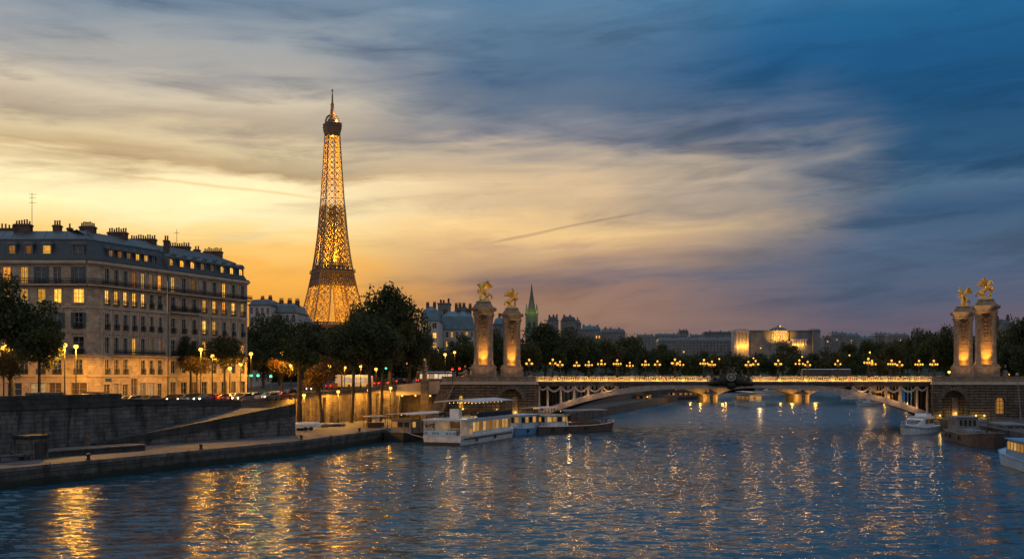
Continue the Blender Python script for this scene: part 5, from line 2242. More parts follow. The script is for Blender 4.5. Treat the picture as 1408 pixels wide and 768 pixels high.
CR = {}
for key, seed, n, mat, leaf in (('a', 1, 9500, 'leaf', .038), ('b', 2, 9500, 'leaf', .038), ('c', 3, 9500, 'leaf2', .038), ('d', 4, 9500, 'leaf', .038),
                                ('o', 5, 4200, 'autumn', .04), ('p', 6, 3600, 'autumn', .042), ('s', 8, 4500, 'leaf2', .04)):
    CR[key] = crown_mesh(seed, n, mat, leaf)
FAR = {}
for key in 'abcd':
    FAR[key] = crown_mesh(ord(key), 3200, 'leaf' if key != 'c' else 'leaf2', .052, 26)


def tree(px, Y, ytop, halfw, label, kind='a', base=SZ, clear=.28, far=False, lean=0.0, name='tree', group=None, tr=None):
    """tree whose crown centre stands at bearing px and distance Y; ytop = highest leaf, halfw = crown half width in metres"""
    x = X(px, Y)
    zt = Z(ytop, Y)
    H = zt - base
    t = empty(name, (x, Y, base), random.uniform(0, 6.28), label, 'tree', group)
    me, cs = (FAR if far else CR)[kind]
    ch = H * (1 - clear) / 2
    cz = H - ch
    c = link('crown', me, t)
    c.location = (0, 0, cz)
    c.scale = (halfw, halfw, ch / .95)
    c.rotation_euler = (0, 0, random.uniform(0, 6.28))
    m = MB()
    r0 = tr or max(.16, H * .018)
    lx = lean * H
    pts = [(-lx, 0, -.2), (-lx * .8, 0, .3), (-lx * .35, .05, cz * .45), (0, 0, cz * .8), (lx * .1, 0, cz + ch * .3)]
    m.path(pts, [r0 * 1.5, r0 * 1.1, r0 * .85, r0 * .65, r0 * .3], 8)
    if not far:
        rz = c.rotation_euler.z
        for q in cs[:12]:
            qx, qy = q[0] * math.cos(rz) - q[1] * math.sin(rz), q[0] * math.sin(rz) + q[1] * math.cos(rz)
            e = (qx * halfw * .9, qy * halfw * .9, cz + q[2] * ch * .9)
            s0 = (0, 0, max(cz * .6, min(e[2] - ch * .5, cz)))
            mid_ = ((s0[0] + e[0]) / 2, (s0[1] + e[1]) / 2, (s0[2] + e[2]) / 2 + ch * .08)
            m.path([s0, mid_, e], [r0 * .4, r0 * .25, r0 * .08], 5)
    m.build('trunk', MT['bark'], t)
    return t


# left edge group on the street
tree(16, 150, 374, 6.4, 'tall dark tree at the left picture edge in front of the corner building', 'a', clear=.3)
tree(54, 149, 426, 3.9, 'dark tree with a slim trunk right of the tall dark tree at the left edge', 'b', clear=.33)
tree(-4, 143, 470, 2.6, 'low lamp lit tree at the very left edge of the picture', 'o', clear=.35)
tree(14, 146, 482, 2.0, 'small lamp lit tree in front of the tall dark tree at the left edge', 's', clear=.4)
# lamp-lit street trees before the apartment building
tree(271, 180, 479, 3.2, 'small autumn tree glowing orange under the street lamp by the apartment building', 'o', clear=.42)
tree(309, 188, 452, 4.6, 'dark street tree with a forked trunk before the right end of the apartment building', 's', clear=.36)
tree(262, 184, 455, 2.6, 'dark narrow tree behind the glowing orange autumn tree', 'b', clear=.4)
tree(386, 206, 484, 2.9, 'autumn tree glowing orange beside the green traffic lights', 'o', clear=.36)
tree(340, 214, 470, 3.6, 'dark bushy tree just right of the apartment building corner', 'a', clear=.3)
# trees on the lower quay before the lit wall
tree(412, 186, 432, 5.6, 'tall dark quay tree whose thick trunk stands at the end of the ramp wall', 'b', QZ, .44, tr=.5)
tree(438, 204, 480, 4.6, 'leaning brownish autumn tree on the lower quay', 'p', QZ, .40, lean=-.06, tr=.38)
tree(487, 214, 428, 6.2, 'dark quay tree with a slanting trunk, left of the twin trunks by the lit wall', 'a', QZ, .42, lean=.05, tr=.4)
tree(508, 218, 424, 6.6, 'dark quay tree with a straight trunk between two lit quay lamps', 'd', QZ, .42, tr=.46)
tree(527, 223, 438, 5.4, 'dark quay tree with a slim trunk nearest to the underpass', 'c', QZ, .44, lean=.03, tr=.36)
tree(470, 231, 486, 2.7, 'small autumn tree glowing orange just left of the bus', 'o', zroad(231), .35)
tree(503, 241, 484, 2.9, 'small autumn tree glowing orange just right of the bus', 'p', zroad(241), .35)
tree(418, 219, 490, 2.5, 'small autumn tree behind the thick quay trunk', 'o', zroad(219), .35)
# street trees above the wall
tree(362, 236, 428, 6.2, 'dark spreading tree in front of the white apartment house', 'a', clear=.1)
tree(384, 250, 424, 6.0, 'dark tree in front of the white house with the rounded gable', 'd', clear=.1)
tree(424, 255, 434, 6.5, 'dark tree standing before the left foot of the lattice tower', 'b', clear=.1)
tree(455, 258, 432, 6.5, 'dark tree standing before the middle of the lattice tower foot', 'c', clear=.1)
tree(486, 262, 414, 6.0, 'dark tree covering the right foot of the lattice tower', 'a', clear=.1)
tree(537, 240, 384, 8.2, 'tallest dark tree of the left bank with a ragged crown, right of the lattice tower', 'd', clear=.22)
tree(516, 248, 402, 6.6, 'dark tree pressed against the left side of the tallest left bank tree', 'b', clear=.2)
tree(563, 246, 412, 5.4, 'dark tree on the right shoulder of the tallest left bank tree', 'a', clear=.22)
tree(575, 262, 446, 4.6, 'dark tree by the narrow blue roofed end house', 'c', clear=.2)
tree(628, 285, 452, 6.0, 'dark round tree in front of the long blue mansard house', 'b', clear=.15)
tree(604, 280, 470, 5.0, 'low dark tree left of the nearer left pylon', 'c', clear=.15)
tree(683, 292, 450, 6.0, 'dark tree filling the gap between the two left pylons', 'a', clear=.15)
for px, Y, yt, hw, kd, lab in ((395, 300, 468, 8, 'a', 'low dark tree filling the street end behind the autumn tree'), (432, 305, 462, 8.5, 'b', 'low dark tree closing the view below the tower, left of the bus'), (468, 310, 460, 8.5, 'd', 'low dark tree closing the view behind the bus'),
                               (503, 315, 458, 8.5, 'a', 'low dark tree closing the view right of the bus'), (538, 318, 462, 8.5, 'b', 'low dark tree closing the view behind the tallest left bank tree'), (566, 322, 468, 7, 'c', 'low dark tree behind the stone pillar')):
    tree(px, Y, yt, hw, lab, kd, clear=.02)
# beyond the stone bridge on the left bank
tree(722, 300, 456, 6.0, 'dark tree just right of the left pylons below the spire', 'c', clear=.15)
tree(750, 330, 438, 9.6, 'big round dark tree right of the green lit spire', 'd', clear=.12)
tree(778, 350, 448, 8.6, 'dark tree right of the big round tree by the spire', 'a', clear=.12)
tree(806, 372, 456, 8.2, 'dark tree below the long low white ridge house', 'b', clear=.12)
tree(833, 400, 457, 8.6, 'dark tree in the middle of the bank tree row left of the skyline', 'c', clear=.12)
tree(858, 420, 457, 8.8, 'dark tree with a domed top where the left bank tree row starts to fall', 'd', clear=.12)
tree(880, 450, 462, 9.0, 'dark tree beside the small green light at the end of the row', 'a', clear=.12)
tree(903, 480, 467, 9.4, 'last dark tree of the left bank row, sloping down to the skyline', 'b', clear=.12)
tree(925, 520, 476, 9.0, 'low dark tree right of the sloping end of the left bank row', 'd', clear=.12, far=True)
fr = [(945, 560, 479, 10), (966, 600, 475, 11), (988, 560, 480, 10), (1008, 640, 478, 10), (1028, 600, 482, 10), (1044, 660, 478, 10), (1077, 700, 464, 12.5), (1060, 640, 483, 10), (1098, 620, 480, 10), (1118, 660, 478, 11),
      (1138, 600, 474, 10), (1156, 640, 478, 11), (1174, 560, 476, 9), (1192, 600, 478, 9)]
anchors = ['below the square dark tower block', 'below the long dark roofed block', 'left of the gold lit colonnade', 'directly in front of the gold lit colonnade', 'right of the gold lit colonnade',
           'below the left wing of the domed palace', 'with a dome shaped crown in front of the lit drum', 'left of the dome shaped crown', 'below the lit gallery of the palace', 'below the right wing of the domed palace',
           'right of the domed palace', 'below the pale many windowed block', 'below the blue grey hillside block', 'at the foot of the wooded hillside']
for i, ((px, Y, yt, hw), an) in enumerate(zip(fr, anchors)):
    tree(px, Y, yt, hw, 'distant dark tree ' + an, 'abcd'[i % 4], clear=.05, far=True, group='distant trees across the river bend')
for px, Y, yt, hw, lab in ((1168, 1000, 462, 13, 'small far tree on the hillside left of the blue grey blocks'), (1192, 1080, 458, 14, 'far tree between the blue grey hillside blocks'), (1208, 1050, 461, 12, 'far tree below the pale hillside block'),
                           (1232, 1000, 457, 14, 'far tree at the right end of the wooded hillside'), (1248, 960, 463, 12, 'far tree where the hillside meets the right bank trees')):
    tree(px, Y, yt, hw, lab, 'abcd'[int(px) % 4], base=12, clear=.03, far=True, group='trees on the far hillside')
# right bank
tree(1218, 430, 474, 8.0, 'leftmost dark tree of the right bank row', 'b', 8.2, .1)
tree(1240, 400, 464, 8.5, 'dark tree left of the pointed right bank tree', 'c', 8.2, .1)
tree(1262, 385, 449, 6.5, 'pointed dark tree in the right bank row', 'a', 8.2, .1)
tree(1283, 365, 449, 8.6, 'broad dark tree left of the right pylons', 'd', 8.2, .1)
tree(1303, 330, 440, 7.0, 'tall dark tree touching the left side of the right pylons', 'b', 8.2, .1)
tree(1340, 320, 446, 7.0, 'dark tree behind the gap of the right pylons', 'c', 8.2, .1)
tree(1378, 300, 452, 5.2, 'dark tree right of the nearer right pylon', 'a', 8.2, .1)
tree(1404, 280, 428, 5.6, 'tall dark tree at the right picture edge', 'd', 8.2, .1)
tree(1395, 262, 466, 4.6, 'low dark tree in front of the dark mansard house on the right', 'b', 8.2, .1)
tree(1420, 255, 452, 5.6, 'dark tree cut by the right picture edge', 'a', 8.2, .1)

# ================================================================== lamps
ORD = ['nearest', 'second', 'third', 'fourth', 'fifth', 'sixth', 'seventh', 'eighth', 'ninth', 'tenth', 'eleventh', 'twelfth', 'thirteenth', 'fourteenth', 'fifteenth', 'sixteenth']


def candelabra():
    t = empty('bridge_lamp', (0, 0, 0), 0, 'x', 'street lamp', 'candelabra lamps along the bridge')
    m = MB()
    m.lathe((0, 0, 0), [(.42, 0), (.42, .5), (.3, .6), (.34, 1.2), (.2, 1.4), (.13, 1.7), (.12, 2.6), (.2, 2.75), (.12, 2.9), (.09, 3.7), (.14, 3.8)], 10)
    m.build('post', MT['bronze_and_shade'], t, smooth=True)
    for i in range(4):
        a = i * PI / 2 + PI / 4
        c, s = math.cos(a), math.sin(a)
        m = MB()
        m.path([(0, 0, 2.75), (.4 * c, .4 * s, 2.62), (.8 * c, .8 * s, 2.75), (.86 * c, .86 * s, 3.0)], [.06, .05, .05, .07], 6)
        ar = m.build('arm', MT['bronze_and_shade'], t)
        m = MB()
        m.ball((.86 * c, .86 * s, 3.22), (.21, .21, .24), 9, 6)
        m.build('globe', MT['globe'], ar, smooth=True)
    m = MB()
    m.ball((0, 0, 4.05), (.24, .24, .27), 9, 6)
    m.build('globe', MT['globe'], t, smooth=True)
    lamp(t, (0, 0, 3.42), 400, (1, .48, .11), .3)
    return t


LP = candelabra()
first = True
FRONT = [760, 809.6, 848.6, 887.5, 928, 968, 1029, 1070, 1110.5, 1152, 1194, 1237]
REAR = [770, 793, 827, 866, 904, 935, 979, 1039, 1099, 1199, 1226]


def lamp_at(x, y, z, label):
    global first
    if first:
        LP.location = (x, y, z)
        LP['label'] = label
        first = False
        return LP
    q_ = random.uniform(.86, 1.06)
    return copy_tree(LP, (x, y, z), random.uniform(0, 1.5), label, scale=(q_, q_, q_))


for i, px in enumerate(FRONT):
    # solve the bridge line for the bearing px
    k = (px - CX) / F
    o = BP(0, -.1, 0)
    s = (k * o.y - o.x) / (BA.x - k * BA.y)
    p = BP(s, -.1, 12.15 - .55)
    n_ = i if i < 6 else 11 - i
    side = 'left' if i < 6 else 'right'
    lamp_at(p.x, p.y, 11.75, f'lit globe lamp on the near balustrade, {ORD[n_]} from the {side} pylons')
for i, px in enumerate(REAR):
    k = (px - CX) / F
    o = BP(0, 23.9, 0)
    s = (k * o.y - o.x) / (BA.x - k * BA.y)
    p = BP(s, 23.9, 0)
    n_ = i if i < 6 else 10 - i
    side = 'left' if i < 6 else 'right'
    lamp_at(p.x, p.y, 11.75, f'lit globe lamp on the far balustrade, {ORD[n_]} from the {side} pylons')
for px, Y, lab in ((727.6, 238.5, 'lit globe lamp on the left abutment right beside the left pylons'), (1263.7, 233, 'lit globe lamp where the balustrade ends before the right abutment'),
                   (1284, 233.5, 'lit globe lamp on the right abutment just left of the right pylons')):
    lamp_at(X(px, Y), Y, 11.6, lab)


def street_lamp(x, y, z, h, label, power=900, single=True, arm=.0, name='street_lamp', group='street lamps', col=(1, .50, .12), rad=.18):
    t = empty(name, (x, y, z), 0, label, 'street lamp', group)
    m = MB()
    m.lathe((0, 0, 0), [(.2, 0), (.2, .7), (.11, .9), (.08, h * .6), (.06, h - .3), (.05, h)], 8)
    if arm:
        m.path([(0, 0, h - .4), (arm * .6, 0, h + .05), (arm, 0, h)], .04, 6)
    m.build('post', MT['post'], t)
    m = MB()
    m.lathe((arm, 0, h), [(.1, .42), (.2, .4), (.24, .28), (.2, .24)], 10)
    m.build('lamp_hood', MT['post'], t)
    m = MB()
    m.ball((arm, 0, h - .02), (.36, .36, .34), 10, 7)
    m.build('bulb', MT['streetbulb'], t, smooth=True)
    lamp(t, (arm + .26, -.26, h - .42), power, col, rad, spot=R(178), aim=(0, 0, -1), blend=.16)
    return t


SL = [(5, 474, 150, 900, 'street lamp at the left picture edge above the lit tree'), (89, 474, 151, 2900, 'left lamp of the pair before the corner building'), (104.5, 476, 153, 2300, 'right lamp of the pair before the corner building'),
      (276, 480, 174, 2200, 'street lamp glowing in the orange autumn tree'), (331, 500, 192, 700, 'small lamp at the right end of the apartment building'), (345, 486, 186, 1600, 'street lamp on a tall post right of the apartment building'),
      (292, 489, 187, 500, 'second lamp glowing at the right edge of the orange autumn tree'), (316, 506, 190, 350, 'small lamp low in the forked street tree'), (400, 502, 207, 700, 'small lamp between the glowing autumn tree and the thick quay trunk'), (517, 507, 238, 500, 'faint lamp right of the bus'), (561, 499, 256, 400, 'amber lamp left of the stone pillar'),
      (388, 485, 203, 2600, 'street lamp inside the orange tree by the green traffic lights'), (430, 504, 213, 800, 'small lamp glowing among the trees above the leaning tree'), (453, 503, 224, 900, 'high lamp glowing among the dark trees'),
      (474, 505, 226, 800, 'lower lamp glowing among the dark trees'), (496, 503, 234, 900, 'faint lamp in the dark foliage before the tall tree'), (612, 487, 236, 900, 'orange street lamp by the stone steps left of the pylons'),
      (625, 484, 262, 500, 'orange lamp behind the red signals'), (603, 480, 300, 500, 'lamp by the narrow blue roofed end house')]
for px, py, Y, pw, lab in SL:
    z0 = (zroad(Y) if px < 545 else 10.0) if Y < 262 else SZ
    street_lamp(X(px, Y), Y, z0, Z(py, Y) - z0, lab, pw * (4.0 if pw > 1900 else 1.9), arm=.0, col=(1, .44, .04))
QL = [(418, 543, 205, 'lit quay lamp at the left end of the lower lit wall'), (465, 538, 215, 'lit quay lamp behind the leaning autumn tree'), (507, 536, 224.5, 'lit quay lamp between the dark tree trunks'), (537, 533, 232, 'lit quay lamp beside the underpass')]
for px, py, Y, lab in QL:
    street_lamp(X(px, Y), Y, QZ, Z(py, Y) - QZ, lab, 4200, name='quay_lamp', group='lamps on the lower quay', col=(1, .43, .04))
for px, py, Y, lab, pw in ((1196, 484, 420, 'amber lamp cluster above the right part of the bridge', 2200), (1211, 489, 470, 'amber lamp by the far right bank wall', 900), (916, 492, 620, 'small amber lamp below the skyline tower block', 300),
                           (1014, 492, 640, 'small amber lamp below the gold lit colonnade', 400), (1046, 478, 760, 'amber lamp glow left of the dome shaped tree', 1500), (1092, 481, 720, 'small pale lamp below the lit gallery of the domed palace', 900), (1103, 490, 560, 'small amber lamp right of the dome shaped tree', 300), (1036, 492, 560, 'small amber lamp left of the dome shaped tree', 300), (989, 493, 540, 'small amber lamp under the long dark roofed block', 300), (1168, 488, 520, 'small amber lamp at the foot of the wooded hillside', 300), (1305, 511, 262, 'small amber lamp left of the right pylons', 200), (1386, 515, 250, 'amber lamp at the foot of the rightmost pylon', 300)):
    street_lamp(X(px, Y), Y, 8.2, Z(py, Y) - 8.2, lab, pw, group='lamps on the far banks', rad=.3)


def signal(px, py, Y, which, label, base=SZ):
    x, z = X(px, Y), Z(py, Y)
    t = empty('traffic_light', (x, Y, base), 0, label, 'traffic light', 'traffic lights on the left bank')
    h = z - base
    m = MB()
    m.tube((0, 0, 0), (0, 0, h + .5), .07, .06, 8)
    m.build('post', MT['iron'], t)
    m = MB()
    m.box(-.2, .2, -.3, -.06, h - .5, h + .6)
    for k in range(3):
        m.lathe((0, -.42, h - .28 + .36 * k - .1), [(.14, 0), (.16, .14), (.14, .2)], 8)
    m.build('signal_head', MT['iron'], t)
    m = MB()
    m.ball((0, -.45, h), (.24, .1, .24), 10, 6)
    m.build('signal_lens', MT[which], t)
    lamp(t, (0, -.9, h), 20, (.05, 1, .35) if which == 'tl_green' else (1, .05, .03), .1, 'signal_glow')


signal(346, 516, 190, 'tl_green', 'small green traffic light nearest to the apartment building corner')
signal(355.5, 516, 193, 'tl_green', 'brightest green traffic light beside the autumn tree')
signal(373, 517, 200, 'tl_green', 'pale green traffic light just left of the glowing autumn tree')
signal(531, 506, 262, 'tl_green', 'green traffic light shining through the dark trees')
signal(622, 507.5, 232, 'tl_red', 'left one of the two red traffic lights before the pylons', 10)
signal(632, 506.5, 235, 'tl_red', 'right one of the two red traffic lights before the pylons', 10)
signal(884, 477, 600, 'tl_green', 'tiny pale green light in the left bank trees above the bridge', 8)


# ================================================================== vehicles
def car_proto(paint, van=False):
    t = empty('parked_car', (0, 0, 0), 0, 'x', 'car')
    # along +x is the front; length 4.3
    if van:
        prof = [(-2.3, .35), (2.3, .35), (2.35, .95), (1.75, 1.15), (1.25, 2.05), (-2.2, 2.1), (-2.35, 1.2)]
        gl = [(1.62, 1.2), (1.2, 1.95), (-1.9, 1.98), (-2.0, 1.25)]
    else:
        prof = [(-2.1, .35), (2.1, .35), (2.15, .72), (1.95, .86), (1.0, .98), (.35, 1.42), (-1.0, 1.46), (-1.75, 1.05), (-2.12, .95)]
        gl = [(.9, .99), (.33, 1.37), (-.98, 1.41), (-1.6, 1.05)]
    m = MB()

    def ring(y, k):
        return [(x_, y, (z_ if z_ < 1.0 else 1.0 + (z_ - 1.0) * k)) for x_, z_ in prof]
    m.loft([ring(-.82, .9), ring(-.86, .97), ring(-.7, 1), ring(.7, 1), ring(.86, .97), ring(.82, .9)])
    m.build('body', MT[paint], t, smooth=True)
    m = MB()
    for s in (-1, 1):
        m.add([(x_, s * .875, z_) for x_, z_ in gl] + [(x_, s * .86, z_) for x_, z_ in gl], [(0, 1, 2, 3), (7, 6, 5, 4), (0, 4, 5, 1), (1, 5, 6, 2), (2, 6, 7, 3), (3, 7, 4, 0)])
    (x0, z0), (x1, z1) = gl[0], gl[1]
    m.quad((x0 + .1, -.62, z0 + .02), (x0 + .1, .62, z0 + .02), (x1 + .08, .55, z1 + .03), (x1 + .08, -.55, z1 + .03))
    (x0, z0), (x1, z1) = gl[3], gl[2]
    m.quad((x0 - .1, .62, z0 + .03), (x0 - .1, -.62, z0 + .03), (x1 - .06, -.55, z1 + .03), (x1 - .06, .55, z1 + .03))
    m.build('window', MT['glass'], t)
    for x_ in (-1.3, 1.3):
        for s in (-1, 1):
            m = MB()
            m.tube((x_, s * .70, .33), (x_, s * .90, .33), .33, .33, 14)
            wl = m.build('wheel', MT['rubber'], t)
            m = MB()
            m.tube((x_, s * .90, .33), (x_, s * .915, .33), .2, .18, 10)
            m.build('rim', MT['car_grey'], wl)
    for s in (-1, 1):
        m = MB()
        m.ball((2.1, s * .6, .68), (.1, .2, .13), 8, 5)
        m.build('headlight', MT['head'], t)
        m = MB()
        m.ball((-2.12 if not van else -2.32, s * .66, .8), (.08, .17, .12), 8, 5)
        m.build('taillight', MT['tail'], t)
    return t


CARS = {}
COL_WORD = {'car_black': 'black', 'car_white': 'white', 'car_grey': 'grey', 'car_red': 'red', 'car_blue': 'dark blue'}


def car(x, y, z, rz, paint, label, van=False, grp='cars on the left bank street'):
    k = (paint, van)
    if k not in CARS:
        CARS[k] = car_proto(paint, van)
        c = CARS[k]
        c.location = (x, y, z)
        c.rotation_euler = (0, 0, rz)
        c['label'] = label
    else:
        c = copy_tree(CARS[k], (x, y, z), rz, label)
    c.name = 'van' if van else 'parked_car'
    c['group'] = grp
    if van:
        c['category'] = 'van'
    return c


AF = math.atan2(FD.y, FD.x)
toward, away = AF + PI, AF
car(X(119, 156), 156, SZ + .35, 0, 'car_white', 'white car just above the parapet block before the corner building')
car(X(136, 158), 158, SZ, 0, 'car_black', 'black van beside the white car above the parapet', True)
cars = [(166, 164, toward, 'car_grey', 'grey car with lit headlamps in front of the arched door'), (178, 160, toward, 'car_white', 'white car with lit headlamps right of the arched door'), (192, 163, toward, 'car_black', 'black car before the lit shop window'),
        (205, 162, toward, 'car_grey', 'grey car below the brightest shop front'), (238, 170, toward, 'car_black', 'black car left of the orange autumn tree'), (252, 172, toward, 'car_grey', 'grey car with bright headlamps below the orange autumn tree'),
        (266, 178, toward, 'car_black', 'black car right behind the trunk of the autumn tree'), (282, 174, toward, 'car_blue', 'dark blue car with pale lights right of the autumn tree'), (307, 177, away, 'car_red', 'red car with rear lights on by the forked tree'),
        (322, 183, toward, 'car_white', 'white car with bright headlamps right of the red car'), (334, 179, toward, 'car_grey', 'grey car at the opening of the parapet'), (346, 186, toward, 'car_white', 'white car by the green traffic lights'),
        (360, 194, toward, 'car_black', 'black car with headlamps in the queue below the green lights'), (370, 190, toward, 'car_grey', 'grey car with headlamps nearest to the glowing autumn tree'), (378, 200, toward, 'car_white', 'white car behind the glowing autumn tree'),
        (389, 196, away, 'car_red', 'red car with bright rear lights right of the queue'), (400, 208, away, 'car_black', 'black car with rear lights beside the thick quay trunk'), (414, 212, away, 'car_grey', 'grey car with rear lights above the lit wall'),
        (432, 222, toward, 'car_black', 'black car with one bright lamp behind the leaning tree'), (458, 232, away, 'car_red', 'red car with rear lights just left of the bus')]
for px, Y, rz, pt, lab in cars:
    car(X(px, Y), Y, zroad(Y), rz, pt, lab)
hc = [(524, 244, away, 'car_red', 'red car with bright rear lights right of the bus'), (536, 246, away, 'car_grey', 'grey car with rear lights above the underpass'), (548, 244, away, 'car_black', 'black car with glowing rear lights near the stone pillar'), (558, 250, away, 'car_red', 'red car left of the stone pillar')]
for px, Y, rz, pt, lab in hc:
    car(X(px, Y), Y, zroad(Y) if px < 545 else 10.0, rz, pt, lab)


def bus(x, y, z, rz, label, paint='car_white', ln=11.0, pane='busglass'):
    t = empty('city_bus', (x, y, z), rz, label, 'bus')
    m = MB()
    m.loft([[(xx, yy, zz) for xx, zz in ((-ln / 2, .35), (ln / 2, .35), (ln / 2 + .05, 1.2), (ln / 2 - .15, 2.9), (-ln / 2 + .1, 3.0), (-ln / 2, 1.2))] for yy in (-1.22, -1.0, 1.0, 1.22)])
    m.build('body', MT[paint], t)
    m = MB()
    m.loft([[(xx, -1.05, 2.98), (xx, -.7, 3.12), (xx, .7, 3.12), (xx, 1.05, 2.98)] for xx in (-ln / 2 + .2, ln / 2 - .3)])
    m.build('roof', MT['white'], t)
    n_ = 7
    for s in (-1, 1):
        for i in range(n_):
            u0 = -ln / 2 + .3 + (ln - .6) * i / n_
            m = MB()
            m.box(u0, u0 + (ln - .6) / n_ - .14, s * 1.235 - .012, s * 1.235 + .012, 1.35, 2.5)
            m.build('window', MT[pane], t)
    for x_ in (-ln * .3, ln * .32):
        for s in (-1, 1):
            m = MB()
            m.tube((x_, s * 1.0, .48), (x_, s * 1.26, .48), .48, .48, 14)
            m.build('wheel', MT['rubber'], t)
    for s in (-1, 1):
        m = MB()
        m.ball((-ln / 2, s * .95, 1.0), (.08, .2, .2), 8, 5)
        m.build('taillight', MT['tail'], t)
        m = MB()
        m.ball((ln / 2 + .04, s * .9, .8), (.08, .22, .16), 8, 5)
        m.build('headlight', MT['head'], t)
    return t


bus(X(487, 236), 236, zroad(236), R(55), 'white city bus with a lit row of windows passing behind the quay trees', ln=10)
bus(X(1136, 252), 252, DZ - .1, R(-3.5), 'long dark bus with a white roof on the right half of the bridge', 'car_black', ln=12, pane='glass')
bus(X(598, 255), 255, 10.0, R(20), 'pale bus waiting by the stone steps near the left pylons', 'car_grey', ln=9)
bc = [(910, 247, PI, 'car_red', 'red car on the bridge beside the fifth far lamp'), (918, 243, PI, 'car_red', 'second red car on the bridge, right behind the first'), (951, 247, 0, 'car_grey', 'grey car with lit headlamps left of the carved keystone'),
      (900, 252, PI, 'car_black', 'black car on the left half of the bridge'), (1020, 248, 0, 'car_black', 'black car right of the carved keystone'), (1052, 246, 0, 'car_white', 'white car on the bridge left of the buses'),
      (1180, 249, 0, 'car_grey', 'grey car on the right part of the bridge'), (1212, 246, 0, 'car_black', 'black car on the bridge near the right abutment'), (820, 248, PI, 'car_grey', 'grey car on the left part of the bridge'), (780, 250, PI, 'car_black', 'black car on the bridge near the left abutment')]
for px, Y, rz, pt, lab in bc:
    car(X(px, Y), Y, DZ, rz - R(3.5), pt, lab, grp='cars crossing the bridge')


# ================================================================== boats
def hull(L_, W_, fb, sheer=.5, bow=.28, stern=.85, rake=.7, bluff=False):
    """hull rings from stern (x=0) to bow (x=L)"""
    m = MB()
    rings = []
    n = 15
    for i in range(n):
        f = i / (n - 1)
        x = L_ * f
        if f < 1 - bow:
            w = W_ / 2 * (stern + (1 - stern) * min(1, f / .2))
        else:
            q = (f - (1 - bow)) / bow
            w = W_ / 2 * (max(0, 1 - q ** 2.0) ** (.5 if bluff else .75) + .02)
        z = fb + sheer * max(0, (f - .55) / .45) ** 2 + .12 * max(0, (.15 - f) / .15)
        xr = x + rake * max(0, (f - .8) / .2) ** 2
        xl = x - (.35 if i == n - 1 else 0)
        rings.append([(xl, -w * .55, -.6), (x, -w * .92, .05), (xr, -w, z), (xr, w, z), (x, w * .92, .05), (xl, w * .55, -.6)])
    m.loft(rings)
    return m, rings


def fender_row(b, pts):
    for p in pts:
        m = MB()
        n = 8
        for i in range(n):
            a0, a1 = 2 * PI * i / n, 2 * PI * (i + 1) / n
            m.tube((p[0] + .3 * math.cos(a0), p[1], p[2] + .3 * math.sin(a0)), (p[0] + .3 * math.cos(a1), p[1], p[2] + .3 * math.sin(a1)), .1, .1, 5)
        m.build('tyre_fender', MT['rubber'], b)


def rail_line(m, pts, h=.95, n=None):
    for a, b_ in zip(pts[:-1], pts[1:]):
        a, b_ = Vector(a), Vector(b_)
        k = n or max(2, int((b_ - a).length / 1.3))
        for i in range(k + 1):
            p = a.lerp(b_, i / k)
            m.tube(p, p + Vector((0, 0, h)), .035, .035, 4)
        for zz in (h, h * .55):
            m.tube(a + Vector((0, 0, zz)), b_ + Vector((0, 0, zz)), .035, .035, 4)


def windows(b, x0, x1, y, z0, z1, n, mats, side, gap=.2, depth=.05):
    for i in range(n):
        u0 = x0 + (x1 - x0) * i / n + gap / 2
        u1 = x0 + (x1 - x0) * (i + 1) / n - gap / 2
        m = MB()
        m.box(u0 - .05, u1 + .05, y - depth, y + depth, z0 - .05, z0)
        m.box(u0 - .05, u1 + .05, y - depth, y + depth, z1, z1 + .05)
        m.box(u0 - .05, u0, y - depth, y + depth, z0, z1)
        m.box(u1, u1 + .05, y - depth, y + depth, z0, z1)
        w = m.build('window', MT['frame'], b)
        m = MB()
        m.box(u0, u1, y - depth * .6, y + depth * .6, z0, z1)
        m.build('pane', MT[mats[i % len(mats)]], w)


def xwindows(b, x, y0, y1, z0, z1, n, mats, gap=.2, depth=.05):
    for i in range(n):
        u0 = y0 + (y1 - y0) * i / n + gap / 2
        u1 = y0 + (y1 - y0) * (i + 1) / n - gap / 2
        m = MB()
        for q in ((u0 - .05, u0, z0 - .05, z1 + .05), (u1, u1 + .05, z0 - .05, z1 + .05), (u0, u1, z0 - .05, z0), (u0, u1, z1, z1 + .05)):
            m.box(x - depth, x + depth, *q)
        w = m.build('window', MT['frame'], b)
        m = MB()
        m.box(x - depth * .6, x + depth * .6, u0, u1, z0, z1)
        m.build('pane', MT[mats[i % len(mats)]], w)


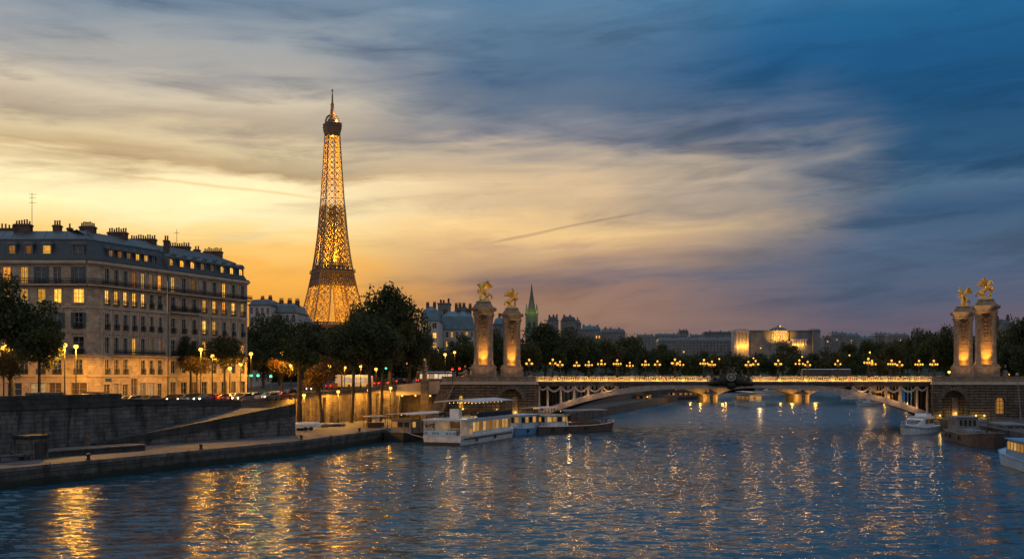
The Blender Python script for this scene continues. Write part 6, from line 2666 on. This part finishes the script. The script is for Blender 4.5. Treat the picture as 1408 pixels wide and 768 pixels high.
def tour_boat():
    """big white two-deck boat, stern towards the camera"""
    b = empty('tour_boat', (-12.2, 177.5, 0), math.atan2(30.0, 11.0), 'large white two deck tour boat with a flat canopy and lit windows', 'boat', None)
    L_, W_ = 31.0, 8.2
    m, _ = hull(L_, W_, 1.45, .55, .25, .9)
    m.build('hull', MT['white'], b)
    m = MB()
    for s in (-1, 1):
        m.box(.3, L_ * .78, s * W_ / 2 * 1.0 - .1, s * W_ / 2 * 1.0 + .1, .95, 1.15)
    m.box(-.12, .1, -W_ * .42, W_ * .42, .35, .5)
    m.box(-.06, .02, -W_ * .42, W_ * .42, -.3, .32)
    m.build('rub_rail', MT['darkhull'], b)
    m = MB()
    m.box(-.05, .02, -W_ * .40, W_ * .40, 1.48, 2.4)
    m.build('stern_panel', MT['palehull'], b)
    # lower saloon
    m = MB()
    for s in (-1, 1):
        y = s * W_ * .43
        m.box(5.2, 25, y - .06, y + .06, 1.45, 2.0)
        m.box(5.2, 25, y - .06, y + .06, 3.55, 3.9)
        for i in range(13):
            u = 5.2 + 19.8 * i / 12
            m.box(u - .12, u + .12, y - .07, y + .07, 2.0, 3.55)
    m.box(5.2, 5.35, -W_ * .43, -1.2, 1.45, 3.9)
    m.box(5.2, 5.35, 1.2, W_ * .43, 1.45, 3.9)
    m.box(24.9, 25.05, -W_ * .43, W_ * .43, 1.45, 3.9)
    m.build('saloon', MT['white'], b)
    for s in (-1, 1):
        windows(b, 5.3, 25, s * W_ * .43, 2.02, 3.5, 12, ['boatlit', 'boatlit', 'dimlit'] if s < 0 else ['dimlit', 'boatlit'], s, .3)
    xwindows(b, 5.3, -3.3, -1.3, 2.0, 3.5, 2, ['boatlit', 'glass'])
    xwindows(b, 5.3, 1.3, 3.3, 2.0, 3.5, 2, ['glass', 'boatlit'])
    m = MB()
    m.box(5.28, 5.4, -1.0, 1.0, 1.5, 3.5)
    m.build('door', MT['wood'], b)
    # stern deck rails, posts
    m = MB()
    rail_line(m, [(.2, -W_ * .41, 2.4), (.2, W_ * .41, 2.4)], .3)
    rail_line(m, [(.2, -W_ * .41, 1.5), (5.2, -W_ * .43, 1.5)], 1.0)
    rail_line(m, [(.2, W_ * .41, 1.5), (5.2, W_ * .43, 1.5)], 1.0)
    rail_line(m, [(25, -W_ * .4, 1.6), (29.5, -1.6, 2.0)], .9)
    rail_line(m, [(25, W_ * .4, 1.6), (29.5, 1.6, 2.0)], .9)
    for y in (-3.6, -1.3, 1.3, 3.6):
        m.tube((.4, y, 1.4), (.4, y, 3.9), .1, .1, 6)
    m.build('railing', MT['white'], b)
    # upper deck
    m = MB()
    m.box(-.2, 25.4, -W_ * .46, W_ * .46, 3.9, 4.12)
    m.build('upper_deck', MT['palehull'], b)
    m = MB()
    rail_line(m, [(7, -W_ * .45, 4.1), (25.2, -W_ * .45, 4.1), (25.2, W_ * .45, 4.1), (7, W_ * .45, 4.1), (7, -W_ * .45, 4.1)], 1.0)
    m.build('upper_railing', MT['iron'], b)
    m = MB()
    for s in (-1, 1):
        y = s * W_ * .455
        m.box(7, 25.2, y - .03, y + .03, 4.2, 4.95)
    m.build('windscreen', MT['glass'], b)
    for u in np.linspace(7.5, 24, 8):
        for s in (-1, 1):
            m = MB()
            m.tube((u, s * W_ * .43, 4.1), (u, s * W_ * .43, 6.7), .06, .06, 6)
            m.build('canopy_post', MT['iron'], b)
    m = MB()
    m.loft([[(x_, -W_ * .5, 6.65), (x_, -W_ * .5, 6.8), (x_, 0, 7.15), (x_, W_ * .5, 6.8), (x_, W_ * .5, 6.65), (x_, 0, 6.95)] for x_ in (5.6, 25)])
    m.build('canopy', MT['offwhite'], b)
    m = MB()
    for u in np.linspace(8.3, 23.5, 9):
        for s in (-2.2, 0, 2.2):
            m.ball((u, s, 6.5), .08, 6, 4)
    m.build('deck_lights', MT['streetbulb'], b)
    for u in (10, 16, 22):
        lamp(b, (u, 0, 6.1), 130, (1, .58, .2), .2, 'deck_light')
    lamp(b, (3.2, 0, 3.5), 60, (1, .62, .25), .2, 'deck_light')
    # wheelhouse, funnel-like stair casing
    m = MB()
    m.box(5.4, 6.8, -.9, .9, 4.12, 5.6)
    m.build('stair_casing', MT['white'], b)
    # tables and seats
    m = MB()
    for u in np.linspace(8.5, 23.5, 8):
        for s in (-2.4, 2.4):
            m.tube((u, s, 4.1), (u, s, 4.8), .06, .06, 5)
            m.cbox((u, s, 4.85), (.8, .8, .06))
            for e in (-.65, .65):
                m.cbox((u + e, s, 4.5), (.4, .5, .06))
                m.cbox((u + e * 1.25, s, 4.8), (.06, .5, .6))
    m.build('deck_furniture', MT['wood'], b)
    # stern name marks, illegible strokes as in the photo, and the lit panel
    m = MB()
    for u, w_ in ((-2.6, .5), (-1.8, .35), (-1.2, .5), (.6, .3), (1.1, .35), (1.6, .25), (2.8, .5)):
        m.box(-.09, -.05, u, u + w_, 1.75, 2.1)
    m.build('stern_marking', MT['bluehull'], b)
    m = MB()
    m.box(-.05, 0, -W_ * .40, -W_ * .33, 1.6, 2.35)
    m.build('life_ring_panel', MT['car_red'], b)
    m = MB()
    m.box(4.0, 5.0, -W_ * .445, -W_ * .44 + .1, 1.7, 2.5)
    m.build('lit_notice', MT['shoplit'], b)
    for u, s in ((5.5, -1), (8.5, -1), (2.5, 1)):
        pass
    fender_row(b, [(1.5, W_ * .45, .9), (6, -W_ * .51, .8), (15, -W_ * .51, .8)])
    b.scale = (1, 1, 1.1)
    return b


tour_boat()


def barge(name, pos, rz, L_, W_, hullm, label, cabin=(.12, .34), cabm='white', lit=('boatlit', 'glass'), canopy=None, fb=1.3, bowm=None, deckm='wood', mast=True, stern=.7, awn_col='offwhite', fend=True, cat='boat', ch=2.3, lampw=0):
    b = empty(name, (pos[0], pos[1], 0), rz, label, cat)
    m, rg = hull(L_, W_, fb, .8, .22, stern, .5, True)
    m.build('hull', MT[hullm], b)
    m = MB()
    for s in (-1, 1):
        pts = [(r[2 if s < 0 else 3][0], r[2 if s < 0 else 3][1], r[2][2]) for r in rg]
        m.path(pts, .09, 6)
    m.build('gunwale', MT[cabm if cabm != 'wood' else 'white'], b)
    x0, x1 = L_ * cabin[0], L_ * cabin[1]
    a = W_ * .36
    m = MB()
    m.prism([(x0, -a), (x1, -a), (x1, a), (x0, a)], fb - .1, fb + ch, [(x0 + .15, -a + .12), (x1 - .25, -a + .12), (x1 - .25, a - .12), (x0 + .15, a - .12)])
    m.build('cabin', MT[cabm], b)
    m = MB()
    m.box(x0 - .3, x1 + .2, -a - .2, a + .2, fb + ch, fb + ch + .14)
    m.build('cabin_roof', MT[cabm if cabm != 'wood' else 'brownhull'], b)
    n_ = max(2, int((x1 - x0) / 1.5))
    for s in (-1, 1):
        windows(b, x0 + .3, x1 - .4, s * (a - .03), fb + ch * .42, fb + ch * .86, n_, lit, s, .25, .08)
    xwindows(b, x0 + .06, -a + .3, a - .3, fb + ch * .42, fb + ch * .86, 3, lit[::-1], .2, .08)
    xwindows(b, x1 - .12, -a + .4, a - .4, fb + ch * .42, fb + ch * .86, 4, lit, .2, .14)
    # hatch covers
    m = MB()
    h0, h1 = x1 + .8, L_ * .78
    m.loft([[(x_, -W_ * .3, fb), (x_, -W_ * .3, fb + .6), (x_, 0, fb + .85), (x_, W_ * .3, fb + .6), (x_, W_ * .3, fb)] for x_ in np.linspace(h0, h1, 6)])
    m.build('hatch_cover', MT[deckm], b)
    m = MB()
    rail_line(m, [(.4, -W_ * .33, fb), (x0, -W_ * .42, fb)], .9)
    rail_line(m, [(.4, W_ * .33, fb), (x0, W_ * .42, fb)], .9)
    rail_line(m, [(L_ * .8, -W_ * .36, fb + .3), (L_ * .95, -W_ * .17, fb + .7)], .8)
    rail_line(m, [(L_ * .8, W_ * .36, fb + .3), (L_ * .95, W_ * .17, fb + .7)], .8)
    m.build('railing', MT['iron'], b)
    if canopy:
        c0, c1, cz = L_ * canopy[0], L_ * canopy[1], canopy[2]
        m = MB()
        m.loft([[(x_, -W_ * .47, cz), (x_, -W_ * .47, cz + .1), (x_, 0, cz + .3), (x_, W_ * .47, cz + .1), (x_, W_ * .47, cz), (x_, 0, cz + .15)] for x_ in (c0, c1)])
        m.build('canopy', MT[awn_col], b)
        for u in np.linspace(c0 + .2, c1 - .2, 6):
            for s in (-1, 1):
                m = MB()
                m.tube((u, s * W_ * .43, fb), (u, s * W_ * .43, cz + .05), .06, .06, 6)
                m.build('canopy_post', MT['iron'], b)
        m = MB()
        for u in np.linspace(c0 + .8, c1 - .8, 7):
            m.ball((u, 0, cz - .05), .08, 6, 4)
        m.build('deck_lights', MT['streetbulb'], b)
    if lampw:
        lamp(b, ((x0 + x1) / 2 + (x1 - x0) * .8, 0, fb + 1.9), lampw, (1, .58, .22), .2, 'deck_light')
    if mast:
        m = MB()
        m.tube((L_ * .86, 0, fb), (L_ * .86, 0, fb + 3.6), .09, .05, 6)
        m.tube((L_ * .86, 0, fb + 3.4), (L_ * .6, 0, fb + 2.4), .04, .04, 5)
        m.build('mast', MT['iron'], b)
    m = MB()
    m.lathe((L_ * .9, .5, fb + .6), [(.14, 0), (.12, .4), (.2, .45), (.2, .55)], 8)
    m.lathe((L_ * .9, -.5, fb + .6), [(.14, 0), (.12, .4), (.2, .45), (.2, .55)], 8)
    m.build('bollard', MT['iron'], b)
    if fend:
        fender_row(b, [(L_ * .3, -W_ * .52, fb * .6), (L_ * .55, -W_ * .52, fb * .6), (L_ * .15, -W_ * .47, fb * .6)])
    return b


def cruiser(pos, rz, L_, W_, label, hullm='white', cabm='white', lit=('glass',), strip='bluehull', fly=True, name='motor_boat', scale=1):
    b = empty(name, (pos[0], pos[1], 0), rz, label, 'boat')
    m, rg = hull(L_, W_, 1.35, .7, .5, .92, .9)
    m.build('hull', MT[hullm], b)
    m = MB()
    for s in (-1, 1):
        pts = [(r[2 if s < 0 else 3][0], r[2 if s < 0 else 3][1] * 1.01, r[2][2] - .3) for r in rg]
        m.path(pts, .1, 6)
    m.build('hull_stripe', MT[strip], b)
    x0, x1 = L_ * .18, L_ * .68
    a = W_ * .37

    def ring(x, k, zt):
        return [(x, -a * k, 1.3), (x, -a * k * .92, zt), (x, a * k * .92, zt), (x, a * k, 1.3)]
    m = MB()
    m.loft([ring(x0, 1, 3.0), ring(x0 + (x1 - x0) * .55, 1, 3.05), ring(x1 - .8, .92, 2.6), ring(x1 + .5, .6, 1.75)])
    m.build('cabin', MT[cabm], b)
    m = MB()
    m.loft([[(x0 - .7, -a, 3.05), (x0 - .7, a, 3.05), (x0 - .7, a, 3.2), (x0 - .7, -a, 3.2)], [(x0 + (x1 - x0) * .6, -a * .95, 3.1), (x0 + (x1 - x0) * .6, a * .95, 3.1), (x0 + (x1 - x0) * .6, a * .95, 3.25), (x0 + (x1 - x0) * .6, -a * .95, 3.25)]])
    m.build('cabin_roof', MT[cabm], b)
    for s in (-1, 1):
        windows(b, x0 + .3, x0 + (x1 - x0) * .68, s * (a * .96), 1.95, 2.75, 4, lit, s, .2, .1)
    xwindows(b, x0 - .02, -a * .8, a * .8, 1.9, 2.8, 3, lit, .2, .05)
    m = MB()
    p = lambda f, y, z: (x0 + (x1 - x0) * f, y, z)
    m.add([(x1 - .75, -a * .8, 2.64), (x1 - .75, a * .8, 2.64), (x1 + .35, a * .52, 1.92), (x1 + .35, -a * .52, 1.92)], [(0, 1, 2, 3)])
    m.build('windscreen', MT['glass'], b)
    m = MB()
    rail_line(m, [(L_ * .66, -W_ * .44, 1.5), (L_ * .86, -W_ * .26, 1.8), (L_ * .99, 0, 2.05), (L_ * .86, W_ * .26, 1.8), (L_ * .66, W_ * .44, 1.5)], .7)
    rail_line(m, [(.2, -W_ * .42, 1.4), (.2, W_ * .42, 1.4)], .7)
    m.build('railing', MT['white'], b)
    if fly:
        m = MB()
        m.loft([[(x0 + .2, -a * .8, 3.2), (x0 + .2, a * .8, 3.2), (x0 + .3, a * .75, 3.75), (x0 + .3, -a * .75, 3.75)], [(x0 + 2.6, -a * .7, 3.2), (x0 + 2.6, a * .7, 3.2), (x0 + 2.2, a * .6, 3.8), (x0 + 2.2, -a * .6, 3.8)]])
        m.build('flybridge', MT[cabm], b)
        m = MB()
        m.tube((x0 + .6, 0, 3.7), (x0 + .4, 0, 5.1), .06, .04, 6)
        m.build('mast', MT['iron'], b)
    fender_row(b, [(L_ * .35, -W_ * .52, .8), (L_ * .2, -W_ * .5, .8)])
    b.scale = (scale,) * 3
    return b


LA = math.atan2(.914, .405)
barge('moored_barge', (X(541, 187), 187, 0)[:2], LA, 26, 6.2, 'darkhull', 'dark moored barge with a flat white canopy, left of the big tour boat', (.1, .3), 'greyhull', ('boatlit', 'glass', 'glass'), (.08, .62, 4.9), awn_col='offwhite', lampw=40, fb=1.6)
barge('moored_barge', (X(699, 207), 207, 0)[:2], LA - .1, 24, 5.6, 'bluehull', 'blue hulled barge with a pale cabin moored beyond the big tour boat', (.06, .42), 'palehull', ('glass', 'boatlit'), (.42, .72, 5.2), lampw=70, fb=1.4, ch=2.6)
barge('restaurant_barge', (X(733, 213), 213, 0)[:2], LA - .52, 22, 5.6, 'brownhull', 'brown restaurant barge with a lit terrace moored in front of the bridge arch', (.08, .36), 'white', ('boatlit', 'boatlit', 'glass'), (.3, .85, 4.6), awn_col='greyhull', lampw=140, fb=1.5)
barge('moored_barge', (84.4, 194), -PI / 2 - .17, 25, 5.4, 'brownhull', 'dark barge with a pale wheelhouse moored in front of the right pylons', (.1, .36), 'greyhull', ('glass',), None, fb=1.9, deckm='greyhull', ch=2.6)
barge('moored_barge', (X(1404, 183), 183, 0)[:2], PI / 2 - .2, 24, 5.5, 'greyhull', 'blue grey covered barge moored at the far right behind the dark barge', (.1, .6), 'greyhull', ('glass',), None, fb=1.3, deckm='bluehull', ch=1.8)
barge('moored_barge', (65.0, 118), PI / 2 - .2, 25.5, 5.2, 'palehull', 'pale blue passenger boat with a row of lit windows cut by the right edge', (.12, .8), 'bluehull', ('boatlit',), None, fb=1.35, ch=2.3, mast=False)
cruiser((90.5, 221), -PI / 2 - .68, 15, 4.8, 'white motor cruiser with a high cabin moored left of the dark barge', fly=True, lit=('glass', 'glass', 'dimlit'), scale=1.08)
cruiser((97.5, 214), -PI / 2 - .62, 12, 4.2, 'blue and white motor boat moored between the cruiser and the dark barge', 'bluehull', 'white', fly=False, strip='white')
cruiser((X(1212, 405), 405), PI + .2, 11, 4.0, 'small white speedboat under the right end of the arch', fly=True, scale=.95)
cruiser((X(1188, 520), 520), PI - .2, 11, 4.0, 'tiny white boat far up river under the right end of the arch', fly=False)
cruiser((X(1075, 700), 700), PI - .1, 18, 5.5, 'distant white passenger boat up river beyond the far bridge', fly=True)
barge('passenger_boat', (X(1019, 412), 412, 0)[:2], -PI / 2 + .06, 25, 7.0, 'white', 'passenger boat with many lights coming down the middle of the river', (.1, .8), 'greyhull', ('boatlit', 'dimlit', 'boatlit'), (.12, .7, 5.6), fb=1.6, ch=2.8, lampw=1600, mast=True, fend=False)
barge('passenger_boat', (X(918, 500), 500, 0)[:2], PI / 2 - .8, 30, 6.5, 'darkhull', 'dark passenger boat moored by the far left quay, seen under the arch', (.1, .8), 'brownhull', ('dimlit', 'glass', 'boatlit'), (.2, .8, 5.0), fb=1.4, fend=False, mast=False, awn_col='brownhull', lampw=200)
barge('moored_barge', (X(880, 420), 420, 0)[:2], PI / 2 - .35, 38, 6.5, 'darkhull', 'long dark barge moored along the left bank beyond the bridge', (.06, .3), 'brownhull', ('glass', 'dimlit'), None, fb=1.5, fend=False)
# lower quay beyond the bridge
m = MB()
m.prism([(10, 261), (15, 262), (34, 330), (128, 668), (122, 672), (24, 334)], -2, 2.4)
structure('far_quay', m, MT['bank'])

# ================================================================== quay furniture
k = empty('quay_kiosk', (X(42, 123), 123, QZ), R(66), 'dark square stone kiosk with a flat cap on the lower quay at the left', 'kiosk')
m = MB()
m.box(-1.2, 1.2, -1.3, 1.3, 0, 2.6)
for s in (-1, 1):
    for t in (-1, 1):
        m.box(s * 1.2 - .14, s * 1.2 + .14, t * 1.3 - .14, t * 1.3 + .14, 0, 2.6)
m.build('wall', MT['quay'], k)
m = MB()
m.box(-1.5, 1.5, -1.6, 1.6, 2.6, 2.85)
m.build('roof', MT['quaydark'], k)
m = MB()
m.box(-.5, .5, -1.36, -1.3, .05, 2.1)
m.build('door', MT['darkhull'], k)
b_ = empty('stone_bench', (X(14, 119), 119, QZ), R(66), 'low dark stone bench block at the left edge of the lower quay', 'bench')
m = MB()
m.box(-2.6, 2.6, -.5, .5, .5, .75)
m.build('seat', MT['quay'], b_)
for s in (-1.9, 1.9):
    m = MB()
    m.box(s - .3, s + .3, -.4, .4, 0, .5)
    m.build('leg', MT['quaydark'], b_)
p = empty('landing_platform', (X(120, 133), 130, QZ), R(58), 'long low stone platform lying on the lower quay in front of the ramp', 'platform')
m = MB()
m.box(-8, 9, -1.7, 1.7, .0, .62)
m.build('base', MT['quaydark'], p)
m = MB()
m.box(-8.2, 9.2, -1.9, 1.9, .62, .8)
m.build('top_slab', MT['paving'], p)
p = empty('marker_post', (X(120, 140), 140, QZ), 0, 'short pale stone post at the foot of the ramp wall', 'post')
m = MB()
m.box(-.28, .28, -.28, .28, 0, 1.5)
m.prism([(-.33, -.33), (.33, -.33), (.33, .33), (-.33, .33)], 1.5, 1.75, [(-.1, -.1), (.1, -.1), (.1, .1), (-.1, .1)])
m.build('shaft', MT['bank'], p)
# mooring bollards along the kerb
bl = MB()
bl.lathe((0, 0, 0), [(.3, 0), (.3, .08), (.2, .14), (.18, .45), (.3, .52), (.3, .62), (.18, .7)], 12)
bme = bl.mesh('mooring_bollard', MT['iron'], True)
blabs = ['mooring bollard on the kerb nearest to the left picture edge', 'mooring bollard on the kerb below the kiosk', 'mooring bollard on the kerb below the ramp foot', 'mooring bollard on the kerb under the middle of the ramp wall', 'mooring bollard on the kerb by the end of the ramp wall', 'mooring bollard on the kerb near the moored dark barge']
for f, lab in zip(((1, .3), (1, .85), (2, .25), (2, .62), (3, .1), (3, .75)), blabs):
    a, c = Vector(QE[f[0]]), Vector(QE[f[0] + 1])
    q = a.lerp(c, f[1])
    o = link('mooring_bollard', bme)
    o.location = (q.x - .75, q.y + .3, QZ + .05)
    tag(o, lab, 'bollard', 'mooring bollards on the quay kerb')
# covered trailer, tarpaulin heap, awning stall
t = empty('utility_trailer', (X(423, 186), 186, QZ), R(20), 'white covered trailer parked on the lower quay under the lamp', 'trailer')
m = MB()
m.prism([(-2.3, -.9), (2.3, -.9), (2.3, .9), (-2.3, .9)], .45, 1.15)
m.prism([(-2.3, -.9), (2.3, -.9), (2.3, .9), (-2.3, .9)], 1.152, 1.5, [(-1.9, -.5), (1.9, -.5), (1.9, .5), (-1.9, .5)])
m.build('body', MT['white'], t)
m = MB()
m.tube((2.3, 0, .5), (3.6, 0, .45), .06, .05, 6)
m.build('drawbar', MT['iron'], t)
for x_ in (-.5, .5):
    for s in (-1, 1):
        m = MB()
        m.tube((x_, s * .92, .35), (x_, s * 1.1, .35), .35, .35, 12)
        m.build('wheel', MT['rubber'], t)
m = MB()
for i in range(9):
    m.ball((random.uniform(-2.2, 2.2), random.uniform(-.8, .8), random.uniform(.1, .5)), (random.uniform(.6, 1.3), .7, random.uniform(.3, .6)), 9, 6)
o = link('tarpaulin_heap', fuse(m, .12, 'tarpaulin_heap', MT['greyhull']))
o.location = (X(456, 200), 200, QZ - .02)
tag(o, 'dark heap under a tarpaulin on the quay behind the leaning tree', 'heap')
s_ = empty('market_stall', (X(515, 196), 196, QZ), R(35), 'small quay stall with a flat awning and a pale notice beside the moored barge', 'stall')
m = MB()
m.box(-2, 2, -1.1, 1.1, 2.1, 2.25)
m.build('awning', MT['offwhite'], s_)
for x_ in (-1.8, 1.8):
    for y_ in (-.95, .95):
        m = MB()
        m.tube((x_, y_, 0), (x_, y_, 2.1), .06, .06, 6)
        m.build('post', MT['iron'], s_)
m = MB()
m.box(-1.7, 1.7, -.8, .2, 0, .95)
m.build('counter', MT['wood'], s_)
m = MB()
m.box(-.4, .4, -.9, -.84, 1.0, 1.7)
m.build('notice', MT['white'], s_)
# stone pillar with a lantern at the street corner
pl = empty('stone_pillar', (X(584, 236.4), 236.4, QZ), 0, 'stone pillar with a lantern finial standing between the underpass and the steps', 'pillar')
m = MB()
m.box(-.9, .9, -.9, .9, 0, 8.4)
m.box(-1.05, 1.05, -1.05, 1.05, 8.4, 8.8)
m.lathe((0, 0, 8.8), [(.75, 0), (.6, .5), (.5, 3.0), (.7, 3.2), (.35, 3.6), (.3, 4.3), (.5, 4.5)], 12)
m.build('shaft', MT['bank'], pl)
m = MB()
m.ball((0, 0, 13.6), .28, 8, 6)
m.build('finial', MT['shoplit'], pl)
# white leaning mast at the right edge
fm = empty('mooring_mast', (X(1404, 205), 205, 2.6), 0, 'pale slightly leaning mast on the right quay by the picture edge', 'mast')
m = MB()
m.path([(0, 0, 0), (-.3, 0, 4), (-.8, 0, 9.5)], [.16, .13, .08], 8)
m.build('pole', MT['greyhull'], fm)
m = MB()
m.lathe((-.8, 0, 9.5), [(.15, 0), (.3, .15), (.3, .45), (.1, .6)], 8)
m.build('lantern', MT['frame'], fm)


# ================================================================== people
def person_mesh(arm):
    m = MB()
    for s in (-1, 1):
        m.path([(.0, .1 * s, .92), (.03, .11 * s, .5), (-.02, .11 * s, .08)], [.1, .07, .05], 8)
        m.ball((.06, .11 * s, .05), (.14, .05, .05), 7, 5)
        if arm and s > 0:
            m.path([(0, .19, 1.4), (.06, .28, 1.15), (.28, .2, 1.1)], [.055, .045, .035], 7)
            m.ball((.33, .19, 1.1), (.06, .04, .03), 6, 4)
        else:
            m.path([(0, .19 * s, 1.4), (-.02, .25 * s, 1.12), (.05, .25 * s, .86)], [.055, .045, .035], 7)
            m.ball((.06, .25 * s, .8), (.035, .03, .07), 6, 4)
    m.path([(0, 0, .9), (0, 0, 1.15), (0, 0, 1.42)], [.15, .14, .17], 10)
    m.tube((0, 0, 1.42), (.01, 0, 1.55), .06, .055, 8)
    m.ball((.02, 0, 1.64), (.1, .08, .125), 9, 7)
    m.ball((.12, 0, 1.63), (.025, .02, .03), 5, 4)
    return fuse(m, .028, 'person', MT['cloth'], 1)


hm = MB()
hm.ball((-.01, 0, 1.68), (.105, .09, .11), 9, 6)
hair = hm.mesh('hair', MT['bark'], True)
PM = [person_mesh(False), person_mesh(True)]
PP = [(735, 239, DZ, 'person in dark clothes on the bridge pavement just right of the left pylons'), (740, 238, DZ, 'person in dark clothes where the golden balustrade begins'), (745, 237.5, DZ, 'person in dark clothes leaning by the left end of the golden balustrade'),
      (756, 238, DZ, 'person in dark clothes under the first bridge lamp'), (836, 237, DZ, 'person in dark clothes walking on the left half of the bridge'), (1276, 233, DZ, 'person in dark clothes at the right end of the golden balustrade'),
      (489, 219, QZ, 'person standing in shadow by the lit quay wall'), (547, 236, QZ, 'person standing at the mouth of the underpass'), (634, 237, DZ, 'person standing beside the pedestal of the nearer left pylon')]
for i, (px, Y, z0, lab) in enumerate(PP):
    o = link('person', PM[i % 2])
    o.location = (X(px, Y), Y, z0)
    o.rotation_euler = (0, 0, random.uniform(0, 6.28))
    tag(o, lab, 'person', 'people by the river')
    link('hair', hair, o)

# iron ladders on the quay face, ropes from boats to bollards
lb = MB()
for x_ in (-.22, .22):
    lb.tube((x_, 0, -1.2), (x_, 0, 2.5), .035, .035, 6)
for i in range(11):
    lb.tube((-.22, 0, -1 + .32 * i), (.22, 0, -1 + .32 * i), .025, .025, 5)
lme = lb.mesh('quay_ladder', MT['iron'])
for f, lab in (((2, .12), 'iron ladder on the quay face nearest to the left edge'), ((2, .55), 'iron ladder on the quay face below the ramp foot'), ((3, .35), 'iron ladder on the quay face below the end of the ramp wall')):
    a, c = Vector(QE[f[0]]), Vector(QE[f[0] + 1])
    d = (c - a).normalized()
    q = a.lerp(c, f[1]) + Vector((d.y, -d.x)) * .26
    o = link('quay_ladder', lme)
    o.location = (q.x, q.y, 0)
    o.rotation_euler = (0, 0, math.atan2(d.y, d.x))
    tag(o, lab, 'ladder', 'iron ladders on the quay wall')
for p0, p1, lab in (((-20.2, 188.6, 1.7), (-24.2, 189.5, 2.7), 'mooring rope from the dark barge to the quay kerb'), ((-12.6, 178.5, 1.5), (-19.6, 187.5, 1.8), 'mooring rope sagging between the tour boat stern and the dark barge')):
    m = MB()
    p0, p1 = Vector(p0), Vector(p1)
    pts = []
    for i in range(9):
        f = i / 8
        p = p0.lerp(p1, f)
        p.z -= .5 * math.sin(PI * f)
        pts.append(p)
    m.path(pts, .045, 5)
    o = m.build('mooring_rope', MT['offwhite'])
    tag(o, lab, 'rope')
